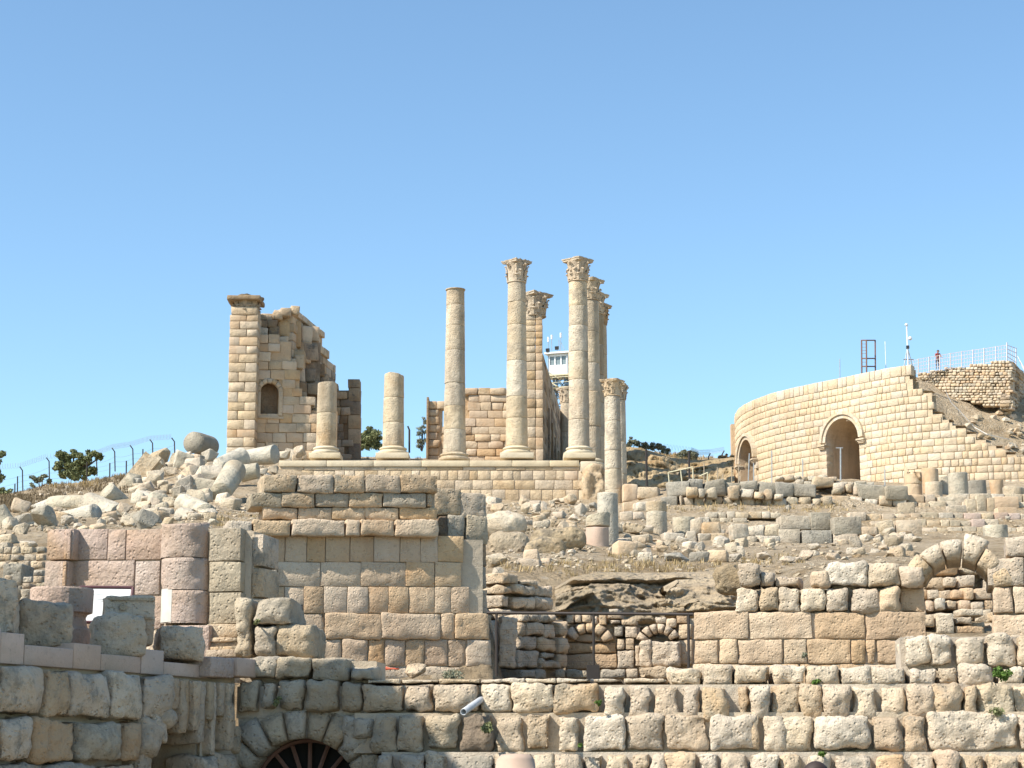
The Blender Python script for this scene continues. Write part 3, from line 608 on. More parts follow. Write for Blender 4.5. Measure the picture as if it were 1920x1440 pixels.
# grey stepped end behind its right corner
ew = Wall('buttress', 'dark weathered stack of blocks set back against the right end of the golden wall', 'buttress', (812, 31.2), (925, 31.6), 1000, 2.4, 'front', 'worn', .9, .015, .04)
for x0, y0, x1, y1, m in ((814,915,864,966,'front'),(862,924,912,972,'front'),(820,966,838,1005,'dark'),(838,965,873,1010,'grey'),(875,966,914,1022,'grey'),(870,1012,898,1062,'orange'),(898,1018,913,1062,'dark'),(864,1062,912,1104,'grey'),(880,1104,915,1152,'front'),(900,1152,922,1200,'front'),(905,1200,926,1270,'dark')):
    ew.block(x0, y0, x1, y1, mat=m)
ew.core(825, 905, 930, 1270, off=.2, d=.6, mat='mortar', z0=0)

# unseen wall added beyond the left edge to shade the lower left corner
fk = Wall('added_shade_wall', 'unseen tall brown wall added beyond the left edge to shade the lower left', 'wall', (-100, 20.15), (-1400, 14.5), 1300, 0, 'front', 'worn', 1.2, .02, .05)
fk.root.location = (-7.72, 19.5, 0); fk.root.rotation_euler = (0, 0, math.radians(-90)); zz = 0
for h_ in (.6,.55,.6,.5,.6,.55,.6,.55,.6,.5,.6,.55,.6,.5,.6):
    x = 0
    while x < 2.0:
        w_ = R.uniform(.7, 1.3); fk.stone(x, min(x+w_, 2.2), zz, zz+h_, depth=1.3); x += w_
    zz += h_
# ---------------------------------------------------------------- right ashlar wall with the lone arch
rw = Wall('terrace_wall', 'golden terrace wall of long ashlars topped by rough boulders, left of the free standing arch', 'wall', (1300, 28.2), (1740, 27.6), 1150, 2.4, 'gold', 'ashlar', .8, .007, .014)
def rrow(wl, y0, y1, lst, **k):
    for t in lst: wl.block(t[0], y0+(t[3] if len(t) > 3 else 0), t[1], y1, mat=t[2], **k)
rrow(rw, 1147, 1199, [(1300,1403,'gold'),(1405,1523,'gold'),(1527,1622,'orange'),(1623,1736,'orange')], style='worn')
rrow(rw, 1199, 1245, [(1300,1347,'gold'),(1348,1383,'gold'),(1384,1468,'gold'),(1469,1513,'front'),(1514,1596,'orange'),(1597,1624,'orange'),(1625,1641,'orange'),(1642,1736,'orange')], style='worn')
rrow(rw, 1245, 1300, [(1300,1390,'gold'),(1391,1500,'gold'),(1501,1620,'orange'),(1621,1736,'gold')], style='worn')
rrow(rw, 1101, 1147, [(1380,1420,'pale',3),(1423,1459,'pale'),(1460,1500,'pale'),(1500,1549,'pale'),(1549,1592,'front',1),(1595,1648,'front'),(1648,1686,'gold')], style='rough')
rw.block(1687,1103,1733,1147, mat='orange', style='worn', back=.2)
rrow(rw, 1054, 1100, [(1383,1425,'front',2),(1519,1556,'gold',16),(1549,1627,'pale',-2),(1626,1690,'pale')], style='rough')
rw.block(1425,1074,1452,1101, mat='front', style='rough', back=.1); rw.block(1452,1080,1500,1101, mat='front', style='rough', back=.2)
rw.block(1687,1062,1732,1101, mat='gold', style='rough', back=-.02)
rw.core(1305, 1732, 1150, 1240, off=.05, z0=0); rw.core(1390, 1685, 1106, 1150, off=.2, d=.4, ref=1540); rw.core(1560, 1700, 1064, 1104, off=.25, d=.3, ref=1640)
aw = Wall('stone_arch', 'free standing round arch of pale wedge stones with its right pier, at the right edge', 'arch', (1690, 27.7), (1980, 27.2), 1100, 2.4, 'gold', 'ashlar', 1.4, .012, .03)
arch_stones(aw, 1796, 1112, 67, 112, 158, 6, 6, 'pale', depth=1.4, irr=.06)
for x0, y0, x1, y1, m in ((1851,1046,1920,1098,'front'),(1921,1040,1990,1098,'front'),(1862,1099,1900,1150,'gold'),(1901,1099,1990,1150,'gold'),(1863,1151,1945,1200,'gold'),(1946,1151,1990,1200,'gold'),(1863,1201,1990,1250,'gold'),(1862,1251,1990,1300,'gold'),
                          (1884,1006,1935,1045,'front'),(1936,1008,1990,1040,'front')): aw.block(x0, y0, x1, y1, mat=m, style='worn')
aw.depth = 1.4
aw.core(1870, 1990, 1050, 1300, off=.12, z0=0)
for i in range(4): pass
# blocks seen through the arch
tw = Wall('rubble_wall', 'small rough stacked stones seen through the opening of the free standing arch', 'wall', (1725, 36), (1880, 36), 1100, 3.0, 'front', 'worn', .6, .03, .1)
for y0, y1, a_, b_ in ((1049,1082,34,60),(1082,1104,24,45),(1104,1125,18,30),(1125,1146,16,26),(1146,1166,20,40),(1166,1190,24,50)):
    es = edges(1712, 1885, a_, b_)
    for e0, e1 in zip(es[:-1], es[1:]):
        if R.random() < .12: continue
        tw.block(e0, y0+R.uniform(-4, 3), e1, y1+R.uniform(-2, 4), back=-(y0-1049)*.014+R.uniform(-.15,.3), style=R.choice(('worn','farrough','worn')), mat=R.choice(('front','pale','gold')), rot=R.uniform(-.1,.1))
for b in ((1722,1150,1752,1176,'front'),(1753,1148,1788,1190,'pale'),(1790,1156,1822,1172,'front'),(1789,1172,1848,1192,'gold'),(1800,1140,1845,1156,'pale')): tw.block(*b[:4], mat=b[4], back=-2.2, style='worn')
tw.core(1712, 1885, 1056, 1190, off=.25, mat='ground')

# ---------------------------------------------------------------- court behind the railing
def ublocks(wl, lst, ox=880, oy=880, k=3.512, **kw):
    for t in lst: wl.block(ox+t[0]/k, oy+t[1]/k, ox+t[2]/k, oy+t[3]/k, mat=t[4] if len(t) > 4 else None, **kw)
sp = Wall('stacked_pier', 'roughly stacked pier of squarish stones behind the left part of the railing', 'pier', (965, 33.5), (1060, 34.5), 1200, 2.5, 'front', 'rough', .7, .02, .08)
ublocks(sp, [(325,950,366,1005),(368,950,455,1005),(456,955,515,1008,'grey'),(517,955,565,1008,'gold'),(310,1006,356,1100),(358,1006,488,1098),(489,1015,565,1105,'gold'),(315,1100,436,1186),(437,1108,563,1200,'gold'),
            (310,1188,452,1308),(453,1200,563,1250,'grey'),(455,1250,592,1318),(320,1310,425,1380,'grey'),(430,1318,500,1380,'grey'),(566,1000,632,1105,'gold'),(566,1106,632,1210,'gold'),(566,1212,632,1312,'gold')])
ublocks(sp, [(210,680,322,765,'front'),(325,725,440,768),(215,766,280,822),(281,752,352,822),(330,768,425,830),(426,766,540,845),(205,823,268,918),(269,838,417,920),(419,850,530,925),(200,920,316,985)], back=.5)
ublocks(sp, [(115,985,180,1290,'grey')], back=.2)
sp.core(975, 1055, 1160, 1260, off=.25, d=.5, z0=0); sp.core(945, 1025, 1108, 1150, off=.8, d=.5)
sb = free_block(935, 1158, 968, 1250, 31, 'front', 'tall grey slab of stone leaning upright behind the left railing post', .25, 'rough', .1, .05, name='standing_slab')
cw = Wall('court_wall', 'low back wall of the sunken court with two small round arches, seen through the railing', 'wall', (1055, 35.2), (1480, 34.6), 1200, 2.5, 'gold', 'worn', .6, .015, .05)
ublocks(cw, [(636,950,690,1015,'front'),(692,950,738,1010,'front'),(740,952,800,1010,'front'),(802,962,848,1020,'gold'),(848,952,905,1028,'front'),(915,915,985,948,'pale'),(908,950,1005,985,'front'),(925,987,1000,1022,'front'),(1002,987,1100,1026,'front'),
            (948,1030,1018,1105,'grey'),(1020,1028,1110,1110,'front'),(972,1112,1028,1190,'gold'),(1029,1112,1088,1190,'front'),(972,1192,1086,1312,'front'),(1090,1160,1124,1300,'gold'),
            (1222,970,1300,1020,'front'),(1300,985,1362,1040,'gold'),(1375,1018,1470,1120,'gold'),(1377,1122,1470,1290,'gold'),(1362,950,1440,1016,'orange')])
ublocks(cw, [(1125,1124,1200,1300,'front'),(1198,1126,1385,1302,'front')], back=-.5, style='rough')
ublocks(cw, [(636,1140,970,1215,'orange'),(636,1216,970,1312,'orange'),(636,1060,700,1138,'orange'),(700,1085,880,1138,'orange')], back=.14)
ublocks(cw, [(560,1318,632,1375,'grey'),(640,1318,780,1375,'grey'),(860,1312,1030,1378,'grey'),(1032,1312,1110,1378,'front'),(1112,1300,1300,1378,'front')], back=-.9)
arch_stones(cw, 880+785/3.512, 880+1180/3.512, 30, 50, 150, 20, 5, 'gold', depth=.5, irr=.03)
arch_stones(cw, 880+1245/3.512, 880+1160/3.512, 24, 42, 165, 22, 6, 'front', depth=.5, back=-.12, irr=.03)
cw.core(1060, 1156, 1172, 1256, off=.25, d=.3, mat='orange', z0=0); cw.core(1156, 1300, 1196, 1260, off=.3, d=.3, z0=0); cw.core(1270, 1306, 1160, 1250, off=.2, d=.3, z0=0)
# railing
rl = thing('railing', 'thin dark metal railing on posts between the golden wall and the terrace wall', 'railing', P(915, 1270, 27.4))
A, B = P(915, 1149, 27.4), P(1300, 1152, 26.8)
def rp(px, py): t = (px-915)/385; return P(px, py, 27.4-.6*t)-P(915, 1270, 27.4)
MB().tube(rp(913,1149), rp(1300,1152), .022, 8).build('top_rail', M['iron'], rl)
for px in (931, 1113, 1291): MB().tube(rp(px,1150), rp(px,1268), .02, 8).build('post', M['iron'], rl)
for py in (1180, 1208, 1240): MB().tube(rp(932,py), rp(1291,py+1), .0025, 4).build('wire', M['iron'], rl)
MB().box(rp(1112,1262), (.18, .18, .22)).build('post_foot', M['iron'], rl)
# ---------------------------------------------------------------- bedrock face above the court
_hl = np.random.RandomState(8).rand(4096)
def layer(A_):
    k = A_[:,2]*2.3+fbm(A_*np.array([.35,.35,.2]), 3)*1.6; k0 = np.floor(k).astype(int); f = np.clip((k-k0)*5, 0, 1)
    bx = np.floor(A_[:,0]*.8+k0*.37+fbm(A_*.9, 2)).astype(int)      # vertical joints break each bed into blocks
    return (_hl[(k0*31+bx*7) & 4095]*.6+_hl[(k0*17) & 4095]*.7)*f+_hl[((k0-1)*17) & 4095]*.7*(1-f)
def rock_sheet(name, label, cat, pts_top, pts_bot, D0, D1, mat, nx=150, nz=46, amp=.5, seed=0, strata=1.2, group=None):
    tx = np.array([p[0] for p in pts_top]); ty = np.array([p[1] for p in pts_top]); bx = np.array([p[0] for p in pts_bot]); by = np.array([p[1] for p in pts_bot])
    xs = np.linspace(tx[0], tx[-1], nx); V = []
    for j in range(nz):
        f = j/(nz-1)
        for px in xs:
            py = np.interp(px, bx, by)*(1-f)+np.interp(px, tx, ty)*f; D = D0+(D1-D0)*f
            V.append(P(px, py, D))
    A_ = np.array(V); q = A_*np.array([.55, .55, strata])+seed
    n1 = fbm(q, 5); n2 = fbm(A_*np.array([.35,.3,.35])+seed+30, 2); rid = 1-np.abs(fbm(A_*np.array([.8,.8,2.2])+seed+9, 4))*2.2
    f = np.repeat(np.arange(nz)/(nz-1), nx); env = np.sin(np.pi*np.clip(f, 0, 1))**.5
    A_[:,1] -= env*(amp*n1*1.1+amp*.8*n2+amp*.2*rid+amp*.35*fbm(A_*np.array([3.2,3.2,5.5])+seed, 4)+amp*.85*layer(A_))-amp*.3; A_[:,2] += env*amp*.25*n1
    Fc = [(j*nx+i, j*nx+i+1, (j+1)*nx+i+1, (j+1)*nx+i) for j in range(nz-1) for i in range(nx-1)]
    # back edge folded down behind the face so that it is a solid outcrop
    V = A_.tolist(); n0 = len(V)
    for i in range(nx): x, y, z = V[(nz-1)*nx+i]; V.append((x, y+1.6, z-.15))
    for i in range(nx): x, y, z = V[i]; V.append((x, y+2.2, z-.4))
    Fc += [((nz-1)*nx+i, (nz-1)*nx+i+1, n0+i+1, n0+i) for i in range(nx-1)]+[(n0+i, n0+i+1, n0+nx+i+1, n0+nx+i) for i in range(nx-1)]
    o = link_mesh(name, V, Fc, M[mat], smooth=True)
    return o
struct(rock_sheet('rock_face', '', '', [(1040,1100),(1070,1082),(1120,1070),(1200,1072),(1300,1070),(1400,1068),(1440,1082)], [(1040,1175),(1100,1175),(1400,1175),(1440,1170)], 40.4, 43.0, 'rock', nx=230, nz=80, amp=1.0, seed=3, strata=1.5))
struct(rock_sheet('rock_spur', '', '', [(1245,1098),(1270,1085),(1330,1082),(1385,1062),(1440,1070)], [(1245,1160),(1300,1162),(1440,1165)], 38.2, 41.0, 'rock', nx=140, nz=70, amp=.9, seed=21))
# dark cleft at the left of the rock face
# big pale bedrock humps right of the big wall
def boulder(x0, y0, x1, y1, D, mat, label, seed, cat='boulder', n=4, amp=.22, depth=None, flat=.5, name='boulder', group=None, fq=.8):
    A, B = P(x0, (y0+y1)/2, D), P(x1, (y0+y1)/2, D); z1, z0 = zat(y0, D), zat(y1, D); w_, h_ = B.x-A.x, z1-z0; d_ = depth or w_*.7
    bm = bmesh.new(); bmesh.ops.create_icosphere(bm, subdivisions=n, radius=1)
    V = np.array([v.co[:] for v in bm.verts]); Fc = [[v.index for v in f.verts] for f in bm.faces]; bm.free()
    V = np.sign(V)*np.abs(V)**.72
    V *= np.array([w_/2, d_/2, h_/2]); sc0 = min(w_, h_)
    nn = V/np.linalg.norm(V, axis=1, keepdims=True); k = fq*2.2/sc0
    V += nn*(fbm(V*k+seed, 5)*sc0*amp+(1-np.abs(fbm(V*k*1.7+seed+5, 3))*2)*sc0*amp*.15)[:,None]
    o = link_mesh(name, V.tolist(), Fc, M[mat], None, ((A.x+B.x)/2, D+d_*.3, (z0+z1)/2-.03), smooth=True)
    return tag(o, label, cat, group)
boulder(895, 958, 986, 1005, 61, 'pale', 'broad pale hump of bedrock just right of the golden wall top', 3, 'rock', amp=.16)
boulder(915, 992, 990, 1052, 57, 'rock', 'ochre rounded rock below the pale hump, right of the golden wall', 8, 'rock', amp=.16)
boulder(986, 1008, 1062, 1058, 56, 'rock', 'rounded dark ochre rock with hollowed right side, left of the stacked drum', 14, 'rock', amp=.2)
boulder(1000, 985, 1100, 1030, 60, 'rock', 'weathered ochre rock ridge left of the stacked drums', 24, 'rock', amp=.22)
boulder(900, 1085, 950, 1140, 46, 'rock', 'rounded brown rock touching the lower right end of the golden wall', 33, 'rock', amp=.2)
boulder(1340, 1060, 1412, 1110, 36, 'rock', 'tall ochre rock at the left end of the boulder row on the terrace wall', 53, 'rock', amp=.25)
# ================================================================ TEMPLE
def drum_geo(r0, r1, L, seed, n=32, nl=5, chip=.05, topcut=0, lathe_end=0):
    rs = np.random.RandomState(seed); V = []
    zs = [0, .02*L]+[L*(k+1)/(nl+1) for k in range(nl)]+[L*.98, L]
    rr = [r0*.985, r0]+[r0+(r1-r0)*(k+1)/(nl+1) for k in range(nl)]+[r1, r1*.985]
    for z, r in zip(zs, rr):
        for k in range(n): a = 2*math.pi*k/n; V.append((r*math.cos(a), r*math.sin(a), z))
    A_ = np.array(V); nz = fbm(A_*(1.3/max(.4, r0))+seed*3.1, 4)
    edge = np.zeros(len(V)); edge[:n*2] = 1; edge[-n*2:] = 1
    dent = np.clip(nz-.22, 0, 1)*chip*3*(1+edge)*r0+nz*.012*r0
    rad = np.linalg.norm(A_[:,:2], axis=1, keepdims=True); A_[:,:2] *= 1-(dent[:,None]/rad)
    if topcut:
        m = A_[:,2] > L*.9; d0 = rs.rand()*6.28
        A_[m,2] += topcut*(A_[m,0]*math.cos(d0)+A_[m,1]*math.sin(d0))/r1*.5-abs(topcut)*.5+topcut*.5*nz[m]
        m2 = (A_[:,2] > L*.6) & ~m; A_[m2,2] *= .92
    Fc = []; nr = len(zs)
    for j in range(nr-1):
        for k in range(n): Fc.append((j*n+k, j*n+(k+1)%n, (j+1)*n+(k+1)%n, (j+1)*n+k))
    V = A_.tolist(); c0 = len(V); V.append((0,0,A_[:n,2].mean())); V.append((0,0,A_[-n:,2].mean()-.01*rs.rand()))
    for k in range(n): Fc.append((c0, (k+1)%n, k)); Fc.append((c0+1, (nr-1)*n+k, (nr-1)*n+(k+1)%n))
    return V, Fc
def base_profile(r, s=1):
    return [(r*1.36,0),(r*1.38,.04*s),(r*1.40,.10*s),(r*1.38,.16*s),(r*1.33,.19*s),(r*1.24,.20*s),(r*1.18,.25*s),(r*1.2,.30*s),(r*1.25,.32*s),(r*1.27,.37*s),(r*1.24,.42*s),(r*1.12,.44*s),(r*1.08,.47*s),(r*1.03,.50*s)]
def capital_geo(r, H, seed, worn=.0, sc_top=1.0):
    """Corinthian capital: bell, two rows of curling leaves, corner volutes and a hollow-sided abacus"""
    mb = MB(); rs = random.Random(seed)
    mb.lathe([(r*.98,0),(r*1.07,.02*H),(r*1.07,.05*H),(r*.97,.07*H),(r*.97,.35*H),(r*1.05,.6*H),(r*1.16,.82*H),(r*1.2,.86*H),(r*.9,.87*H)], 24)
    def leaf(a, z0, h, wd, ro, curl):
        n = 6; V = []; ca, sa = math.cos(a), math.sin(a)
        for i in range(n+1):
            t = i/n; z = z0+h*(t if t < .8 else .8+(t-.8)*.2-(t-.8)*.9*curl); out = ro+.04*r+(t**2.2)*curl*r*.26
            wdt = wd*(.75+.5*math.sin(math.pi*t*.8))*(1-.55*max(0, t-.7)/.3)
            for (sx, so_) in ((-1, -.03), (-.5, .03), (0, .085), (.5, .03), (1, -.03), (0, -.06)):
                jx = rs.uniform(-.02, .02)*r; o = out+so_*r; x = sx*wdt/2+jx
                V.append((ca*o-sa*x, sa*o+ca*x, z+(.02*r if abs(sx) == .5 else 0)))
        Fc = []
        for i in range(n):
            for k in range(6): Fc.append((i*6+k, i*6+(k+1)%6, (i+1)*6+(k+1)%6, (i+1)*6+k))
        Fc.append(tuple(range(5,-1,-1))); Fc.append(tuple(n*6+k for k in range(6))); mb.add(V, Fc)
    for k in range(8):
        if rs.random() > worn: leaf(2*math.pi*k/8, .06*H, .36*H, r*.62, r*.97, 1)
    for k in range(8):
        if rs.random() > worn: leaf(2*math.pi*(k+.5)/8, .10*H, .58*H, r*.55, r*1.0, 1.05)
    for k in range(8):
        if rs.random() > worn: leaf(2*math.pi*(k)/8, .45*H, .40*H, r*.40, r*1.06, .9)
    for k in range(4):
        a = math.pi/4+k*math.pi/2
        if rs.random() < worn: continue
        for s in (-1, 1):
            a2 = a+s*.10; c, s_ = math.cos(a2), math.sin(a2)
            mb.tube((c*r*1.02, s_*r*1.02, .55*H), (c*r*1.30, s_*r*1.30, .78*H), r*.08, 6)
        c, s_ = math.cos(a), math.sin(a)
        for q in range(8):
            t0, t1 = q*.8, (q+1)*.8; ra, rb = r*.17*(1-q/10), r*.17*(1-(q+1)/10)
            f = lambda t, rad: ((r*1.30+rad*math.cos(t))*c, (r*1.30+rad*math.cos(t))*s_, .75*H+rad*math.sin(t))
            mb.tube(f(t0, ra), f(t1, rb), r*.085, 6)
    # abacus
    N = 40; ring = []
    for i in range(N):
        a = 2*math.pi*i/N; m = (a % (math.pi/2))-math.pi/4; sq = 1.28/max(.55, math.cos(m)) if abs(m) < math.pi/4 else 1.28
        sq = r*(1.12+.52*(abs(m)/(math.pi/4))**2.2)*sc_top
        if worn and rs.random() < worn*.6: sq *= rs.uniform(.84, 1)
        ring.append((math.cos(a)*sq, math.sin(a)*sq))
    V = []
    for k_, z in ((.93,.855*H),(1.0,.885*H),(1.0,.93*H),(1.05,.95*H),(1.06,1.0*H)): V += [(x*k_, y*k_, z+rs.uniform(-1,1)*.012*H*(1+worn*3)) for x, y in ring]
    Fc = [(j*N+k, j*N+(k+1)%N, (j+1)*N+(k+1)%N, (j+1)*N+k) for j in range(4) for k in range(N)]+[tuple(range(N-1,-1,-1)), tuple(4*N+k for k in range(N))]
    mb.add(V, Fc); A_ = np.array(mb.V); A_ += (fbm(A_*4+seed, 3)*.03*r)[:,None]; mb.V = A_.tolist()
    return mb
ZB = 0
def column(pxc, D, ybase, ytop, rb, rt, joints, label, cap=None, plinth=True, base=True, mat='column', topcut=0, ringed=False, seed=1, group='temple columns', name='column', plz=None, z0=None, cl=.9, ztop=None):
    z0 = zat(ybase, D) if z0 is None else z0; zt_ = zat(ytop, D) if ztop is None else ztop
    x = P(pxc, ybase, D).x; t = thing(name, label, 'column', (x, D, z0), 0, group); z = 0
    if plinth: link_mesh('plinth', *stone_geo(rb*3.0, .36, rb*3.0, 'cut', seed), M['clean'], t, (0,0,.18), smooth=True); z = .36
    if base:
        mb = MB(); mb.lathe([(a, b_+z) for a, b_ in base_profile(rb, 1.1)], 36); A_ = np.array(mb.V); nz = fbm(A_*2.3+seed, 3); A_[:,:2] *= (1-np.clip(nz-.25, 0, 1)*.25)[:,None]; mb.V = A_.tolist()
        mb.build('base', M['clean' if plinth else mat], t, smooth=True); z += .55
    H = zt_-z0; caph = cap[1] if cap else 0; js = [z]+[z+(H-caph-z)*j for j in joints]+[H-caph]
    rad = lambda q: rb+(rt-rb)*((q-z)/(H-caph-z))
    for i, (a, b_) in enumerate(zip(js[:-1], js[1:])):
        last = i == len(js)-2
        V, Fc = drum_geo(rad(a), rad(b_), b_-a-.012, seed*17+i, topcut=topcut if last and not cap else 0, chip=.035)
        o = link_mesh('drum', V, Fc, M[mat], t, (R.uniform(-.012,.012), R.uniform(-.012,.012), a), smooth=True)
    if ringed: MB().lathe([(rt*.98,0),(rt*1.10,.03),(rt*1.12,.10),(rt*1.0,.12)], 32).build('necking', M[mat], t, (0,0,H-.10), smooth=True)
    if cap:
        cm = capital_geo(rt*1.02, caph, seed, cap[0]); cm.build('capital', M[cap[2] if len(cap) > 2 else 'temple'], t, (0,0,H-caph), (0,0,R.uniform(-.05,.05)+(cap[3] if len(cap) > 3 else 0)))
    return t
ppm = lambda D: F/D*1.0
DC = 127.2; rr_ = lambda wpx, D=DC: wpx/2*D/F*.985
column(611, DC, 863, 718, rr_(40), rr_(37), (.52,), 'short broken column stump standing leftmost on the platform edge', topcut=.10, seed=3)
column(737, DC, 863, 700, rr_(42), rr_(38), (.32,.66), 'broken column stump of middling height, second from the left on the platform edge', topcut=.25, seed=5)
column(852, DC, 865, 543, rr_(44), rr_(35), (.14,.28,.42,.62,.77,.90), 'tall column without a capital, darkened at its top, third from the left', plinth=False, ringed=True, seed=7)
column(969, DC, 863, 490, rr_(43), rr_(35), (.17,.30,.52,.74,.88), 'tall column with a worn round Corinthian capital, second tallest on the platform edge', cap=(.35, 1.62, 'temple'), seed=9)
column(1086, DC, 863, 487, rr_(41), rr_(36), (.16,.40,.57,.73,.85), 'tallest intact column with a crisp Corinthian capital, at the right corner of the platform', cap=(.05, 1.66, 'temple', 0), seed=11)
ztopc = zat(487, DC)
for i, (px, D, yt, lab) in enumerate(((1108.5,132.6,525,'first column behind the right corner column, only its right side and capital showing'),(1118,136.6,552,'middle one of the three columns lined up behind the right corner column'),(1124,140.2,572,'rearmost of the three columns lined up behind the right corner column'))):
    column(px, D, 863, yt, rr_(41), rr_(36), (.2,.42,.6,.8), lab, cap=(.15, 1.62, 'temple', .2), seed=20+i, z0=zat(863, DC), group=None if i == 9 else 'temple columns')
column(1150.5, 118, 958, 713, .56, .50, (.18,.36,.52,.78), 'slender column with a carved capital standing on lower ground right of the platform', cap=(.2, 1.08, 'temple', .3), plinth=False, base=False, mat='column', seed=31, group=None)
column(1161, 123, 950, 722, .56, .50, (.3,.6), 'column hidden almost wholly behind the slender lower column', cap=(.2, 1.05, 'temple', .5), plinth=False, base=False, seed=33, group=None)
column(1063.5, 158, 866, 728, .62, .55, (.5,), 'distant column between the cella wall and the corner column, below the watch tower', cap=(.3, 1.35, 'temple', .1), plinth=False, base=False, seed=35, group=None)
# ---------------------------------------------------------------- podium
pw = Wall('temple_podium', 'long masonry podium of bossed blocks with a smooth capping course, carrying the columns', 'podium', (523, 125.6), (1100, 125.6), 880, zat(945, 125.6), 'temple', 'farboss', 1.2, .03, .03)
pw.course(863, 875, [523,612,700,790,880,960,1030,1086], mat='clean', style='cut', back=-.12, depth=3.2, proud=.01, name='capping_slab')
pw.course(875, 882, [523,570,640,722,800,868,930,985,1035,1086], mat='temple', style='far', back=-.02, name='course_slab')
pw.block(1088, 865, 1119, 885, mat='clean', style='far', back=-.1, depth=3); 
pw.course(882, 900, edges(495, 1058, 14, 26), mat='temple'); pw.course(882, 900, [1034,1057,1083], mat='gold'); pw.course(882, 901, [1084,1108], style='far')
pw.course(900, 918, [498,540,585,622,660,700,738,778,815,853,886,924,965,1003,1039,1074,1112])
pw.course(918, 938, edges(600, 1084, 17, 28)); pw.course(919, 940, [1085,1113,1121], style='far', mat='clean')
pw.core(525, 1112, 876, 945, off=.05, d=4.5, mat='mortar')
pf = MB(); a, b = P(530, 866, 128), P(1112, 866, 128); pf.box(((a.x+b.x)/2-pw.A.x, 12.5, zat(864.5, 127)-pw.z0-.35), (b.x-a.x, 19, .6)); pf.build('pavement', M['clean'], pw.root)
boulder(1094, 872, 1136, 938, 124.2, 'front', 'broken rubble core bulging out of the right corner of the podium', 61, 'rubble core', amp=.42, depth=3, flat=.3, name='rubble_core', fq=1.3)
# ---------------------------------------------------------------- left anta: pier, niche wall, broken receding cella wall
lp = Wall('temple_pier', 'tall square corner pier with a worn carved capital, left of the broken temple wall', 'pier', (424, 134), (477, 134), 700, zat(845, 134), 'temple', 'far', 1.4, .018, .02)
ys = [838,820,805,787,770,754,735,716,698,680,664,648,632,617,602,590]
for i, (y1, y0) in enumerate(zip(ys[:-1], ys[1:])):
    sh = (838-y0)*.030; xl = 424+sh*.9; xr = 477+sh*.95
    m = xl+(xr-xl)*(.36 if i % 2 else .60)
    for a, b in ((xl, m), (m, xr)): lp.block(a, y0, b, y1, mat=R.choice(('gold','temple','temple')), depth=2.4)
lp.block(424, 838, 477, 858, depth=2.6)
mb = capital_geo(.98, 1.55, 77, .1); V = np.array(mb.V); 
V[:,:2] = np.sign(V[:,:2])*np.minimum(np.abs(V[:,:2])*1.0, 1.5); s, z = lp.loc(458, 591)
mb.V = (V*np.array([.86, .9, 1])).tolist(); mb.build('capital', M['dark'], lp.root, (s, 1.0, z)); 
lp.block(433, 575, 482, 590, mat='temple', back=-.05, depth=2.2, name='capital_block')
lp.block(425, 553, 488, 561, mat='dark', back=-.35, depth=2.6, style='farrough', name='abacus')
nwl = Wall('broken_temple_wall', 'ruined temple wall with an arched niche and a ragged upper edge of exposed core stones', 'wall', (478, 135.2), (640, 136.6), 720, zat(862, 135.2), 'gold', 'far', 1.0, .02, .06)
# niche opening x 489-522, y 712-780
def reg(wl, prof, y0, y1, rowh, wa, wb, holes=(), mats=('gold',), styles=('far',), jit=0, left=None, back=0, bj=0, depth=None, taper=0):
    y = y1
    while y-rowh > y0:
        yb, yt = y, y-rowh*R.uniform(.9, 1.1); ym = (yt+yb)/2; xl = left(ym) if left else prof[0][0]
        es = edges(xl, 3000, wa, wb); ok = []
        for a, b in zip(es[:-1], es[1:]):
            xm = (a+b)/2
            lim = np.interp(xm, [p[0] for p in prof], [p[1] for p in prof], right=9999)
            if xm > prof[-1][0]: break
            if yt < lim-rowh*.35: continue
            if any(h(a+1, b-1, ym) for h in holes): continue
            wl.block(a, yt, b, yb, mat=R.choice(mats), style=R.choice(styles), back=back+(R.random()-.5)*bj, depth=depth)
        y = yt
hole = lambda a, b, y: (b > 489 and a < 522 and 716 < y < 782)
reg(nwl, [(477,600),(485,598),(487,632),(516,632),(518,668),(545,670),(546,690),(553,700),(580,745),(600,800),(640,858)], 590, 862, 17, 20, 34, (hole,), ('gold','gold','orange','temple'))
for a, b, y0, y1 in ((478,489,712,782),(522,552,712,782)): 
    nwl.block(a, y0, b, y1, mat='orange', style='far', back=.05)
arch_stones(nwl, 505.5, 734, 16.5, 25, 180, 0, 7, 'temple', back=-.08, depth=.5, style='far', irr=0, name='arch_stone')
for a, b in ((481,489),(522,530)): nwl.block(a, 734, b, 780, mat='temple', style='cut', back=-.08, depth=.3, name='niche_jamb')
nwl.block(479, 780, 532, 785, mat='temple', style='cut', back=-.14, depth=.5, name='niche_sill')
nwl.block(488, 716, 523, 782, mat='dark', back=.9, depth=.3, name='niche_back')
s0, z0_ = nwl.loc(478, 862); s1, _ = nwl.loc(600, 862)
nwl.core(480, 487, 640, 862, off=.14, d=1.0, mat='orange'); nwl.core(524, 560, 700, 862, off=.14, d=1.2, mat='orange'); nwl.core(487, 524, 783, 862, off=.14, d=1.0, mat='orange'); nwl.core(487, 545, 640, 716, off=.14, d=1.0, mat='orange'); nwl.core(560, 632, 770, 862, off=.2, d=1.0, mat='orange')
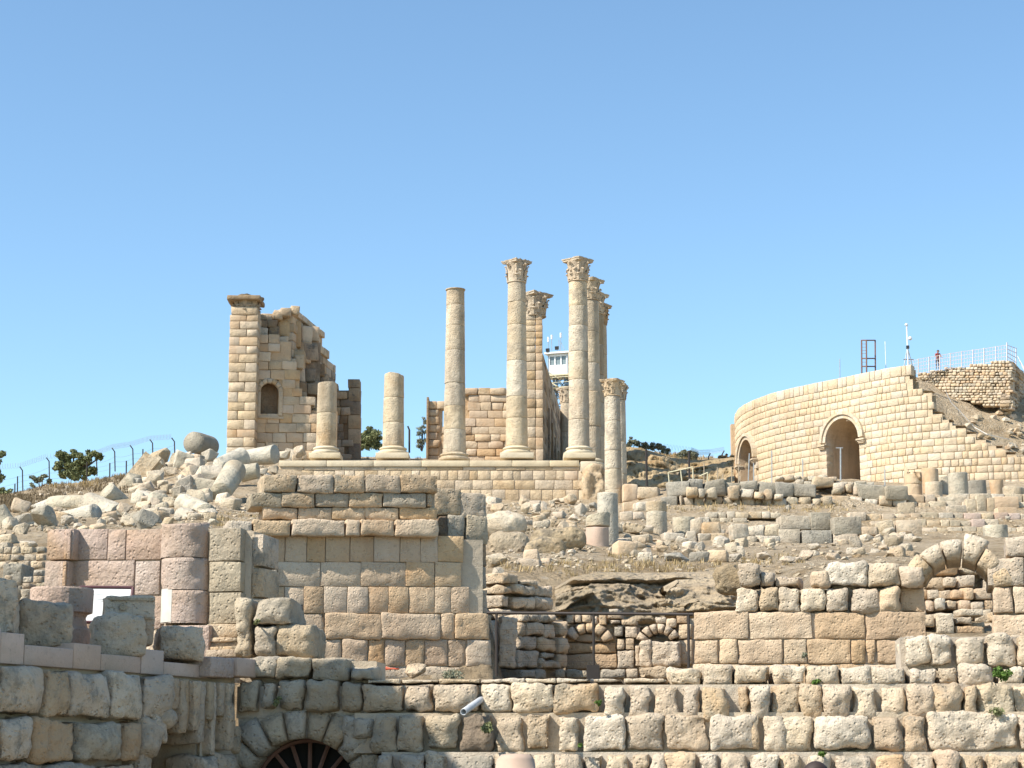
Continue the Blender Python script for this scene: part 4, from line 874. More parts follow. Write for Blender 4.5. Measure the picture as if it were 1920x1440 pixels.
# ragged core stones climbing to the right, behind
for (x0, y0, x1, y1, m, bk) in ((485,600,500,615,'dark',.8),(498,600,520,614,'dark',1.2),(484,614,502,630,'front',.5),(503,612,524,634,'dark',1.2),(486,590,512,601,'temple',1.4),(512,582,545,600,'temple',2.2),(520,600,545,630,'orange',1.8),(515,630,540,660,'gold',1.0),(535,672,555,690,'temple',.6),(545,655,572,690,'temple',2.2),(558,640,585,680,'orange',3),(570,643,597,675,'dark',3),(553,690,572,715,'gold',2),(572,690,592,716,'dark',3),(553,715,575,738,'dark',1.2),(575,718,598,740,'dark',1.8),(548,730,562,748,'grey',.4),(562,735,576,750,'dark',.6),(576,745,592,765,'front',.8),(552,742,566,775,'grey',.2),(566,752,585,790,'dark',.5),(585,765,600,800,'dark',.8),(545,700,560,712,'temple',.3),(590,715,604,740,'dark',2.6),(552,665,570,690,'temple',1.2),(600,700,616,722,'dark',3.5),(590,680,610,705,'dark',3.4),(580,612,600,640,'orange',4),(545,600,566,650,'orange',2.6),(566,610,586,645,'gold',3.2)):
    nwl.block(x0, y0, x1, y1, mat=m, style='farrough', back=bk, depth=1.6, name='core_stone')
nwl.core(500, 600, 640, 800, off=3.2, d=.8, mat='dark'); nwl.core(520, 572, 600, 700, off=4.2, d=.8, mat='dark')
# receding side wall seen at a slant: neat courses with a cornice
rcw = Wall('receding_temple_wall', 'steeply receding ruined wall with a moulded cornice behind the left corner pier', 'wall', (548, 137.5), (631, 150), 640, zat(870, 137.5), 'gold', 'far', 1.4, .02, .05)
za = rcw.loc(548, 578)[1]; hs = 1.05; L_ = rcw.loc(630, 640)[0]
zz = za; first = True; rows = []
while zz > .4: rows.append((zz-hs*(.75 if first else 1)*.62, zz)); zz = rows[-1][0]; first = False
for ri_, (z0_, z1_) in enumerate(rows):
    x = 0; lim = L_*(1 if ri_ > 3 else (.66 if ri_ < 2 else .80 if ri_ < 3 else 1))
    while x < lim:
        wd = R.uniform(1.1, 2.0); x2 = min(x+wd, lim)
        if x2-x > .3: rcw.stone(x, x2, z0_, z1_, mat=R.choice(('temple','gold','temple') if ri_ < 3 else ('gold','orange','dark')), back=(-.22 if ri_ == 0 else -.12 if ri_ == 2 else 0))
        x = x2
mb = MB(); mb.box((L_/2, .75, (rows[5][1])/2), (L_-.1, .9, rows[5][1])); mb.box((L_*.36, .7, rows[5][1]+(za-rows[5][1])/2-.1), (L_*.7, .8, za-rows[5][1]-.2)); mb.build('core', M['orange'], rcw.root)
for b in ((526,577,546,592,1.2),(544,573,562,590,1.6),(512,584,530,598,1.2)): nwl.block(*b[:4], mat='temple', style='farrough', back=b[4], depth=2.4, name='crowning_stone')
nwl.block(488, 588, 530, 600, mat='temple', style='farrough', back=1.6, depth=2.2, name='core_stone')
# low ruined jambs right of the stump
jw = Wall('ruined_jamb', 'low dark ruined wall with a taller smooth jamb, between the two column stumps', 'wall', (600, 147), (676, 147), 780, zat(866, 147), 'dark', 'far', 1.0, .02, .08)
jw.block(652, 711, 675, 727, mat='dark', depth=1.4); 
for y0, y1 in ((727,752),(752,778),(778,804),(804,832),(832,864)): jw.block(653, y0, 675, y1, mat=R.choice(('dark','orange')), depth=1.4)
reg(jw, [(596,714),(634,714),(636,728),(652,730)], 700, 866, 15, 15, 26, (), ('orange','dark','gold'), ('far','farrough'), bj=.2)
jw.core(600, 672, 732, 864, off=.14, d=.8, mat='dark')
# ---------------------------------------------------------------- cella: rear wall, anta pier and long right side wall
cl = Wall('cella_wall', 'golden ruined rear wall of the temple with a ragged top, seen between the tall columns', 'wall', (800, 152), (1000, 152), 790, zat(868, 152), 'gold', 'far', 1.2, .03, .12)
reg(cl, [(829,772),(832,800),(870,800),(871,724),(905,722),(948,725),(1000,722)], 715, 868, 14.5, 16, 36, (), ('gold','gold','temple','orange'), ('far','farrough','far'), bj=.18)
reg(cl, [(802,744),(829,745),(830,800)], 735, 868, 14.5, 14, 24, (), ('gold','temple','orange'), ('farrough','far'), bj=.2)
cl.block(799, 744, 804, 866, mat='dark', depth=1.6, back=-.3)
cl.core(803, 829, 760, 868, off=.2, d=.8, mat='orange'); cl.core(840, 1000, 740, 868, off=.2, d=.8, mat='orange'); cl.core(829,870,800,868, off=.2, d=.8, mat='orange')
ap = Wall('anta_pier', 'tall square pier with a carved capital directly behind the second tallest column', 'pier', (982, 133.5), (1019, 133.5), 700, zat(866, 133.5), 'gold', 'far', 1.5, .02, .03)
ys = [864,842,820,800,783,765,748,730,712,695,678,662,648,634,622,610,600,590]
for i, (y1, y0) in enumerate(zip(ys[:-1], ys[1:])):
    ap.block(983, y0, 1004, y1, mat='temple'); ap.block(1004, y0, 1019-(865-y0)*.006, y1, mat=R.choice(('gold','gold','orange')), back=.02)
mb = capital_geo(.86, 1.75, 91, .12); s, z = ap.loc(1001, 591); mb.build('capital', M['temple'], ap.root, (s, .8, z))
sw = Wall('cella_side_wall', 'long streaked temple side wall receding steeply behind the square pier with a carved capital', 'wall', (1018, 135), (1062, 168), 760, zat(866, 135), 'gold', 'far', 1.2, .02, .02)
L_ = sw.loc(1062, 760)[0]; zt0 = sw.loc(1019, 668)[1]; zb0 = sw.loc(1062, 845)[1]
x = 0; nrow_ = 14
for k in range(nrow_):
    z0_, z1_ = zt0*k/nrow_, zt0*(k+1)/nrow_; x = 0
    while x < L_:
        wd = R.uniform(1.3, 2.6); x2 = min(L_, x+wd); lim = zt0 if x < L_*.82 else zt0-(x-L_*.82)/(L_*.18)*(zt0*.5)
        if x2-x > .2 and z1_ <= lim+.01: sw.stone(x, x2, z0_, z1_, mat=R.choice(('temple','dark','temple','gold')), proud=.04, gap=.02)
        x = x2
mb = MB(); mb.box((L_*.41, .7, zt0/2-.1), (L_*.8, .9, zt0-.2)); mb.build('core', M['temple'], sw.root)
for k in range(5): 
    x = L_*(.16+.13*k); sw.stone(x, x+.5, .3, zt0*.62-.4*k, mat='dark', style='cut', back=-.16, depth=.2, name='pilaster')
# ================================================================ THEATRE
TP = [P(px, 890, D) for px, D in ((1379,162),(1384,159),(1395,156.5),(1415,154),(1450,151),(1500,148.3),(1580,144.8),(1640,142.2),(1700,140),(1770,138.6),(1850,137.6),(1920,137.0),(2010,136.6),(2100,136.6))]
TXY = np.array([(p.x, p.y) for p in TP]); seg = np.linalg.norm(np.diff(TXY, axis=0), axis=1); TS = np.concatenate([[0], np.cumsum(seg)])
dn = np.linspace(0, TS[-1], 240); cx_ = np.interp(dn, TS, TXY[:,0]); cy_ = np.interp(dn, TS, TXY[:,1])
for _ in range(60): cx_[1:-1] = (cx_[:-2]+cx_[2:]+2*cx_[1:-1])/4; cy_[1:-1] = (cy_[:-2]+cy_[2:]+2*cy_[1:-1])/4
ds = np.concatenate([[0], np.cumsum(np.hypot(np.diff(cx_), np.diff(cy_)))])
pxs = 960+F*cx_/(cy_*CT+20*ST)
def t_at(s): return np.interp(s, ds, cx_), np.interp(s, ds, cy_)
def t_yaw(s): a = t_at(s-.3); b = t_at(s+.3); return math.atan2(b[1]-a[1], b[0]-a[0])
def s_of(px, py=800):      # where the sight line through (px, py) meets the wall
    x = np.array([P(px, py, D).x for D in cy_]); k = np.argmin(np.abs(x-cx_)); 
    best = k
    return float(ds[best])
def s_of(px, py=800):
    v = (720-py)/F; xr = cy_/(CT-ST*v)*(px-960)/F; f = cx_-xr; k = np.nonzero((f[:-1] <= 0) & (f[1:] > 0))[0]
    if len(k) == 0: return 0.0 if px < 1500 else float(ds[-1])
    k = k[-1]; t = -f[k]/(f[k+1]-f[k]); return float(ds[k]+(ds[k+1]-ds[k])*t)
def tz(px, py): s = s_of(px, py); return zat(py, t_at(s)[1])
T0 = tz(1640, 930); TTOP = tz(1660, 691)
root = thing('theatre_wall', 'long curved theatre wall with two arched passages and a stepped right end', 'theatre', (*t_at(20), T0))
RO = Vector((*t_at(20), T0))
steps = [(0, 681), (1704,681), (1705,708),(1712,731),(1745,731),(1747,749),(1752,770),(1764,771),(1766,785),(1782,785),(1783,796),(1810,796),(1811,808),(1829,808),(1830,822),(1846,822),(1848,834),(1879,834),(1880,846),(1903,846),(1905,858),(1960,872),(2010,890),(2100,915)]
def ztop_at(s):
    # above the straight cornice until pixel 1704, then stepping down
    if s < sR: return TTOP
    px = np.interp(s, SPX[0], SPX[1]); py = [st[1] for st in steps if st[0] <= px][-1]; return zat(py, t_at(s)[1])
sR = s_of(1704, 690); gx = np.arange(1700, 2100, 4); SPX = (np.array([s_of(g, 800) for g in gx]), gx)
archs = []
for (xc, xl, xr, yspr, yap) in ((1580,1549,1611,818,785),(1402,1390,1415,858,825)):
    a, b = s_of(xl, yspr), s_of(xr, yspr); sm = (a+b)/2; r_ = (b-a)/2; zs = zat(yap, t_at(sm)[1])-r_; archs.append((sm, r_, zs))
def in_arch(s, z, m=0):
    for sm, r_, zs in archs:
        if abs(s-sm) < r_+m and (z < zs or (s-sm)**2+(z-zs)**2 < (r_+m)**2): return True
    return False
CH = .565; items = []; z = T0; rr2 = random.Random(4)
while z < TTOP-.1:
    z1 = min(z+CH*rr2.uniform(.96, 1.04), TTOP+.02); s = 0.15
    if TTOP-z1 < .3: z1 = TTOP
    while s < ds[-1]-1:
        wd = rr2.choice((.38,.44,.5,.58,.68,.8,1.0)); s2 = s+wd; sm = s+wd/2
        if z1 <= ztop_at(sm)+.12 and not in_arch(sm, (z+z1)/2, .12) : 
            if not (in_arch(s+.05, (z+z1)/2, .05) or in_arch(s2-.05, (z+z1)/2, .05)): items.append((s, s2, z, z1))
        s = s2
    z = z1
def weight(it):
    s = (it[0]+it[1])/2; x, y = t_at(s); px = 960+F*x/(y*1.0); yw = t_yaw(s)
    if px > 1925: return 0
    return (it[1]-it[0])*abs(math.cos(yw)-math.sin(yw)*x/y*-1*-1)*(it[3]-it[2])/y
items.sort(key=weight, reverse=True)
mb = MB()
for k, (s, s2, z, z1) in enumerate(items):
    sm = (s+s2)/2; x, y = t_at(sm); yw = t_yaw(sm); w_, h_ = s2-s-.035, z1-z-.035; back = -rr2.random()*.035
    if k < 296:
        me, sc_ = stone_mesh(w_, h_, .7, 'farboss', M['theatre']); o = put('stone', me, root, (x-RO.x-math.sin(yw)*(.35+back), y-RO.y+math.cos(yw)*(.35+back), (z+z1)/2-RO.z), (0,0,yw), sc_)
    else:
        V, Fc = stone_geo(w_, h_, .7, 'farboss', k % 37+500) 
        c, s_ = math.cos(yw), math.sin(yw); ox, oy, oz = x-RO.x-s_*(.35+back), y-RO.y+c*(.35+back), (z+z1)/2-RO.z
        mb.add(np.stack([V[:,0]*c-V[:,1]*s_+ox, V[:,0]*s_+V[:,1]*c+oy, V[:,2]+oz], 1).tolist(), Fc)
stuff(mb.build('far_stones', M['theatre'], root, smooth=True))
# solid core behind the facing stones, with the arch openings cut
mb = MB(); g = .24; ns = int(ds[-1]/g)
for layer_, off in ((0, .055), (1, 1.3)):
    V = {}; 
    for i in range(ns):
        s = i*g; zt_ = ztop_at(s+g/2)-.06; nz = max(1, int((zt_-T0)/g))
        for j in range(nz):
            if in_arch(s+g/2, T0+(j+.5)*g, .10): continue
            q = []
            for (ss, zz) in ((s, T0+j*g), (s+g, T0+j*g), (s+g, min(zt_, T0+(j+1)*g)), (s, min(zt_, T0+(j+1)*g))):
                key = (round(ss/g), round(zz, 2))
                if key not in V:
                    x, y = t_at(ss); yw = t_yaw(ss); V[key] = len(mb.V); mb.V.append((x-RO.x-math.sin(yw)*off, y-RO.y+math.cos(yw)*off, zz-RO.z))
                q.append(V[key])
            mb.F.append(tuple(q) if layer_ == 0 else tuple(q[::-1]))
for i in range(ns):
    s = i*g; z = ztop_at(s+g/2)-.05; q = []
    for ss, off in ((s,.1),(s+g,.1),(s+g,1.3),(s,1.3)):
        x, y = t_at(ss); yw = t_yaw(ss); q.append((x-RO.x-math.sin(yw)*off, y-RO.y+math.cos(yw)*off, z-RO.z))
    mb.add(q, [(0,1,2,3)])
mb.build('core', M['theatre'], root)
# vaulted passages and their moulded arches
for ai, (sm, r_, zs) in enumerate(archs):
    x, y = t_at(sm); yw = t_yaw(sm); c, s_ = math.cos(yw), math.sin(yw)
    def L2(u, d, zz): return (x+u*c-d*s_-RO.x, y+u*s_+d*c-RO.y, zz-RO.z)
    mb = MB(); N = 14; prof = [(-r_, T0)]+[(-r_*math.cos(math.pi*k/N), zs+r_*math.sin(math.pi*k/N)) for k in range(N+1)]+[(r_, T0)]
    for d0, d1 in ((-.02, .9), (.9, 1.9), (1.9, 3.2), (3.2, 5.2)):
        for (u0, z0_), (u1, z1_) in zip(prof[:-1], prof[1:]): mb.add([L2(u0,d0,z0_), L2(u0,d1,z0_), L2(u1,d1,z1_), L2(u1,d0,z1_)], [(0,1,2,3)])
    mb.build('vault', M['gold'], root)
    mb = MB(); n0 = 0; mb.add([L2(u, 5.2, zz) for u, zz in prof], [tuple(range(len(prof)))]); mb.build('passage_end', M['orange'], root)
    for (ra, rb, pr) in ((r_, r_+.30, .16), (r_+.30, r_+.55, .28)):
        NV = 11
        for k in range(NV):
            t0, t1 = math.pi*k/NV+.004, math.pi*(k+1)/NV-.004; V = []; q = 4
            for d in (-pr, .2):
                for rr in (ra, rb):
                    for m in range(q+1): t = t0+(t1-t0)*m/q; V.append(L2(-rr*math.cos(t), d, zs+rr*math.sin(t)))
            n1 = q+1; Fc = []
            for m in range(q): Fc += [(m, m+1, n1+m+1, n1+m), (2*n1+m, 3*n1+m, 3*n1+m+1, 2*n1+m+1), (m, 2*n1+m, 2*n1+m+1, m+1), (n1+m, n1+m+1, 3*n1+m+1, 3*n1+m)]
            Fc += [(0, n1, 3*n1, 2*n1), (q, 2*n1+q, 3*n1+q, n1+q)]
            link_mesh('arch_stone', V, Fc, M['theatre'], root)
    for sg in (-1, 1):
        mb = MB(); cx0 = sg*(r_+.32)
        for dz, hh, pr, ww in ((0,.12,.36,.78),(-.12,.10,.28,.66),(-.22,.1,.22,.56)):
            V = [L2(cx0+a*ww/2, d, zs-.28+dz+b_*hh) for a in (-1,1) for d in (-pr,.2) for b_ in (0,1)]
            mb.add(V, [(0,1,3,2),(4,6,7,5),(0,4,5,1),(2,3,7,6),(0,2,6,4),(1,5,7,3)])
        mb.build('impost', M['theatre'], root)
    zz = T0
    while zz < zs-.3:
        for sg in (-1, 1):
            w_ = .5 if int(zz*2) % 2 else .75
            me, sc_ = stone_mesh(w_, .53, .9, 'cut', M['theatre']); q = L2(sg*(r_+w_/2), .40, zz+.27); put('jamb_stone', me, root, q, (0,0,yw), sc_)
        zz += .55
# left end pilaster strip
x, y = t_at(.1); MB().box((x-RO.x-.1, y-RO.y-.1, (tz(1380,790)-T0)/2), (.5, .8, tz(1380, 790)-T0)).build('end_pilaster', M['gold'], root)
# ---------------------------------------------------------------- bank of earth and rubble behind the stepped end
def bank_sheet():
    cols = (1690, 1712, 1745, 1770, 1800, 1840, 1880, 1920, 1980, 2300)
    lo = (700, 735, 762, 790, 805, 826, 846, 866, 880, 930); hi = (690, 700, 712, 722, 732, 738, 742, 742, 742, 760); V = []; nx = 90; nz = 26
    xs = np.linspace(1690, 2300, nx)
    for j in range(nz):
        f = j/(nz-1)
        for px in xs: py = np.interp(px, cols, lo)*(1-f)+np.interp(px, cols, hi)*f; V.append(P(px, py, 140.3+f*11))
    A_ = np.array(V); A_[:,2] += fbm(A_*.6, 4)*.55-.3; V = A_.tolist()
    Fc = [(j*nx+i, j*nx+i+1, (j+1)*nx+i+1, (j+1)*nx+i) for j in range(nz-1) for i in range(nx-1)]
    n0 = len(V)
    for i in range(nx): x, y, z = V[(nz-1)*nx+i]; V.append((x, y+25, z-.5))
    for i in range(nx): x, y, z = V[i]; V.append((x, y+.5, z-4))
    Fc += [((nz-1)*nx+i, (nz-1)*nx+i+1, n0+i+1, n0+i) for i in range(nx-1)]+[(n0+nx+i, n0+nx+i+1, i+1, i) for i in range(nx-1)]
    return struct(link_mesh('earth_bank', V, Fc, M['ground'], smooth=True))
bank_sheet()
uw = Wall('upper_rubble_wall', 'rough honey coloured rubble wall above the theatre steps, below the white lattice fence', 'wall', (1722, 151), (1893, 147), 720, zat(760, 149), 'gold', 'farrough', .8, .03, .12)
cnt = 0; mbx = []
y = 768
while y > 676:
    h_ = 5.2*R.uniform(.85, 1.2); x = 1716+max(0, (y-700))*.9; lim = 1893
    while x < lim:
        wd = R.uniform(5, 10); top = np.interp(x, [1720,1780,1830,1880,1893], [699,689,682,675,674]); low = np.interp(x, [1720,1800,1893], [716,750,768])
        if y-h_ > top-2.5 and y < low+4:
            (mbx.append((x, y-h_, x+wd, y)))
        x += wd
    y -= h_
R.shuffle(mbx)
big = sorted(mbx, key=lambda b: -(b[2]-b[0])*(b[3]-b[1]))
for k, b in enumerate(big[:290]): uw.block(*b, mat=R.choice(('gold','theatre','rubble')), name='rubble_stone')
mb = MB()
for b in big[290:]:
    s0, s1 = uw.loc(b[0], b[1])[0], uw.loc(b[2], b[1])[0]; z0_, z1_ = uw.loc(b[0], b[3])[1], uw.loc(b[0], b[1])[1]
    V, Fc = stone_geo(s1-s0-.03, z1_-z0_-.03, .6, 'farrough', R.randrange(9999)); mb.add((V+np.array([(s0+s1)/2, .3-R.random()*.1, (z0_+z1_)/2])).tolist(), Fc)
if mb.V: stuff(mb.build('small_stones', M['theatre'], uw.root, smooth=True))
V = []; s_ = uw.loc
pts = [s_(1718,702),s_(1760,694),s_(1830,684),s_(1891,677),s_(1891,762),s_(1800,748),s_(1718,716)]
n = len(pts); V = [(a, .35, b) for a, b in pts]+[(a, 1.6, b) for a, b in pts]; Fc = [tuple(range(n)), tuple(range(2*n-1, n-1, -1))]+[(i, n+i, n+(i+1)%n, (i+1)%n) for i in range(n)]
link_mesh('core', V, Fc, M['mortar'], uw.root)
# its shaded right return
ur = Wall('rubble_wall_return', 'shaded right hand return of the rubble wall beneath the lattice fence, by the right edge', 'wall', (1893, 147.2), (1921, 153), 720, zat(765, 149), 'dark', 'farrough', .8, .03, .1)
y = 765
while y > 684:
    h_ = 6.5; x = 1893
    while x < 1922: 
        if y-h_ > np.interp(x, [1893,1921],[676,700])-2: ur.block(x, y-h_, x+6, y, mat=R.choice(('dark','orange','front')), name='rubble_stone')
        x += 6
    y -= h_
ur.core(1893, 1921, 695, 765, off=.4, d=.6)
# ---------------------------------------------------------------- things on the theatre
def pole(px, y0, y1, D, r, label, mat='timber', name='pole', cat='pole', px1=None, group=None):
    a, b = P(px, y1, D), P(px if px1 is None else px1, y0, D); a.z -= .3
    return tag(MB().tube((0,0,0), b-a, r, 7).build(name, M[mat], None, a), label, cat, group)
ft = thing('steel_frame', 'open three legged dark red steel frame with a ladder side above the theatre wall', 'frame', P(1628, 690, 147))
o_ = P(1628, 690, 147); pt = lambda px, py, D: P(px, py, D)-o_
L3 = [(1616, 147.5), (1625, 146), (1641.5, 147.5)]
for px, D in L3: MB().tube(pt(px, 712, D), pt(px-.6, 638, D), .06, 6).build('leg', M['rust'], ft)
for py in (638, 672, 687):
    for (a, b) in ((0,1),(1,2),(2,0)): MB().tube(pt(L3[a][0]-(.5 if py < 650 else 0), py, L3[a][1]), pt(L3[b][0]-(.5 if py < 650 else 0), py, L3[b][1]), .055, 5).build('brace', M['rust'], ft)
for py in (645, 651, 657, 663, 679): MB().tube(pt(1616, py, 147.5), pt(1625, py, 146), .025, 4).build('rung', M['rust'], ft)
pole(1574.5, 673, 702, 147, .035, 'thin short pole on the theatre wall, left of the red steel frame', 'steel')
pole(1661, 640, 686, 147, .03, 'thin whip aerial between the red steel frame and the white mast', 'whitepaint', 'aerial', 'aerial', 1659.5)
ms = thing('weather_mast', 'white mast with two round white drums on a tripod above the theatre wall', 'mast', P(1702, 690, 146)); o_ = P(1702, 690, 146)
MB().tube(pt(1703,690,146), pt(1700,608,146), .06, 8).build('pole', M['whitepaint'], ms)
for px, D in ((1692,146),(1716,146),(1704,148)): MB().tube(pt(px,706,D), pt(1701.5,652,146), .045, 5).build('leg', M['steel'], ms)
for a, b in ((1694,1713),): MB().tube(pt(a,674,146), pt(b,674,146), .035, 5).build('brace', M['rust'], ms)
def ball(mb, c, r, n=10, fy=1, fz=1):
    mb.lathe([(max(.001, r*math.sin(math.pi*k/n)), -r*fz*math.cos(math.pi*k/n)) for k in range(n+1)], 14, c); return mb
ball(MB(), pt(1699.5,609,146), .13).build('lamp', M['whitepaint'], ms, smooth=True); ball(MB(), pt(1706.5,634.5,145.8), .16).build('dish', M['whitepaint'], ms, smooth=True)
MB().box(pt(1702,651,146), (.22,.22,.25)).build('junction_box', M['blackplastic'], ms)
# lattice fence
lf = thing('lattice_fence', 'long pale lattice fence along the top of the rubble wall at the upper right', 'fence', P(1706, 700, 148.5)); o_ = P(1706, 700, 148.5)
ftop = lambda px: np.interp(px, [1700,1720,1760,1800,1850,1888,1905], [679,674,666.5,660,653,647,653]); fbot = lambda px: np.interp(px, [1700,1720,1760,1800,1850,1888,1905], [702,700,694,688,680,675,688])
fD = lambda px: np.interp(px, [1700,1888,1905], [150,148.6,153])
pp = [1704, 1722, 1742, 1762, 1782, 1803, 1824, 1845, 1867, 1888, 1905]
for px in pp: MB().tube(pt(px, fbot(px)+2, fD(px)), pt(px, ftop(px)-(5 if px == 1888 else 1), fD(px)), .05, 5).build('post', M['fencewhite'], lf)
for a, b in zip(pp[:-1], pp[1:]):
    for f in (0, .25, .5, .75, 1):
        py = lambda px: ftop(px)+(fbot(px)-ftop(px))*f
        MB().tube(pt(a, py(a), fD(a)), pt(b, py(b), fD(b)), .028, 4).build('rail', M['fencewhite'], lf)
    m = 3
    for q in range(1, m+1):
        px = a+(b-a)*q/(m+1); MB().tube(pt(px, ftop(px), fD(px)), pt(px, fbot(px), fD(px)), .022, 4).build('slat', M['fencewhite'], lf)
for k in range(5):
    a, b = pt(1908+k*2, 668+k*5, 150), pt(1925+k*2, 700+k*6, 146); MB().tube(a, b, .03, 4).build('handrail', M['fencewhite'], lf) if k < 3 else None
# ---------------------------------------------------------------- people
def person(px, pfoot, ptop, D, label, shirt, pants, hair, lean=0, arms='rail', yaw=0, skinc=(.42,.26,.18), hat=None):
    H = zat(ptop, D)-zat(pfoot, D); k = H/1.72; base = P(px, pfoot, D)
    J = dict(pel=(0,0,.95), ch=(0,lean*.25,1.30), nk=(0,lean*.40,1.47), hd=(0,lean*.46,1.56), top=(0,lean*.48,1.70),
             lh=(-.09,0,.90), lk=(-.10,.02,.50), la=(-.10,0,.09), lt=(-.11,-.14,.04), rh=(.09,0,.90), rk=(.10,.02,.50), ra=(.10,.02,.09), rt=(.11,-.12,.04),
             ls=(-.18,lean*.3,1.40), le=(-.24,lean*.35-.05,1.14), lw=(-.22,lean*.5-.25,1.02), rs=(.18,lean*.3,1.40), re=(.24,lean*.35-.05,1.14), rw=(.22,lean*.5-.25,1.02))
    rad = dict(pel=.13, ch=.145, nk=.055, hd=.085, top=.075, lh=.09, lk=.06, la=.045, lt=.04, rh=.09, rk=.06, ra=.045, rt=.04, ls=.06, le=.045, lw=.033, rs=.06, re=.045, rw=.033)
    E = [('pel','ch'),('ch','nk'),('nk','hd'),('hd','top'),('pel','lh'),('lh','lk'),('lk','la'),('la','lt'),('pel','rh'),('rh','rk'),('rk','ra'),('ra','rt'),('ch','ls'),('ls','le'),('le','lw'),('ch','rs'),('rs','re'),('re','rw')]
    for sd, sg in (('l', -1), ('r', 1)):       # five fingers on each hand
        w0 = Vector(J[sd+'w']); J[sd+'p'] = tuple(w0+Vector((0,-.07,-.02))); rad[sd+'p'] = .028; E.append((sd+'w', sd+'p'))
        for q in range(4): n_ = f'{sd}f{q}'; J[n_] = tuple(w0+Vector(((q-1.5)*.022,-.15+abs(q-1.3)*.012,-.05))); rad[n_] = .009; E.append((sd+'p', n_))
        J[sd+'th'] = tuple(w0+Vector((-sg*.055,-.09,-.02))); rad[sd+'th'] = .010; E.append((sd+'p', sd+'th'))
    names = list(J); me = bpy.data.meshes.new('body'); me.from_pydata([tuple(Vector(J[n])*k) for n in names], [(names.index(a), names.index(b)) for a, b in E], [])
    t = thing('person', label, 'person', base, yaw); o = put('body', me, t)
    md = o.modifiers.new('skin', 'SKIN'); md.use_smooth_shade = True
    for i, n in enumerate(names): me.skin_vertices[0].data[i].radius = (rad[n]*k, rad[n]*k)
    me.skin_vertices[0].data[names.index('pel')].use_root = True
    o.modifiers.new('sub', 'SUBSURF').levels = 1; o.modifiers['sub'].render_levels = 2
    m, nt, b = newmat('person_clothes'); geo = nt.nodes.new('ShaderNodeTexCoord'); sx = nt.nodes.new('ShaderNodeSeparateXYZ'); nt.links.new(geo.outputs['Object'], sx.inputs[0])
    c = mixc(nt, rng(nt, sx.outputs[2], .955*k, .965*k), pants, shirt); c = mixc(nt, rng(nt, sx.outputs[2], 1.475*k, 1.485*k), c, skinc)
    ax = nt.nodes.new('ShaderNodeMath'); ax.operation = 'ABSOLUTE'; nt.links.new(sx.outputs[0], ax.inputs[0]); hm = nt.nodes.new('ShaderNodeMath'); hm.operation = 'MULTIPLY'
    nt.links.new(rng(nt, ax.outputs[0], .19*k, .20*k), hm.inputs[0]); nt.links.new(rng(nt, sx.outputs[2], 1.16*k, 1.15*k), hm.inputs[1]); c = mixc(nt, hm.outputs[0], c, skinc)
    nt.links.new(c, b.inputs['Base Color']); b.inputs['Roughness'].default_value = .85; me.materials.append(m)
    hd = Vector(J['hd'])*k
    mb = MB(); ball(mb, hd+Vector((0,.018,.045))*k, .112*k, 10, 1, 1.0); V = np.array(mb.V); msk = (V[:,1] < hd.y-.05*k) & (V[:,2] < hd.z+.07*k); V[msk,1] = hd.y-.02*k; mb.V = V.tolist(); mb.build('hair', plain('hair', hair, .7), t, smooth=True)
    mb = MB(); f = hd+Vector((0,-.098,-.01))*k; mb.tube(f+Vector((0,.02,.02))*k, f+Vector((0,-.022,-.012))*k, .012*k, 6); mb.build('nose', plain('skin', skinc), t)
    for sg in (-1, 1): ball(MB(), hd+Vector((sg*.034,-.088,.015))*k, .012*k, 6).build('eye', M['black'], t); ball(MB(), hd+Vector((sg*.098,.005,0))*k, .025*k, 6).build('ear', plain('skin', skinc), t)
    MB().box(hd+Vector((0,-.093,-.045))*k, (.04*k,.012*k,.008*k)).build('mouth', plain('lips', (.25,.09,.08)), t)
    if hat:
        mb = MB(); mb.lathe([(.25,-.045),(.252,-.038),(.13,0),(.122,.07),(.09,.10),(.01,.105)], 28, hd+Vector((0,.01,.055))*k); A_ = np.array(mb.V); mb.V = A_.tolist(); mb.build('sun_hat', plain('hat', hat, .85), t, smooth=True)
    return t
person(1758.5, 693.5, 657.5, 150.2, 'tiny far person in a red top leaning on the lattice fence, top right', (.30,.06,.05), (.03,.035,.06), (.03,.025,.02), lean=-.8)
person(1544, 1420+3500*1.6/14.0, 1426, 14.0, 'person with short dark brown hair, only the crown showing at the bottom edge', (.2,.2,.25), (.05,.05,.07), (.035,.02,.015), yaw=.4)
person(968, 1420+3500*1.6/12.2, 1417, 12.2, 'person in a beige sun hat, only the hat showing at the bottom edge', (.4,.38,.35), (.1,.1,.1), (.05,.03,.02), hat=(.46,.33,.25), yaw=.5)
# ---------------------------------------------------------------- watch tower
o_ = P(1045, 850, 178)
wt = thing('watch_tower', 'white guard cabin on a tall lattice steel tower with stairs, behind the temple columns', 'watch tower', o_, math.radians(-18))
Rz = Matrix.Rotation(math.radians(18), 3, 'Z')
pt = lambda px, py, D=178: Rz @ (P(px, py, D)-o_)
kk = 178/F; zc = lambda py: zat(py, 178)-o_.z; cx0 = pt(1052, 690).x
def cab(mat, x, y, z, a, b, c, name): return MB().box((x, y, z), (a, b, c)).build(name, M[mat], wt)
cw_ = 1.85; zf, zr = zc(705), zc(668)
cab('whitepaint', cx0, 0, (zf+zc(688))/2, cw_, cw_, zc(688)-zf, 'lower_panel'); cab('whitepaint', cx0, 0, (zc(668)+zc(672))/2, cw_, cw_, .22, 'upper_panel')
cab('glass', cx0, 0, (zc(688)+zc(672))/2, cw_-.16, cw_-.16, zc(672)-zc(688), 'window_band')
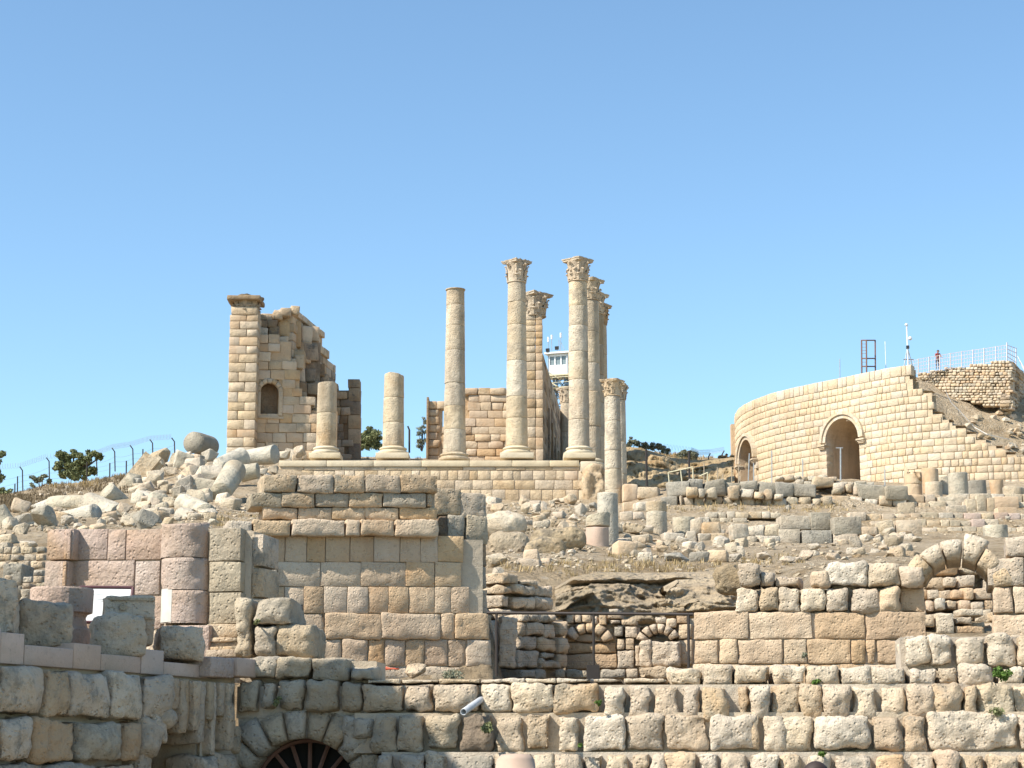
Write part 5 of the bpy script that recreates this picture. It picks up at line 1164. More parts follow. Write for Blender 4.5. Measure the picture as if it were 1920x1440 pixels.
for sx in (-1,-.35,.35,1):
    for sy in (-1, 1): cab('whitepaint', cx0+sx*(cw_/2-.05), sy*(cw_/2-.05), (zc(688)+zc(672))/2, .12, .12, zc(671)-zc(688), 'mullion')
for sy in (-.35, .35):
    for sx in (-1, 1): cab('whitepaint', cx0+sx*(cw_/2-.05), sy*(cw_/2-.05), (zc(688)+zc(672))/2, .12, .12, zc(671)-zc(688), 'mullion')
cab('whitepaint', cx0, 0, zc(666), cw_+.7, cw_+.7, .16, 'roof'); cab('creampaint', cx0, 0, zf-.12, cw_+.5, cw_+.5, .14, 'deck')
for sx in (-1, 1):
    for sy in (-1, 1):
        MB().tube((cx0+sx*.98, sy*.98, zc(667)), (cx0+sx*.98, sy*.98, zf-.1), .04, 5).build('corner_post', M['steel'], wt)
        MB().tube((cx0+sx*.55, sy*.55, zf-.1), (cx0+sx*.7, sy*.7, -1), .09, 6).build('tower_leg', M['bluegrey'], wt)
zz = -1; hgt = zf-.1; lv = 6
for k in range(lv):
    a, b = -1+(hgt+1)*k/lv, -1+(hgt+1)*(k+1)/lv; ra, rb = .7-.15*k/lv, .7-.15*(k+1)/lv
    for (p, q) in (((-1,-1),(1,-1)),((1,-1),(1,1)),((1,1),(-1,1)),((-1,1),(-1,-1))):
        MB().tube((cx0+p[0]*ra, p[1]*ra, a), (cx0+q[0]*rb, q[1]*rb, b), .05, 5).build('brace', M['bluegrey'], wt); MB().tube((cx0+q[0]*ra, q[1]*ra, a), (cx0+p[0]*rb, p[1]*rb, b), .05, 5).build('brace', M['bluegrey'], wt)
        MB().tube((cx0+p[0]*rb, p[1]*rb, b), (cx0+q[0]*rb, q[1]*rb, b), .05, 5).build('brace', M['bluegrey'], wt)
zl = zc(731)
cab('creampaint', cx0+.2, -.4, zl, 2.6, 1.6, .12, 'landing')
for s in (-.35, .35):
    MB().tube((cx0-1.7, -1.4+s, zf-.1), (cx0+.1, -1.4+s, zl), .06, 5).build('stringer', M['creampaint'], wt); MB().tube((cx0-1.7, -1.4+s, zf+.9-.1), (cx0+.1, -1.4+s, zl+.9), .035, 5).build('handrail', M['creampaint'], wt)
for k in range(8): f = (k+.5)/8; cab('creampaint', cx0-1.7+1.8*f, -1.4, zf-.1+(zl-zf+.1)*f, .25, .7, .04, 'tread')
for s in (-1.1, 1.3): MB().tube((cx0+s, -1.2, zl), (cx0+s, -1.2, zl+1), .035, 5).build('handrail_post', M['creampaint'], wt)
MB().tube((cx0-1.1, -1.2, zl+1), (cx0+1.4, -1.2, zl+1), .035, 5).build('handrail', M['creampaint'], wt); MB().tube((cx0-1.1, -1.2, zl+.5), (cx0+1.4, -1.2, zl+.5), .03, 5).build('handrail', M['creampaint'], wt)
for px, y0, y1, h in ((1028,632,664,9),(1034.5,628,664,8),(1048,637,664,0),(1051.5,624,664,9)):
    MB().tube(pt(px,y1), pt(px,y0), .035, 5).build('aerial_pole', M['steel'], wt)
    if h: MB().tube(pt(px,y0+h), pt(px,y0), .10, 8).build('aerial', M['whitepaint'], wt)
MB().tube(pt(1052,642), pt(1062,664), .025, 4).build('stay', M['steel'], wt)
for px, py in ((1027,656.5),(1044,652.5)):
    q = pt(px, py, 177); MB().box(q, (.32,.3,.34), Matrix.Rotation(.3, 3, 'X')).build('floodlight', M['blackplastic'], wt); MB().tube(q, q+Vector((0,.2,-.5)), .03, 5).build('bracket', M['steel'], wt)
# ================================================================ FALLEN DRUMS, BLOCKS AND RUBBLE
_used = {}
def hit(px, py, dh, d0=None):
    D = ground_hit(px, py, d0 or max(32, dh-22), dh+35); return D if D else dh
def lying_drum(ax, ay, bx, by, r, dh, label, mat='drum', r2=None, toward=0, chip=.08, seed=0, name='fallen_drum', cat='column drum'):
    """drum lying between two picture points (axis ends), radius in pixels; toward = how much nearer the b end lies"""
    D = dh; k = D/F; A, B = P(ax, ay, D), P(bx, by, D-toward); d = B-A; L = d.length; V, Fc = drum_geo(r*k, (r2 or r)*k, L, seed+50, n=30, chip=chip, topcut=.12)
    q = d.to_track_quat('Z', 'Y'); o = link_mesh(name, V, Fc, M[mat], None, A, smooth=True); o.rotation_euler = q.to_euler(); 
    return tag(o, label, cat, 'fallen column drums')
def stand_drum(cx, wd, y0, y1, dh, label, mat='drum', wt=None, seed=0, topcut=.06, D=None, name='column_stump', cat='column stump', sink=.15, group='standing column stumps', chip=.05):
    D = D or hit(cx, y1, dh); k = D/F; z0, z1 = zat(y1, D)-sink, zat(y0, D); V, Fc = drum_geo(wd/2*k, (wt or wd)/2*k, z1-z0, seed+90, n=30, chip=chip, topcut=topcut)
    p = P(cx, y1, D); o = link_mesh(name, V, Fc, M[mat], None, (p.x, D+wd/2*k, z0), smooth=True); return tag(o, label, cat, group)
# left heap, fallen giant drums
lying_drum(392, 838, 362, 829, 21, 99, 'huge broken column drum perched highest on the left rubble heap against the sky', 'slate', toward=1.9, seed=1)
lying_drum(455, 858, 408, 876, 20, 90, 'fallen drum leaning on another below the temple pier, broken end facing left', toward=1.2, seed=2, r2=17)
lying_drum(516, 852, 462, 858, 19, 93, 'long pale drum slanting up to the right below the niche wall', toward=-.6, seed=3, r2=15)
lying_drum(440, 882, 413, 925, 22, 82, 'large smooth drum tipped toward the viewer with its shaded round end showing', toward=2.6, seed=4, r2=20, chip=.03)
lying_drum(452, 888, 486, 882, 17, 86, 'broken moulded column base lying right of the large tipped drum', seed=5, r2=15)
lying_drum(345, 945, 388, 965, 20, 71, 'worn drum sloping down to the right above the pink half column', toward=2.0, seed=6)
lying_drum(342, 967, 378, 985, 17, 66, 'lowest drum lying right behind the pink half column', toward=1.5, seed=7)
lying_drum(165, 945, 222, 968, 23, 72, 'long grey column drum dipping to the right in front of the fluted shaft', toward=1.0, seed=8)
lying_drum(95, 946, 170, 945, 17, 75, 'long pale shaft lying level, middle of the row at the far left', toward=.6, seed=9)
lying_drum(30, 972, 100, 947, 13, 77, 'slender long shaft sloping down to the left at the far left', seed=10, r2=15)
lying_drum(108, 978, 184, 962, 17, 66, 'shaft with a broken shell shaped end just above the pink niche wall', toward=.6, seed=11, r2=19)
lying_drum(45, 1000, 88, 978, 13, 62, 'small drum tilted up to the right above the left corner', seed=12, r2=15)
lying_drum(200, 920, 240, 955, 18, 80, 'pale drum with a bright upturned end behind the long grey drum', seed=13, r2=17, toward=-.8)
lying_drum(-5, 955, 14, 985, 17, 62, 'half hidden drum cut by the left edge of the picture', seed=14)
# fluted cornice piece leaning
a = P(222, 925, 90)
fs = thing('fluted_slab', 'slab with straight deep grooves leaning up the left rubble heap below the fence', 'carved slab', a)
for k in range(3):
    x = k*.34; MB().box((x+.55, 0, .9), (.27, .3, 2.3), Matrix.Rotation(math.radians(38), 3, 'Y')).build('fillet', M['pale'], fs)
MB().box((.95, .22, .85), (1.1, .25, 2.3), Matrix.Rotation(math.radians(38), 3, 'Y')).build('slab', M['rubble'], fs)
# angular blocks of the heap (individually placed)
def rock_variant(seed, n=15, flat=1):
    rs = np.random.RandomState(seed); bm = bmesh.new()
    p = rs.randn(n, 3); p /= np.linalg.norm(p, axis=1, keepdims=True); p *= np.array([.5, .5, .5*flat])*(.85+.3*rs.rand(n, 1)); p = np.clip(p, -.42, .42)
    vs_ = [bm.verts.new(q) for q in p]; r = bmesh.ops.convex_hull(bm, input=vs_); bmesh.ops.delete(bm, geom=[v for v in bm.verts if not v.link_faces], context='VERTS')
    bmesh.ops.dissolve_limit(bm, angle_limit=.25, verts=bm.verts, edges=bm.edges)
    bmesh.ops.bevel(bm, geom=list(bm.edges), offset=.035, segments=1, affect='EDGES'); bmesh.ops.triangulate(bm, faces=bm.faces)
    for _ in range(1): bmesh.ops.subdivide_edges(bm, edges=[e for e in bm.edges if e.calc_length() > .22], cuts=1, use_grid_fill=False)
    V = np.array([v.co[:] for v in bm.verts]); V += (fbm(V*4+seed, 3)*.035)[:,None]; bmesh.ops.recalc_face_normals(bm, faces=bm.faces)
    me = bpy.data.meshes.new('rock'); 
    for v, c in zip(bm.verts, V): v.co = c
    bm.to_mesh(me); bm.free(); V = np.array([v.co[:] for v in me.vertices]); sp = V.max(0)-V.min(0); ce = (V.max(0)+V.min(0))/2
    for v in me.vertices: v.co = ((v.co[0]-ce[0])/sp[0], (v.co[1]-ce[1])/sp[1], (v.co[2]-ce[2])/sp[2])
    return me
RV = {}
for mn in ('rubble','front','grey','slate','pale','gold','rock','drum'):
    RV[mn] = []
    for k in range(7):
        me = rock_variant(k+(hash(mn) % 1 if False else len(mn)*7), 11+k); me.materials.append(M[mn]); RV[mn].append(me)
def rock(x0, y0, x1, y1, dh, label, mat='rubble', k=None, name='rock', cat='rock', group=None, yaw=None, roll=None, D=None, dep=.8):
    cx = (x0+x1)/2; D = D or hit(cx, y1, dh); p = P(cx, y1, D); w_ = (x1-x0)*D/F; h_ = (y1-y0)*D/F
    o = put(name, RV[mat][R.randrange(7) if k is None else k], None, (p.x, D+w_*dep*.3, p.z+h_*.44), (R.uniform(-.15,.15), roll if roll is not None else R.uniform(-.12,.12), R.uniform(-.5,.5) if yaw is None else yaw), (w_*1.02, w_*dep, h_*1.06))
    return tag(o, label, cat, group)
def lblock(x0, y0, x1, y1, dh, label, mat='rubble', style='loose', yaw=None, roll=0, pitch=0, name='stone_block', cat='stone block', group=None, dep=.8, D=None):
    cx = (x0+x1)/2; D = D or hit(cx, y1, dh); p = P(cx, y1, D); w_ = (x1-x0)*D/F; h_ = (y1-y0)*D/F; yaw = R.uniform(-.35, .35) if yaw is None else yaw
    me, sc_ = stone_mesh(w_, h_, max(.3, w_*dep), style, M[mat]); o = put(name, me, None, (p.x, D+w_*dep/2, p.z+h_/2-.03), (pitch, roll, yaw), sc_); return tag(o, label, cat, group)
HB = [ # x0 y0 x1 y1 dist kind(mat) roll label
 (277,842,318,872,96,'rubble',-.3,'pointed pale boulder left of the highest drum on the heap'),(268,858,305,880,94,'rubble',-.2,'broad pale slab stone on the left shoulder of the heap'),
 (317,850,342,878,94,'drum',.3,'tilted wedge stone just left of the highest drum'),(343,846,362,870,95,'front',0,'small upright stone right under the highest drum'),
 (352,850,378,872,94,'front',.1,'brown block under the highest drum'),(378,842,404,862,96,'rubble',-.1,'flat pale stone right of the highest drum'),
 (270,876,307,916,86,'rubble',.05,'large cube with a dark round hole on the left of the heap'),(262,882,278,900,88,'front',0,'small block left of the cube with the hole'),
 (310,876,336,890,90,'rubble',.1,'small pale stone above the middle of the heap'),(338,868,366,884,92,'front',0,'brown cut block in the middle of the heap top'),
 (345,876,378,892,90,'rubble',-.1,'flat stone beneath the brown cut block'),(367,870,415,905,87,'pale',-.25,'big bright tilted slab left of the large tipped drum'),
 (325,890,368,928,83,'rubble',-.15,'bright rough boulder in the centre of the heap'),(352,893,412,930,80,'drum',.1,'broken curved fragment beside the large tipped drum'),
 (300,908,322,925,82,'rubble',.1,'small pale stone below the cube with the hole'),(320,910,346,932,80,'rubble',0,'pale wedge in the middle of the heap'),
 (276,922,308,950,77,'drum',.1,'rounded fragment right of the pale drum'),(250,940,282,955,76,'front',-.15,'low triangular stone right of the grooved slab'),
 (308,932,330,950,77,'rubble',0,'little pale stone in a hollow of the heap'),(298,950,322,968,72,'rubble',.1,'small pale stone above the pink wall'),
 (226,960,262,985,66,'rubble',-.1,'flat bright stone above the middle of the pink wall'),(247,955,292,990,64,'slate',.25,'grey tilted cube above the middle of the pink wall'),
 (262,948,300,965,72,'rubble',-.1,'pale slab behind the grey tilted cube'),(352,918,386,948,76,'rubble',.1,'pale lumpy stone above the worn drum'),
 (55,945,100,985,66,'slate',0,'dark broken stump below the slender long shaft'),(100,960,130,978,70,'front',.1,'brown stone under the level pale shaft'),
 (20,965,60,985,68,'grey',-.1,'grey flat stone near the left edge'),(25,980,50,1000,64,'rubble',.1,'pale angular stone near the left edge above the steps'),
 (0,1000,30,1020,58,'pale',-.2,'bright angular slab at the left edge'),(38,1018,55,1034,50,'front',0,'small square stone left of the niche wall'),
 (36,1012,68,1030,53,'rubble',0,'flat pale stone left of the niche wall'),(0,1014,20,1034,52,'rubble',0,'pale stone at the left edge above the dark hollow'),
 (536,842,556,862,110,'rubble',.2,'round stone left of the first column stump'),(552,836,574,852,112,'front',-.2,'tilted stone behind the first column stump'),
 (548,852,564,866,108,'front',0,'small brown stone left of the first column stump'),(520,845,542,858,112,'rubble',0,'pale stone beside the slanting drum'),
 (524,856,545,866,108,'rubble',0,'low flat stone at the left end of the platform'),(562,845,582,864,109,'front',.3,'leaning stone touching the first column stump'),
 (500,872,520,886,100,'rubble',0,'small pale stone left of the platform end'),(478,878,500,890,98,'rubble',0,'little stone left of the platform end, lower'),
]
for i, (x0,y0,x1,y1,dh,m,rl,lab) in enumerate(HB):
    if i % 3 == 1: lblock(x0, y0, x1, y1, dh, lab, m, roll=rl)
    else: rock(x0-2, y0-2, x1+2, y1+2, dh, lab, m, roll=rl)
# filler rubble of the heap and slopes: small stones nobody would single out share a label
ANCH = [(372,830,'highest perched drum'),(430,905,'large tipped drum'),(490,850,'slanting pale drum'),(480,886,'broken moulded base'),(290,895,'cube with a round hole'),(392,888,'big bright tilted slab'),(365,955,'worn sloping drum'),(195,958,'long grey drum'),(130,945,'level pale shaft'),(62,958,'slender long shaft'),
 (145,968,'shell ended shaft'),(220,938,'upturned pale drum'),(268,975,'grey tilted cube'),(345,912,'bright central boulder'),(250,900,'grooved slab'),(140,893,'spreading pine'),(75,916,'thin grey shrub'),(350,990,'pink half column'),(110,990,'pink pilaster'),(65,990,'small tilted drum'),(600,860,'first column stump'),(530,870,'platform end'),
 (940,980,'pale bedrock hump'),(950,1020,'ochre rounded rock'),(1025,1030,'hollowed ochre rock'),(1120,990,'pinkish drum stack'),(1142,970,'tall two drum stump'),(1233,975,'lidded stump'),(1284,980,'short wide stump'),(1005,950,'pair of upright stones'),(1090,955,'podium corner boulder'),(980,935,'podium courses'),
 (1170,1026,'rock topped path block'),(1204,1008,'large rounded path rock'),(1268,1044,'lumpy grey boulder'),(1310,1043,'squared grey boulder'),(1348,1041,'largest squared boulder'),(1528,1024,'shadow casting oval rock'),(1477,1048,'flat brown path stone'),(1606,1018,'pyramid shaped rock'),(1588,1060,'big pale wall boulder'),
 (1494,978,'large long block'),(1590,985,'heavy squared block'),(1706,988,'sunlit topped block'),(1800,1000,'arch crown'),(1873,997,'squat wide drum'),(1716,905,'stacked drum pair'),(1802,910,'tallest grey stump'),(1400,925,'row of grey boulders'),(1350,965,'small ashlar row'),(1636,922,'big slate boulder'),(1183,925,'leaf carved block'),(1213,880,'left cutting post'),(1293,880,'right cutting post'),(1152,900,'slender lower column'),(1390,880,'theatre end'),(1745,731,'top theatre step'),(1766,780,'upper theatre step'),(1800,796,'middle theatre step'),(1850,834,'lower theatre step'),(1800,770,'top of the trailing hose'),(1860,815,'end of the trailing hose'),(1890,760,'foot of the rubble wall'),(1920,850,'right end of the theatre steps')]
_lab = set()
CNAME = {'rubble':'pale','front':'tan','grey':'grey','slate':'dark grey','drum':'whitish','rock':'ochre','gold':'honey','pale':'bright'}
def describe(px, py, s, mat, tail):
    ds_ = sorted(ANCH, key=lambda a: (a[0]-px)**2+((a[1]-py)*1.6)**2)[:4]
    for ax, ay, nm in ds_:
        dx, dy = px-ax, py-ay; dr = ('right of' if dx > 0 else 'left of') if abs(dx) > abs(dy)*1.3 else ('below' if dy > 0 else 'above')
        if abs(dx) > 14 and abs(dy) > 9: dr = ('lower ' if dy > 0 else 'upper ')+('right' if dx > 0 else 'left')+' of'
        far = 'just ' if abs(dx)+abs(dy) < 30 else ''
        l = f"{'larger' if s > 13 else 'small' if s > 7 else 'tiny'} {CNAME[mat]} stone lying {far}{dr} the {nm}"
        if l not in _lab: _lab.add(l); return l
    return None
def scatter(n, box, dh, smin, smax, label, group, mats=('rubble','front'), name='small_rock', aspect=(.5,.9), keep=None):
    for _ in range(n):
        px, py = R.uniform(box[0], box[2]), R.uniform(box[1], box[3])
        if keep and not keep(px, py): continue
        D = ground_hit(px, py, *dh); 
        if D is None: continue
        s = R.uniform(smin, smax)*(1.6 if R.random() < .12 else 1); h = s*R.uniform(*aspect)
        mt = R.choice(mats); dl = describe(px, py, s, mt, label)
        if dl is None: continue
        rock(px-s/2, py-h, px+s/2, py, None, dl or label, mt, name=name, group=group, D=D, cat='rock')
def tumble(n, box, dh, smin, smax, group, mats, keep=None):
    for _ in range(n):
        px, py = R.uniform(box[0], box[2]), R.uniform(box[1], box[3])
        if keep and not keep(px, py): continue
        D = ground_hit(px, py, *dh)
        if D is None: continue
        s = R.uniform(smin, smax); h = s*R.uniform(.5, .95); mt = R.choice(mats); dl = describe(px, py, s, mt, '')
        if dl is None: continue
        dl = dl.replace(' stone lying', R.choice((' tilted block', ' tumbled block', ' broken block'))+' lying')
        k = dict(name='tumbled_block', group=group, D=D, cat='stone block')
        if R.random() < .5: lblock(px-s/2, py-h, px+s/2, py, None, dl, mt, yaw=R.uniform(-.8,.8), roll=R.uniform(-.45,.45), pitch=R.uniform(-.3,.3), **k)
        else: rock(px-s/2, py-h, px+s/2, py, None, dl, mt, roll=R.uniform(-.4,.4), **k)
tumble(95, (248,868,440,990), (60,104), 16, 34, 'tumbled blocks of the left heap', ('rubble','rubble','pale','drum','front'), lambda x, y: not (390 < x < 440 and 900 < y < 945))
tumble(22, (0,955,250,1000), (52,90), 14, 30, 'tumbled blocks at the far left', ('rubble','pale','front','slate'))
tumble(16, (430,862,520,905), (88,118), 10, 20, 'tumbled blocks of the left heap', ('rubble','front'))
tumble(34, (915,938,1100,1000), (60,122), 12, 26, 'tumbled blocks below the podium', ('rubble','front','rock','pale'))
tumble(70, (1150,975,1700,1046), (50,88), 12, 26, 'tumbled blocks on the middle terraces', ('rubble','rubble','front','pale'))
tumble(30, (1600,1000,1720,1050), (45,88), 12, 26, 'tumbled blocks on the middle terraces', ('rubble','front','rock'))
scatter(80, (262,850,420,985), (62,110), 8, 20, 'small pale stone wedged among the fallen drums of the left heap', 'small stones of the left heap', ('rubble','rubble','front','drum'))
scatter(30, (0,950,260,1010), (50,100), 7, 18, 'small stone among the long fallen shafts at the far left', 'small stones at the far left', ('rubble','front','grey'))
scatter(25, (60,888,240,945), (85,165), 5, 13, 'small dark stone on the scrubby hillside below the wire fence', 'stones on the left hillside', ('grey','slate','front'))
scatter(10, (480,842,600,880), (95,126), 6, 12, 'small pale stone left of the temple platform', 'stones left of the platform')
# steps and blocks left of the niche wall
st = thing('ruined_steps', 'ruined pale steps and cut blocks in the gap left of the pink niche wall', 'steps', P(40, 1126, 25.8))
for i, yb in enumerate((1038,1052,1066,1081,1093,1105,1117,1128)):
    es = edges(-40 if i < 3 else (46 if i > 3 else 10), 86, 15, 32)
    for a, b in zip(es[:-1], es[1:]):
        D = ground_hit((a+b)/2, yb, 25.2, 60) or 26; p = P((a+b)/2, yb, D)-st.location; k = D/F; me, sc_ = stone_mesh((b-a)*k-.02, 13*k, .7, 'worn', M['rubble' if R.random() < .6 else 'front'])
        put('step_stone', me, st, (p.x, p.y+.2, p.z+5*k), (0, R.uniform(-.05,.05), R.uniform(-.1,.1)), sc_)
for x0,y0,x1,y1,m in ((10,1058,46,1100,'slate'),(0,1080,14,1130,'front'),(12,1100,30,1130,'slate'),(30,1104,50,1128,'grey')): 
    D = ground_hit((x0+x1)/2, y1, 25.2, 60) or 26; D -= .3; p = P((x0+x1)/2, (y0+y1)/2, D)-st.location; me, sc_ = stone_mesh((x1-x0)*D/F, (y1-y0)*D/F, .5, 'worn', M[m]); put('stone', me, st, (p.x, p.y+.2, p.z), (0,0,R.uniform(-.3,.3)), sc_)
# ---------------------------------------------------------------- middle slope, in front of the podium
stand_drum(1121, 44, 985, 1025, 66, 'drum standing under a thicker broken drum, pinkish, on the middle slope', 'pinkcut', seed=1, name='drum_stack'); 
D_ = hit(1121, 1023, 66); stand_drum(1122, 46, 959, 984.5, 66, 'thick weathered drum with a broken rim lying on top of the pinkish drum', 'drum', seed=2, D=D_, sink=0, topcut=.2, cat='column drum')
stand_drum(1141, 42, 922, 1022, 72, 'tall pale stump in two drums behind the stacked drums on the middle slope', 'drum', wt=39, seed=3, D=D_+2.2, topcut=.03)
stand_drum(1233, 42, 957, 1001, 84, 'pale stump carrying a thin round slab, right of the tall stump', 'drum', wt=39, seed=4); D_ = hit(1233, 1000, 84)
stand_drum(1232, 40, 938, 957, 84, 'thin round slab lying like a lid on the pale stump', 'rubble', seed=5, D=D_, sink=0, cat='column drum', topcut=.03)
stand_drum(1284, 42, 965, 999, 86, 'short wide stump right of the lidded stump, front of the block rows', 'drum', seed=6, topcut=.1)
lblock(1190, 938, 1222, 958, 95, 'pale block leaning left of the lidded stump', 'rubble', yaw=.3)
lblock(1168, 907, 1197, 940, 104, 'carved ochre block covered in leaf ornament beside the lower column', 'gold', style='farrough', yaw=.1, cat='carved stone', name='carved_block')
lblock(1168, 940, 1195, 958, 102, 'moulded ochre block beneath the leaf carved block', 'gold', style='far', yaw=.1, cat='carved stone', name='moulded_block')
lblock(1196, 912, 1238, 934, 106, 'long carved frieze block lying right of the leaf carved block', 'front', style='farrough', yaw=-.1, cat='carved stone', name='frieze_block')
for i, (x0,y0,x1,y1) in enumerate(((1164,958,1186,975),(1187,957,1208,975))): lblock(x0,y0,x1,y1,90,('left one of two low blocks between the tall stump and the lidded stump','right one of two low blocks between the tall stump and the lidded stump')[i], 'front', yaw=0)
rock(1165, 978, 1212, 1002, 80, 'dark eroded rock under the low row of two blocks', 'rock'); rock(1168,1000,1185,1022,74,'dark pitted stone right of the tall stump','slate')
MS = [(1150,1030,1190,1042,62),(1188,1025,1212,1043,63),(1150,1012,1192,1042,62,'block right of the drums with a rock on it, on the dirt path'),(1168,1006,1185,1026,66,'small pointed rock on top of the path block'),
 (1185,1000,1224,1017,70,'large pale rounded rock left of the cut block row'),(1224,1001,1243,1016,71,'small round rock right of the large pale one'),(1196,1033,1226,1052,58,'square cut block low on the dirt path'),
 (1210,1014,1248,1032,66,'brown tilted boulder in the middle of the path'),(1246,1034,1290,1054,58,'lumpy grey boulder in the path row'),(1292,1034,1328,1053,57,'squared grey boulder in the path row'),
 (1329,1028,1367,1054,57,'largest squared boulder standing in the path row'),(1367,1036,1393,1054,57,'round boulder at the right end of the path row'),(1303,1014,1324,1034,64,'round light stone perched in the middle of the path'),
 (1258,1018,1274,1032,66,'small ochre stone on the path'),(1420,1034,1448,1049,58,'long low stone on the right part of the path'),(1462,1041,1492,1056,55,'flat brown stone at the right of the path'),
 (1490,1043,1508,1055,55,'small round stone right of the flat brown stone'),(1514,1016,1542,1033,62,'light oval rock casting a long shadow on the right path'),(1498,1030,1528,1050,58,'two toned rock in front of the oval rock'),
 (1548,1035,1582,1050,55,'pointed flat rock above the big pale boulder'),(1594,1004,1618,1032,66,'pyramid shaped rock above the big pale boulder'),
 (1383,1022,1398,1048,60,'narrow upright stone right of the path row'),(1440,1016,1456,1030,66,'small pale stone on the upper path'),
 (908,1035,954,1062,45,'low flat stone at the foot of the pale hump'),(985,1028,1012,1056,52,'square block standing on a larger one below the round ochre rock'),(974,1044,1018,1062,48,'pale block under the square block'),
 (1014,1044,1034,1056,50,'small wedge stone right of the pale block'),(1062,1028,1082,1042,54,'pale low stone at the left start of the path'),
 (998,974,1028,990,82,'tilted squared stone above the round ochre rock'),(1036,958,1056,972,90,'small block on the bare slope below the podium'),(1077,942,1100,968,92,'rounded boulder below the podium corner'),
 (998,942,1014,962,98,'left one of a pair of upright stones below the podium'),(1013,938,1026,960,98,'right one of a pair of upright stones below the podium'),
 (918,942,946,962,88,'large pale stone at the left below the podium'),(1030,932,1062,946,108,'pale heap stone touching the podium courses'),(1048,930,1080,944,110,'flat stone at the right foot of the podium'),
 (1088,944,1104,960,98,'squared stone left of the tall stump'),(1104,940,1122,956,98,'small grey stone left of the tall stump'),(920,1062,945,1085,44,'dark stone beside the golden wall end')]
for t in MS:
    lab = t[5] if len(t) > 5 else None
    if lab is None: continue
    (lblock if ('block' in lab or 'squar' in lab or 'cut' in lab) else rock)(t[0], t[1], t[2], t[3], t[4], lab, R.choice(('rubble','front','rubble','gold')) if 'grey' not in lab else 'slate')
scatter(45, (915,938,1110,1062), (42,122), 4, 12, 'small loose stone on the bare slope below the podium', 'loose stones below the podium', ('rubble','front','grey'))
scatter(42, (1130,1008,1700,1050), (46,84), 4, 12, 'small loose stone on the dirt path in the middle of the site', 'loose stones on the dirt path', ('rubble','front','grey'))
scatter(20, (1160,930,1260,1000), (78,108), 5, 11, 'small stone around the lidded stump', 'stones around the lidded stump')
scatter(15, (1160,860,1380,912), (112,160), 5, 12, 'small brown stone on the rear hillside right of the temple', 'stones on the rear hillside', ('front','slate','rock'))
# ---------------------------------------------------------------- block rows on the right terraces
def dryrow(name, label, a, b, ref, base_py, spec, mats, style='loose', depth=.9, gap=.03, proud=.25):
    wl = Wall(name, label, 'block row', a, b, ref, zat(base_py, (a[1]+b[1])/2)-.3, 'rubble', style, depth, gap, proud)
    for (y0, y1, x0, x1, wa, wb, bk) in spec:
        for e0, e1 in zip(*(lambda e: (e[:-1], e[1:]))(edges(x0, x1, wa, wb))):
            j = R.uniform(-2.2, 1.6); bw_ = e1-e0
            if R.random() < .04: continue
            wl.block(e0, y0+j, e1, y1+.5, mat=R.choice(mats), back=bk, rot=R.uniform(-.04, .04))
    return wl
dr = dryrow('block_row', 'upper row of big grey boulders stacked over smaller ochre blocks, left of the theatre passage', (1240,105), (1570,105), 925, 950, [], ())
for x0,y0,x1,y1 in ((1252,901,1293,932),(1290,900,1322,922),(1320,899,1361,932),(1360,904,1388,925),(1389,903,1422,922),(1424,904,1455,931),(1455,905,1485,933),(1486,905,1531,932)): dr.block(x0,y0,x1,y1,mat='slate',back=.3,depth=1.4)
for x0,y0,x1,y1 in ((1288,914,1308,933),(1309,917,1322,933),(1325,914,1344,934),(1367,912,1386,935),(1388,914,1413,934),(1413,921,1432,936),(1433,917,1448,937),(1450,925,1470,938)): dr.block(x0,y0,x1,y1,mat=R.choice(('front','rubble')),back=-.7,depth=.8)
for x0,x1 in ((1240,1272),(1275,1279),(1280,1300),(1301,1319),(1321,1337),(1339,1354),(1355,1374),(1375,1391),(1392,1414),(1415,1430),(1431,1447),(1449,1475),(1476,1496),(1500,1522),(1524,1540),(1541,1560)):
    dr.block(x0, R.uniform(929,934), x1, 951, mat='slate' if x0 == 1240 else R.choice(('front','rubble','front','drum')), back=-.2)
dr.core(1245, 1565, 936, 952, off=.5, d=.5, mat='mortar')
dr = dryrow('block_row', 'upper row of mixed cut blocks and boulders below the theatre passage, right part', (1560,106), (1700,106), 920, 950,
    [(914,928,1560,1640,14,30,.4),(902,914,1460,1640,12,26,1.8),(892,902,1455,1570,10,20,3),(930,950,1560,1700,22,36,-.2)], ('rubble','front','rubble','drum'))
for x0,y0,x1,y1,m in ((1524,894,1565,914,'front'),(1610,906,1662,937,'slate'),(1660,909,1706,938,'slate'),(1564,906,1584,925,'front'),(1585,908,1597,924,'front')): dr.block(x0,y0,x1,y1,mat=m,back=-.3 if m == 'slate' else .6)
dr = dryrow('block_row', 'low retaining row of small neat pale ashlars in the middle of the right terraces', (1255,93), (1470,93), 975, 1000,
    [(960,972,1310,1465,14,26,.5),(972,984,1308,1400,18,32,0),(984,998,1262,1470,18,30,-.6)], ('rubble','pale','rubble'), 'far')
LB = [(1296,972,1318,1000),(1318,978,1352,1003),(1367,980,1402,1018),(1402,983,1434,1004),(1434,981,1462,1004),(1244,997,1284,1017),(1288,994,1306,1018),(1306,998,1334,1018),(1334,996,1362,1019),(1400,1003,1420,1019),(1420,1000,1462,1019)]
LL = ['rough pinkish block leaning on the short wide stump','rounded block right of the leaning one','tall pale block standing in front of the row','squared block beside the tall pale one','pale block next to the big stacked pair','long cut block at the left end of the lower line',
 'small pointed block in the lower line','round grey block in the lower line','oval boulder in the lower line','little dark cube in the lower line','wedge shaped block left of the big stacked pair']
for t, l in zip(LB, LL): lblock(*t, 82, l, R.choice(('rubble','rubble','front')), D=84-(t[3]-1000)*.1, yaw=R.uniform(-.2,.2))
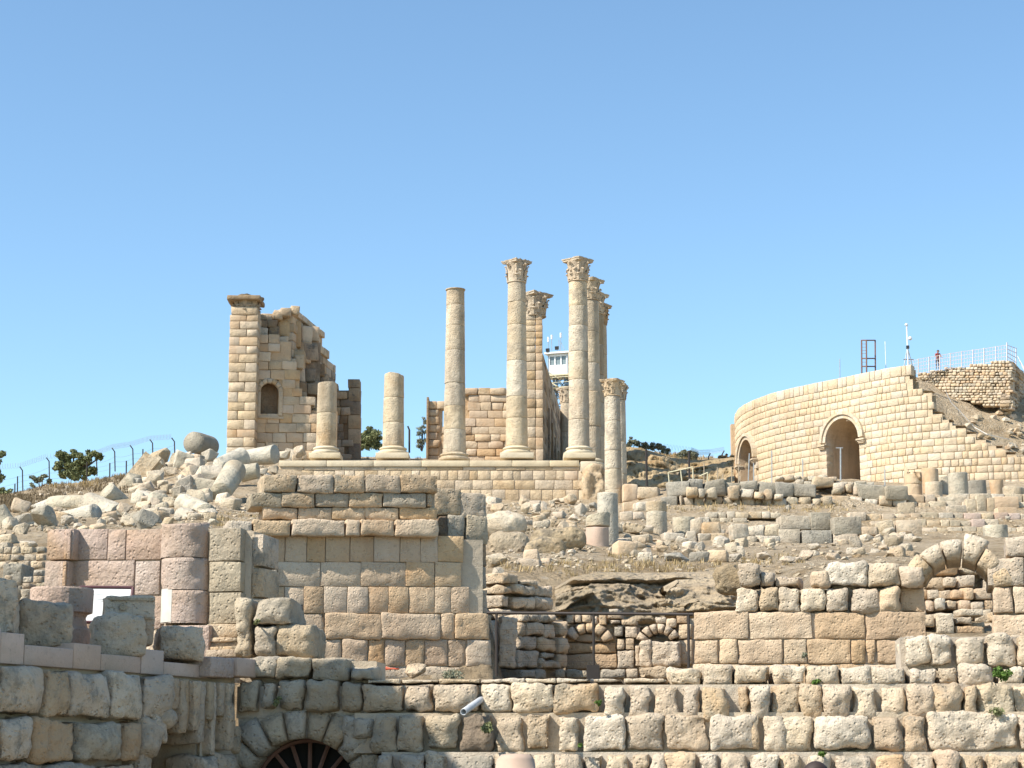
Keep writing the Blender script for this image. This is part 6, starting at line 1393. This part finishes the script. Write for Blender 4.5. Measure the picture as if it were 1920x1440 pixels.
BB = [(1462,965,1526,991,'large long block lying across the top of a pair, centre of the right terraces'),(1461,990,1501,1019,'pale cube under the left end of the large long block'),(1504,992,1560,1019,'broad grey block under the right end of the large long block'),
 (1520,959,1557,992,'dark notched block behind the large long block'),(1564,967,1616,1001,'heavy squared block right of the dark notched block'),(1564,999,1610,1020,'low block beneath the heavy squared block'),
 (1616,986,1645,1002,'worn ochre stone right of the heavy squared block'),(1643,974,1676,1003,'round pale boulder on the right terraces'),(1683,973,1730,1004,'big block with a sunlit top left of the arch crown'),
 (1620,1010,1642,1028,'small yellow stone above the arch shoulder, left one'),(1654,1016,1674,1032,'small yellow stone above the arch shoulder, middle one'),(1675,1016,1702,1034,'rounded yellow stone just left of the arch crown'),(1690,1002,1722,1024,'pinkish block beside the arch crown')]
for x0,y0,x1,y1,l in BB: lblock(x0,y0,x1,y1,84,l,'slate' if 'grey' in l or 'dark' in l else 'rubble' if 'pale' in l or 'long' in l else 'front', style='far' if 'block' in l else 'loose', D=83.5 if y1 > 995 else 84.3, yaw=R.uniform(-.12,.12), dep=.7)
dr = dryrow('block_row', 'rows of squared pale blocks on the right terraces above the arch crown', (1600,93), (1990,93), 975, 1000,
    [(962,978,1590,1990,18,34,1.5),(976,990,1610,1690,16,30,.3),(975,992,1716,1900,16,30,0),(988,1004,1725,1990,18,36,-1)], ('rubble','front','rubble','pink'), 'far')
dr = dryrow('block_row', 'rows of cut blocks supporting the standing stumps at the right edge', (1690,106), (1990,106), 940, 962,
    [(928,944,1700,1990,20,40,.6),(942,958,1695,1990,18,34,0)], ('rubble','front','rubble','gold'), 'far')
NB = [(1708,926,1764,947,'grooved slab with orange broken left end, left of the slim blocks','front'),(1761,930,1812,949,'long pale block under the tallest stump','rubble'),(1812,934,1832,960,'slim upright block, left one of three','rubble'),(1832,926,1850,960,'slim upright block, middle one of three, topped by another','rubble'),
 (1852,932,1866,960,'slim upright block, right one of three','front'),(1866,930,1912,952,'moulded slab with an orange face at the right edge','gold'),(1870,950,1908,976,'ochre cube at the right edge below the moulded slab','gold'),(1758,962,1812,980,'gabled ochre slab below the slim blocks','gold'),
 (1778,946,1812,965,'pale block with a bright top below the tallest stump','rubble'),(1808,960,1870,974,'long low beam stone under the three slim blocks','front'),(1686,941,1716,970,'upright grey slab left of the grooved slab','rubble')]
for x0,y0,x1,y1,l,m in NB: lblock(x0,y0,x1,y1,104,l,m,style='far',D=103.5-(y1-960)*.25,yaw=R.uniform(-.15,.15),dep=.6)
def drum_D(cx, wd, y0, y1, D, label, mat, **k): return stand_drum(cx, wd, y0, y1, D, label, mat, D=D, **k)
drum_D(1716, 33, 878, 906.5, 109, 'jagged topped upper drum of the stacked pair left of the standing stumps', 'gold', topcut=.7, seed=11, sink=0, cat='column drum')
drum_D(1716, 34, 907, 932, 109, 'lower drum of the stacked pair at the left end of the standing stumps', 'gold', seed=12, topcut=0)
drum_D(1749, 31, 876, 925, 112, 'ochre stump just right of the stacked pair', 'gold', seed=13)
drum_D(1755, 32, 902, 932, 108, 'bright white short stump in front of the ochre stump', 'pale', seed=14, topcut=.02)
drum_D(1776, 22, 891, 930, 113, 'thin pale stump left of the tallest stump', 'drum', seed=15)
drum_D(1802, 37, 884, 935, 109, 'tallest grey stump in the row before the theatre', 'drum', seed=16)
drum_D(1838, 34, 898, 936, 110.5, 'dark grey stump right of the tallest stump', 'slate', seed=17)
drum_D(1872, 20, 898, 930, 112, 'small pinkish waisted stump toward the right edge', 'gold', wt=27, seed=18)
drum_D(1906, 40, 910, 934, 109, 'low broad stump at the right edge', 'rubble', seed=19, topcut=.2)
drum_D(1873, 46, 982, 1012, 80, 'squat wide drum standing right behind the arch crown', 'drum', seed=20, topcut=.03)
struct(link_mesh('paved_ledge', [P(1805,974,97), P(2050,974,97), P(2050,985,92), P(1805,985,92)], [(0,3,2,1)], M['clean'])) if False else None
scatter(25, (1240,900,1920,1005), (84,125), 5, 13, 'small stone between the block rows on the right terraces', 'small stones on the right terraces', ('rubble','front','grey'))

# stones on the bank (sits on its own sheet)
for _ in range(70):
    px, py = R.uniform(1780, 1935), R.uniform(758, 860)
    lo_ = np.interp(px, (1690,1712,1745,1770,1800,1840,1880,1920,1980), (700,735,762,790,805,826,846,866,880)); hi_ = np.interp(px, (1690,1745,1800,1880,1980), (690,712,732,742,742))
    f = (lo_-py)/(lo_-hi_)
    if not .12 < f < .95 or (px < 1820 and R.random() < .7): continue
    s = R.uniform(6, 17); dl_ = describe(px, py, s, 'rubble', '')
    if dl_ is None: continue
    rock(px-s/2, py-s*.4, px+s/2, py+s*.3, None, dl_, R.choice(('rubble','gold','pale')), name='bank_stone', group='stones on the earth bank above the steps', D=140.3+f*11)
# hose on the bank
pts = [P(x, y, D) for x, y, D in ((1773,743,147),(1782,762,145.5),(1800,780,144),(1825,808,142.6),(1850,822,141.6),(1895,832,141))]
mb = MB()
for a, b in zip(pts[:-1], pts[1:]): mb.tube(a-pts[0]+Vector((0,-.3,.25)), b-pts[0]+Vector((0,-.3,.25)), .022, 6)
tag(mb.build('hose', M['steel'], None, pts[0]), 'pale hose trailing down the earth bank behind the theatre steps', 'hose')
# ---------------------------------------------------------------- rear hillside right of the temple: earth cutting
hs_ = rock_sheet('earth_cutting', '', '', [(1150,836),(1200,838),(1260,856),(1310,862),(1376,856)], [(1150,905),(1260,915),(1376,912)], 132, 141, 'rock', nx=120, nz=34, amp=1.1, seed=44, strata=.9); struct(hs_)
# ================================================================ VEGETATION
def leafcloud(blobs, n, size, seed, flat=.0):
    rs = np.random.RandomState(seed); V = []; Fc = []; bl = np.array(blobs); wts = bl[:,3]**2; wts /= wts.sum()
    idx = rs.choice(len(bl), n, p=wts); d = rs.randn(n, 3); d /= np.linalg.norm(d, axis=1, keepdims=True); r = bl[idx,3]*(rs.rand(n)**.45)
    c = bl[idx,:3]+d*r[:,None]*np.array([1, 1, .72]); c += (fbm(c*2/ max(.2, bl[:,3].mean()), 2)[:,None])*bl[:,3].mean()*.35
    for k in range(n):
        a = rs.randn(3); a /= np.linalg.norm(a); b = np.cross(a, rs.randn(3)); b /= np.linalg.norm(b); s = size*(.5+rs.rand()); m = len(V)
        V += [c[k]-a*s, c[k]+b*s*.5, c[k]+a*s, c[k]-b*s*.5]; Fc.append((m, m+1, m+2, m+3))
    return V, Fc
def tree(px, pbase, D, blobs, n, size, label, mat, trunks, name='tree', cat='tree', group=None, seed=1, stem=.05):
    o_ = P(px, pbase, D); o_.z -= .2; k = D/F; t = thing(name, label, cat, o_, 0, group)
    B = [((bx-px)*k, by2*k, (pbase-by)*k+.2, r*k) for bx, by, r, by2 in blobs]
    rb = random.Random(seed+99); B0 = B; B = list(B0)[:0]
    for b in B0:
        for _ in range(7):
            a, e, q = rb.uniform(0, 6.28), rb.uniform(-1, 1), rb.uniform(.35, 1.0)*b[3]; ce = math.sqrt(1-e*e); B.append((b[0]+q*ce*math.cos(a), b[1]+q*ce*math.sin(a), b[2]+q*e*.8, b[3]*rb.uniform(.35, .72)))
    V, Fc = leafcloud(B, int(n*1.8), size, seed); B = B0; link_mesh('crown', [tuple(v) for v in V], Fc, M[mat], t)
    mb = MB(); rs = random.Random(seed)
    for b in B[:trunks]:
        mid = Vector((b[0]*.35+rs.uniform(-.1,.1), b[1]*.3, b[2]*.5)); mb.tube((rs.uniform(-.05,.05),0,0), mid, stem, 6, stem*.7); mb.tube(mid, (b[0], b[1], b[2]), stem*.7, 5, stem*.3)
    mb.build('trunk' if cat == 'tree' else 'stem', M['bark'], t); return t
tree(140, 893, 140, [(140,872,17,0),(120,858,13,6),(155,862,14,-5),(108,852,9,0),(135,850,10,4),(175,853,9,-4),(186,857,7,0),(165,850,8,5),(112,875,10,-6),(150,882,13,0),(102,878,6,0),(172,882,10,3),(128,884,12,0),(140,888,14,0),(120,890,10,0),(160,890,10,0)], 10000, .10, 'dark green spreading pine on the left hillside among the fence posts', 'pine', 9, seed=3, stem=.14)
tree(75, 916, 142, [(72,900,9,0),(62,895,6,3),(82,894,6,-3),(92,903,6,0),(60,910,6,0)], 1300, .07, 'thin grey shrub left of the spreading pine', 'olive', 5, 'shrub', 'shrub', seed=5, stem=.04)
tree(-12, 900, 120, [(-8,852,11,0),(-12,870,10,0),(-6,893,13,0),(-20,880,14,0)], 3000, .09, 'dark tree cut off by the left edge of the picture', 'pine', 4, seed=6, stem=.12)
tree(8, 926, 135, [(4,920,8,0),(14,922,7,0),(-6,920,9,0)], 900, .08, 'low dark bush in the far left corner of the skyline', 'pine', 2, 'bush', 'bush', seed=7)
tree(693, 836, 172, [(693,818,15,0),(682,820,11,3),(705,820,11,-3),(690,808,9,0),(700,812,9,0),(678,827,10,0),(708,828,10,0),(684,836,12,0),(702,838,12,0),(693,832,14,0),(674,840,9,0),(714,840,9,0)], 7000, .09, 'dense rounded green bush between the two column stumps', 'pine', 4, 'bush', 'bush', seed=8)
tree(791, 842, 168, [(790,800,7,0),(795,790,6,2),(786,812,8,0),(797,808,8,0),(790,826,9,0),(784,833,7,0),(798,828,8,0),(793,782,4,0)], 1700, .06, 'wispy grey young tree left of the cella wall', 'olive', 8, seed=9, stem=.05)
for i, (px, pb, bl, lab, mt) in enumerate(((1186,842,[(1186,826,8,0),(1180,834,8,0),(1192,832,8,0)],'dark upright shrub on the ridge, nearest the lower column','olive'),(1210,845,[(1208,834,8,0),(1214,838,7,0)],'small loose shrub on the ridge, second from the lower column','olive'),
    (1238,850,[(1230,836,10,0),(1244,840,10,0),(1222,838,8,0),(1252,845,7,0)],'wide grey green shrub on the ridge','olive'),(1290,862,[(1284,850,9,0),(1296,852,9,0),(1278,854,7,0),(1302,858,7,0)],'shrub on the ridge beside the second wire fence post','olive'),
    (1360,860,[(1360,855,6,0),(1352,858,6,0),(1368,857,6,0)],'dry spiky shrub on the ridge beside the theatre','dryleaf'),(1165,842,[(1166,836,7,0)],'little shrub touching the lower column on the ridge','olive'))):
    tree(px, pb+6, 143, bl, 420*len(bl), .065, lab, mt, len(bl), 'shrub', 'shrub', seed=20+i, stem=.03)
# dry scrub cover on the left hillside and the ridge
def tufts(name, boxes, n, size, mat, label, seed, dr=(60,170), h=1.0):
    rs = np.random.RandomState(seed); V = []; Fc = []
    for _ in range(n):
        b = boxes[rs.randint(len(boxes))]; px, py = rs.uniform(b[0], b[2]), rs.uniform(b[1], b[3]); D = ground_hit(px, py, *dr)
        if D is None: continue
        p = np.array(P(px, py, D)); s = size*(.5+rs.rand())
        for _k in range(9):
            a = rs.uniform(0, 6.28); tilt = rs.uniform(.1, .8); L = s*rs.uniform(.6, 1.2); q = p+np.array([rs.randn()*s*.35, rs.randn()*s*.35, -.05]); d = np.array([math.cos(a)*tilt, math.sin(a)*tilt, h])*L; wv = np.array([-math.sin(a), math.cos(a), 0])*s*.07; m = len(V)
            V += [q-wv, q+wv, q+d*.6+wv*.6, q+d, q+d*.6-wv*.6]; Fc.append((m, m+1, m+2, m+3, m+4))
    return stuff(link_mesh(name, [tuple(v) for v in V], Fc, M[mat]), label)
tufts('dry_scrub', [(0,905,120,945),(80,880,240,925),(180,865,290,905),(0,930,60,960)], 2600, .20, 'dryleaf', 'low brown scrub covering the left hillside', 1)
tufts('dry_scrub', [(190,868,280,895),(60,890,190,915)], 500, .28, 'straw', 'pale dry grass on the left hillside', 2)
tufts('dry_grass', [(1160,832,1380,866),(1160,838,1300,862)], 1300, .26, 'straw', 'yellow dry grass along the ridge right of the temple', 3, (125,175))
tufts('dry_grass', [(940,1055,1300,1075),(1050,1062,1400,1095),(400,960,500,1000),(1140,1040,1500,1062),(930,940,1110,1000)], 900, .14, 'straw', 'sparse dry grass on the slope above the rock face', 4, (41,110))
tufts('dry_grass', [(640,845,830,862),(1150,870,1380,912),(1240,946,1600,960)], 420, .22, 'straw', 'dry grass behind the temple platform and the block rows', 5, (90,176))
def plant(px, py, D, r, n, label, size=.016, mat='green', name='plant', seed=1, sq=1):
    o_ = P(px, py, D); k = D/F; rs = random.Random(seed); B = [(rs.uniform(-r,r)*.6*k, rs.uniform(-.05,.05), rs.uniform(-r,r)*.5*k*sq, r*.6*k) for _ in range(5)]
    t = thing(name, label, 'plant', o_); V, Fc = leafcloud(B, n, size, seed); link_mesh('leaves', [tuple(v) for v in V], Fc, M[mat], t)
    mb = MB(); 
    for b in B: mb.tube((0, .12, -.02), b[:3], .004, 4)
    mb.build('stem', M['bark'], t)
plant(1881, 1262, 21.15, 17, 900, 'bright green leafy plant growing from the joints at the right end of the front wall')
plant(1870, 1334, 21.2, 14, 260, 'low dark green plant in a lower joint at the right end of the front wall', mat='pine', seed=2, sq=.5)
plant(1543, 1412, 21.1, 8, 150, 'small green sprig growing above the dark haired person at the bottom edge', seed=3)
plant(1531, 1278, 21.7, 9, 200, 'tiny green sprig under the top course, middle of the front wall', seed=4, sq=.5)
plant(1122, 1318, 21.6, 6, 160, 'green sprig beside the first upright boulder of the front wall', seed=5, mat='green')
plant(1088, 1398, 21.4, 5, 80, 'green sprig low in the front wall, right of the sun hat', seed=6)
plant(918, 1362, 21.6, 14, 400, 'dark green plant in the shaded joint below the drain pipe', seed=7, mat='pine')
plant(519, 1312, 22.1, 8, 300, 'trailing plant hanging between shaded boulders above the barred arch', seed=8, mat='pine', sq=2.6)
plant(481, 1165, 22.9, 7, 200, 'small green plant on the grey blocks right of the pink pilaster', seed=9, mat='pine')
plant(705, 1258, 23.6, 10, 260, 'weed on the ledge below the golden wall, left one', seed=10, mat='olive')
plant(850, 1266, 23.6, 22, 420, 'grey green weeds on the ledge below the right end of the golden wall', seed=11, mat='olive', sq=.35)
plant(1510, 1228, 27.4, 7, 120, 'faint weed growing on the face of the terrace wall', seed=12, mat='olive', sq=1.4)
tag(bpy.data.objects[rock(755,1243,800,1270,26,'whitish stone lying at the foot of the golden wall', 'front', D=24.2).name], 'whitish rounded stone lying on the ledge at the foot of the golden wall', 'rock')
bg = MB(); V, Fc = stone_geo(.22, .03, .12, 'worn', 71); bg.add(V.tolist(), Fc); tag(bg.build('litter', plain('orange_plastic', (.75,.16,.08), .5), None, P(732, 1254, 23.9), smooth=True), 'scrap of orange plastic on the ledge below the golden wall', 'litter')
# ================================================================ WIRE FENCES
def fpost(px, pt_, pb, D, label, arm=-6, group='wire fence posts'):
    pass
def wire_fence(label, posts, D, arm, wires=3, name='wire_fence', mat='iron', armh=7):
    o_ = P(posts[0][0], posts[0][2], D); t = thing(name, label, 'fence', o_); tops = []
    for (px, y0, y1, *e) in posts:
        DD = e[0] if e else D; a, b = P(px+.8, y1+4, DD)-o_, P(px, y0+armh, DD)-o_; MB().tube(a, b, .055, 6).build('post', M[mat], t)
        c = P(px+arm, y0, DD)-o_; MB().tube(b, c, .05, 6).build('bracket', M[mat], t); tops.append((a, b, c))
    for (a0, b0, c0), (a1, b1, c1) in zip(tops[:-1], tops[1:]):
        for f in [k/wires for k in range(wires)]:
            p, q = a0.lerp(b0, .25+.75*f), a1.lerp(b1, .25+.75*f); mb = MB(); n = 6
            for i in range(n):
                s = lambda u: p.lerp(q, u)+Vector((0,0,-.12*math.sin(math.pi*u))); mb.tube(s(i/n), s((i+1)/n), .010, 3)
            mb.build('wire', M['steel'], t)
        p, q = c0, c1; mb = MB(); n = 30; prev = None
        for i in range(n*3+1):
            u = i/(n*3); ang = i*2*math.pi/6; pp = p.lerp(q, u)+Vector((0, .22*math.cos(ang), .22*math.sin(ang)+.1))
            if prev: mb.tube(prev, pp, .008, 3)
            prev = pp
        mb.build('wire_coil', M['steel'], t)
    return t
wire_fence('wire fence with bent top posts running up the left hillside against the sky', [(-30,880,945),(42,875,918),(92,858,905),(181,853,888),(215,840,880),(249,835,874),(286,824,868),(327,821,850)], 148, -5)
for i, (px, y0, y1, D) in enumerate(((28,907,930,140),(33,893,925,144),(206,868,890,138),(237,864,880,136),(268,842,868,142),(163,866,896,138))):
    pole(px, y0, y1, D, .05, f'short thin pole on the left hillside, {("lowest at the far left","taller one beside the lowest","below the third bent post","just left of the fluted slab","right of the pine and nearest the drums","in front of the pine")[i]}', 'iron')
pf_ = pole(767.5, 806, 842, 150, .08, 'dark bent topped fence post between the second stump and the young tree', 'iron', 'fence_post', 'fence post')
MB().tube((0,0,0), P(764.5,799,150)-P(767.5,806,150), .07, 6).build('bracket', M['iron'], pf_, P(767.5,806,150)-pf_.location)
wire_fence('dark wire fence posts along the ridge left of the theatre', [(1206,835,850,144),(1292,846,862,144),(1306,851,866,144),(1328,850,866,146),(1354,845,866,146)], 144, 4, 2)
for px, y0, y1, D, l in ((1213,843,915,118,'tall dark post in front of the earth cutting, left one'),(1293,845,905,118,'tall dark post in front of the earth cutting, right one')): pole(px, y0, y1, D, .075, l, 'iron', 'fence_post', 'fence post', px-1.5)
th = thing('timber_rail', 'broken cream timber handrail behind the big grey boulders', 'handrail', P(1253, 902, 113)); o_ = P(1253, 902, 113); pt = lambda px, py, D=113: P(px, py, D)-o_
for a, b in (((1253,885),(1255,905)),((1276,880),(1279,905)),((1299,875),(1300,905)),((1327,886),(1326,905))): MB().tube(pt(*b), pt(*a), .04, 5).build('post', M['creampaint'], th)
for a, b in (((1253,886),(1298,876)),((1311,893),(1327,886))): MB().tube(pt(*a), pt(*b), .04, 5).build('rail', M['creampaint'], th)
PL = [(1320,868,905,'thin pole behind the boulders, between the two rail pieces'),(1345,876,905,'thin pole behind the boulders, right of the broken rail'),(1355,888,905,'shortest thin pole behind the boulders'),(1372,876,908,'thin pole just left of the theatre end'),
 (1385,868,908,'thin pole in front of the left end of the theatre'),(1402,850,906,'pale pole leaning in front of the small theatre passage'),(1413,868,906,'grey pole at the right of the small theatre passage'),(1447,845,906,'pole before the curved wall, between the two passages'),(1505,861,890,'short pole before the curved wall, nearer the large passage')]
for px, y0, y1, l in PL: pole(px, y0, y1+8, 125, .035 if px < 1400 else .04, l, 'timber' if px < 1390 else 'steel', px1=px+(3 if px == 1402 else 0))
tp_ = pole(1576, 840, 900, 122, .05, 'grey pole with a short cross bar standing before the large theatre passage', 'steel', 'scaffold_pole', 'pole')
MB().tube((-.22,0,P(1576,840,122).z-tp_.location.z), (.22,0,P(1576,840,122).z-tp_.location.z), .04, 6).build('cross_bar', M['steel'], tp_)
pole(1659, 880, 905, 122, .04, 'faint thin pole before the theatre wall right of the large passage', 'steel')
# far ground litter: pebbles, uncountable
rs = np.random.RandomState(9); V = []; Fc = []
base = [RV['rubble'][k] for k in range(4)]; BV = [(np.array([v.co[:] for v in m.vertices]), [tuple(p.vertices) for p in m.polygons]) for m in base]
for _ in range(2000):
    b = ((915,940,1115,1065,42,122),(1130,1000,1720,1100,42,86),(0,940,480,1000,45,110),(1240,945,1920,1010,80,110),(1150,890,1400,912,110,136))[rs.choice(5, p=[.28,.22,.22,.18,.10])]
    px, py = rs.uniform(b[0], b[2]), rs.uniform(b[1], b[3]); D = ground_hit(px, py, b[4], b[5])
    if D is None: continue
    s = rs.uniform(.03, .11)*(1+D/80); bv, bf = BV[rs.randint(4)]; a = rs.uniform(0, 6.28); c, s_ = math.cos(a), math.sin(a); p = np.array(P(px, py, D))
    q = bv*np.array([s, s, s*.6]); q = np.stack([q[:,0]*c-q[:,1]*s_, q[:,0]*s_+q[:,1]*c, q[:,2]], 1)+p+np.array([0,0,.15*s]); m = len(V); V += q.tolist(); Fc += [tuple(i+m for i in f) for f in bf]
stuff(link_mesh('pebbles', V, Fc, M['rubble']), 'small pebbles and stone chips strewn over the slopes')

for o in bpy.data.objects:
    if 'label' in o and len(o['label'].split()) > 16: print('LONG', o.name, o['label'])
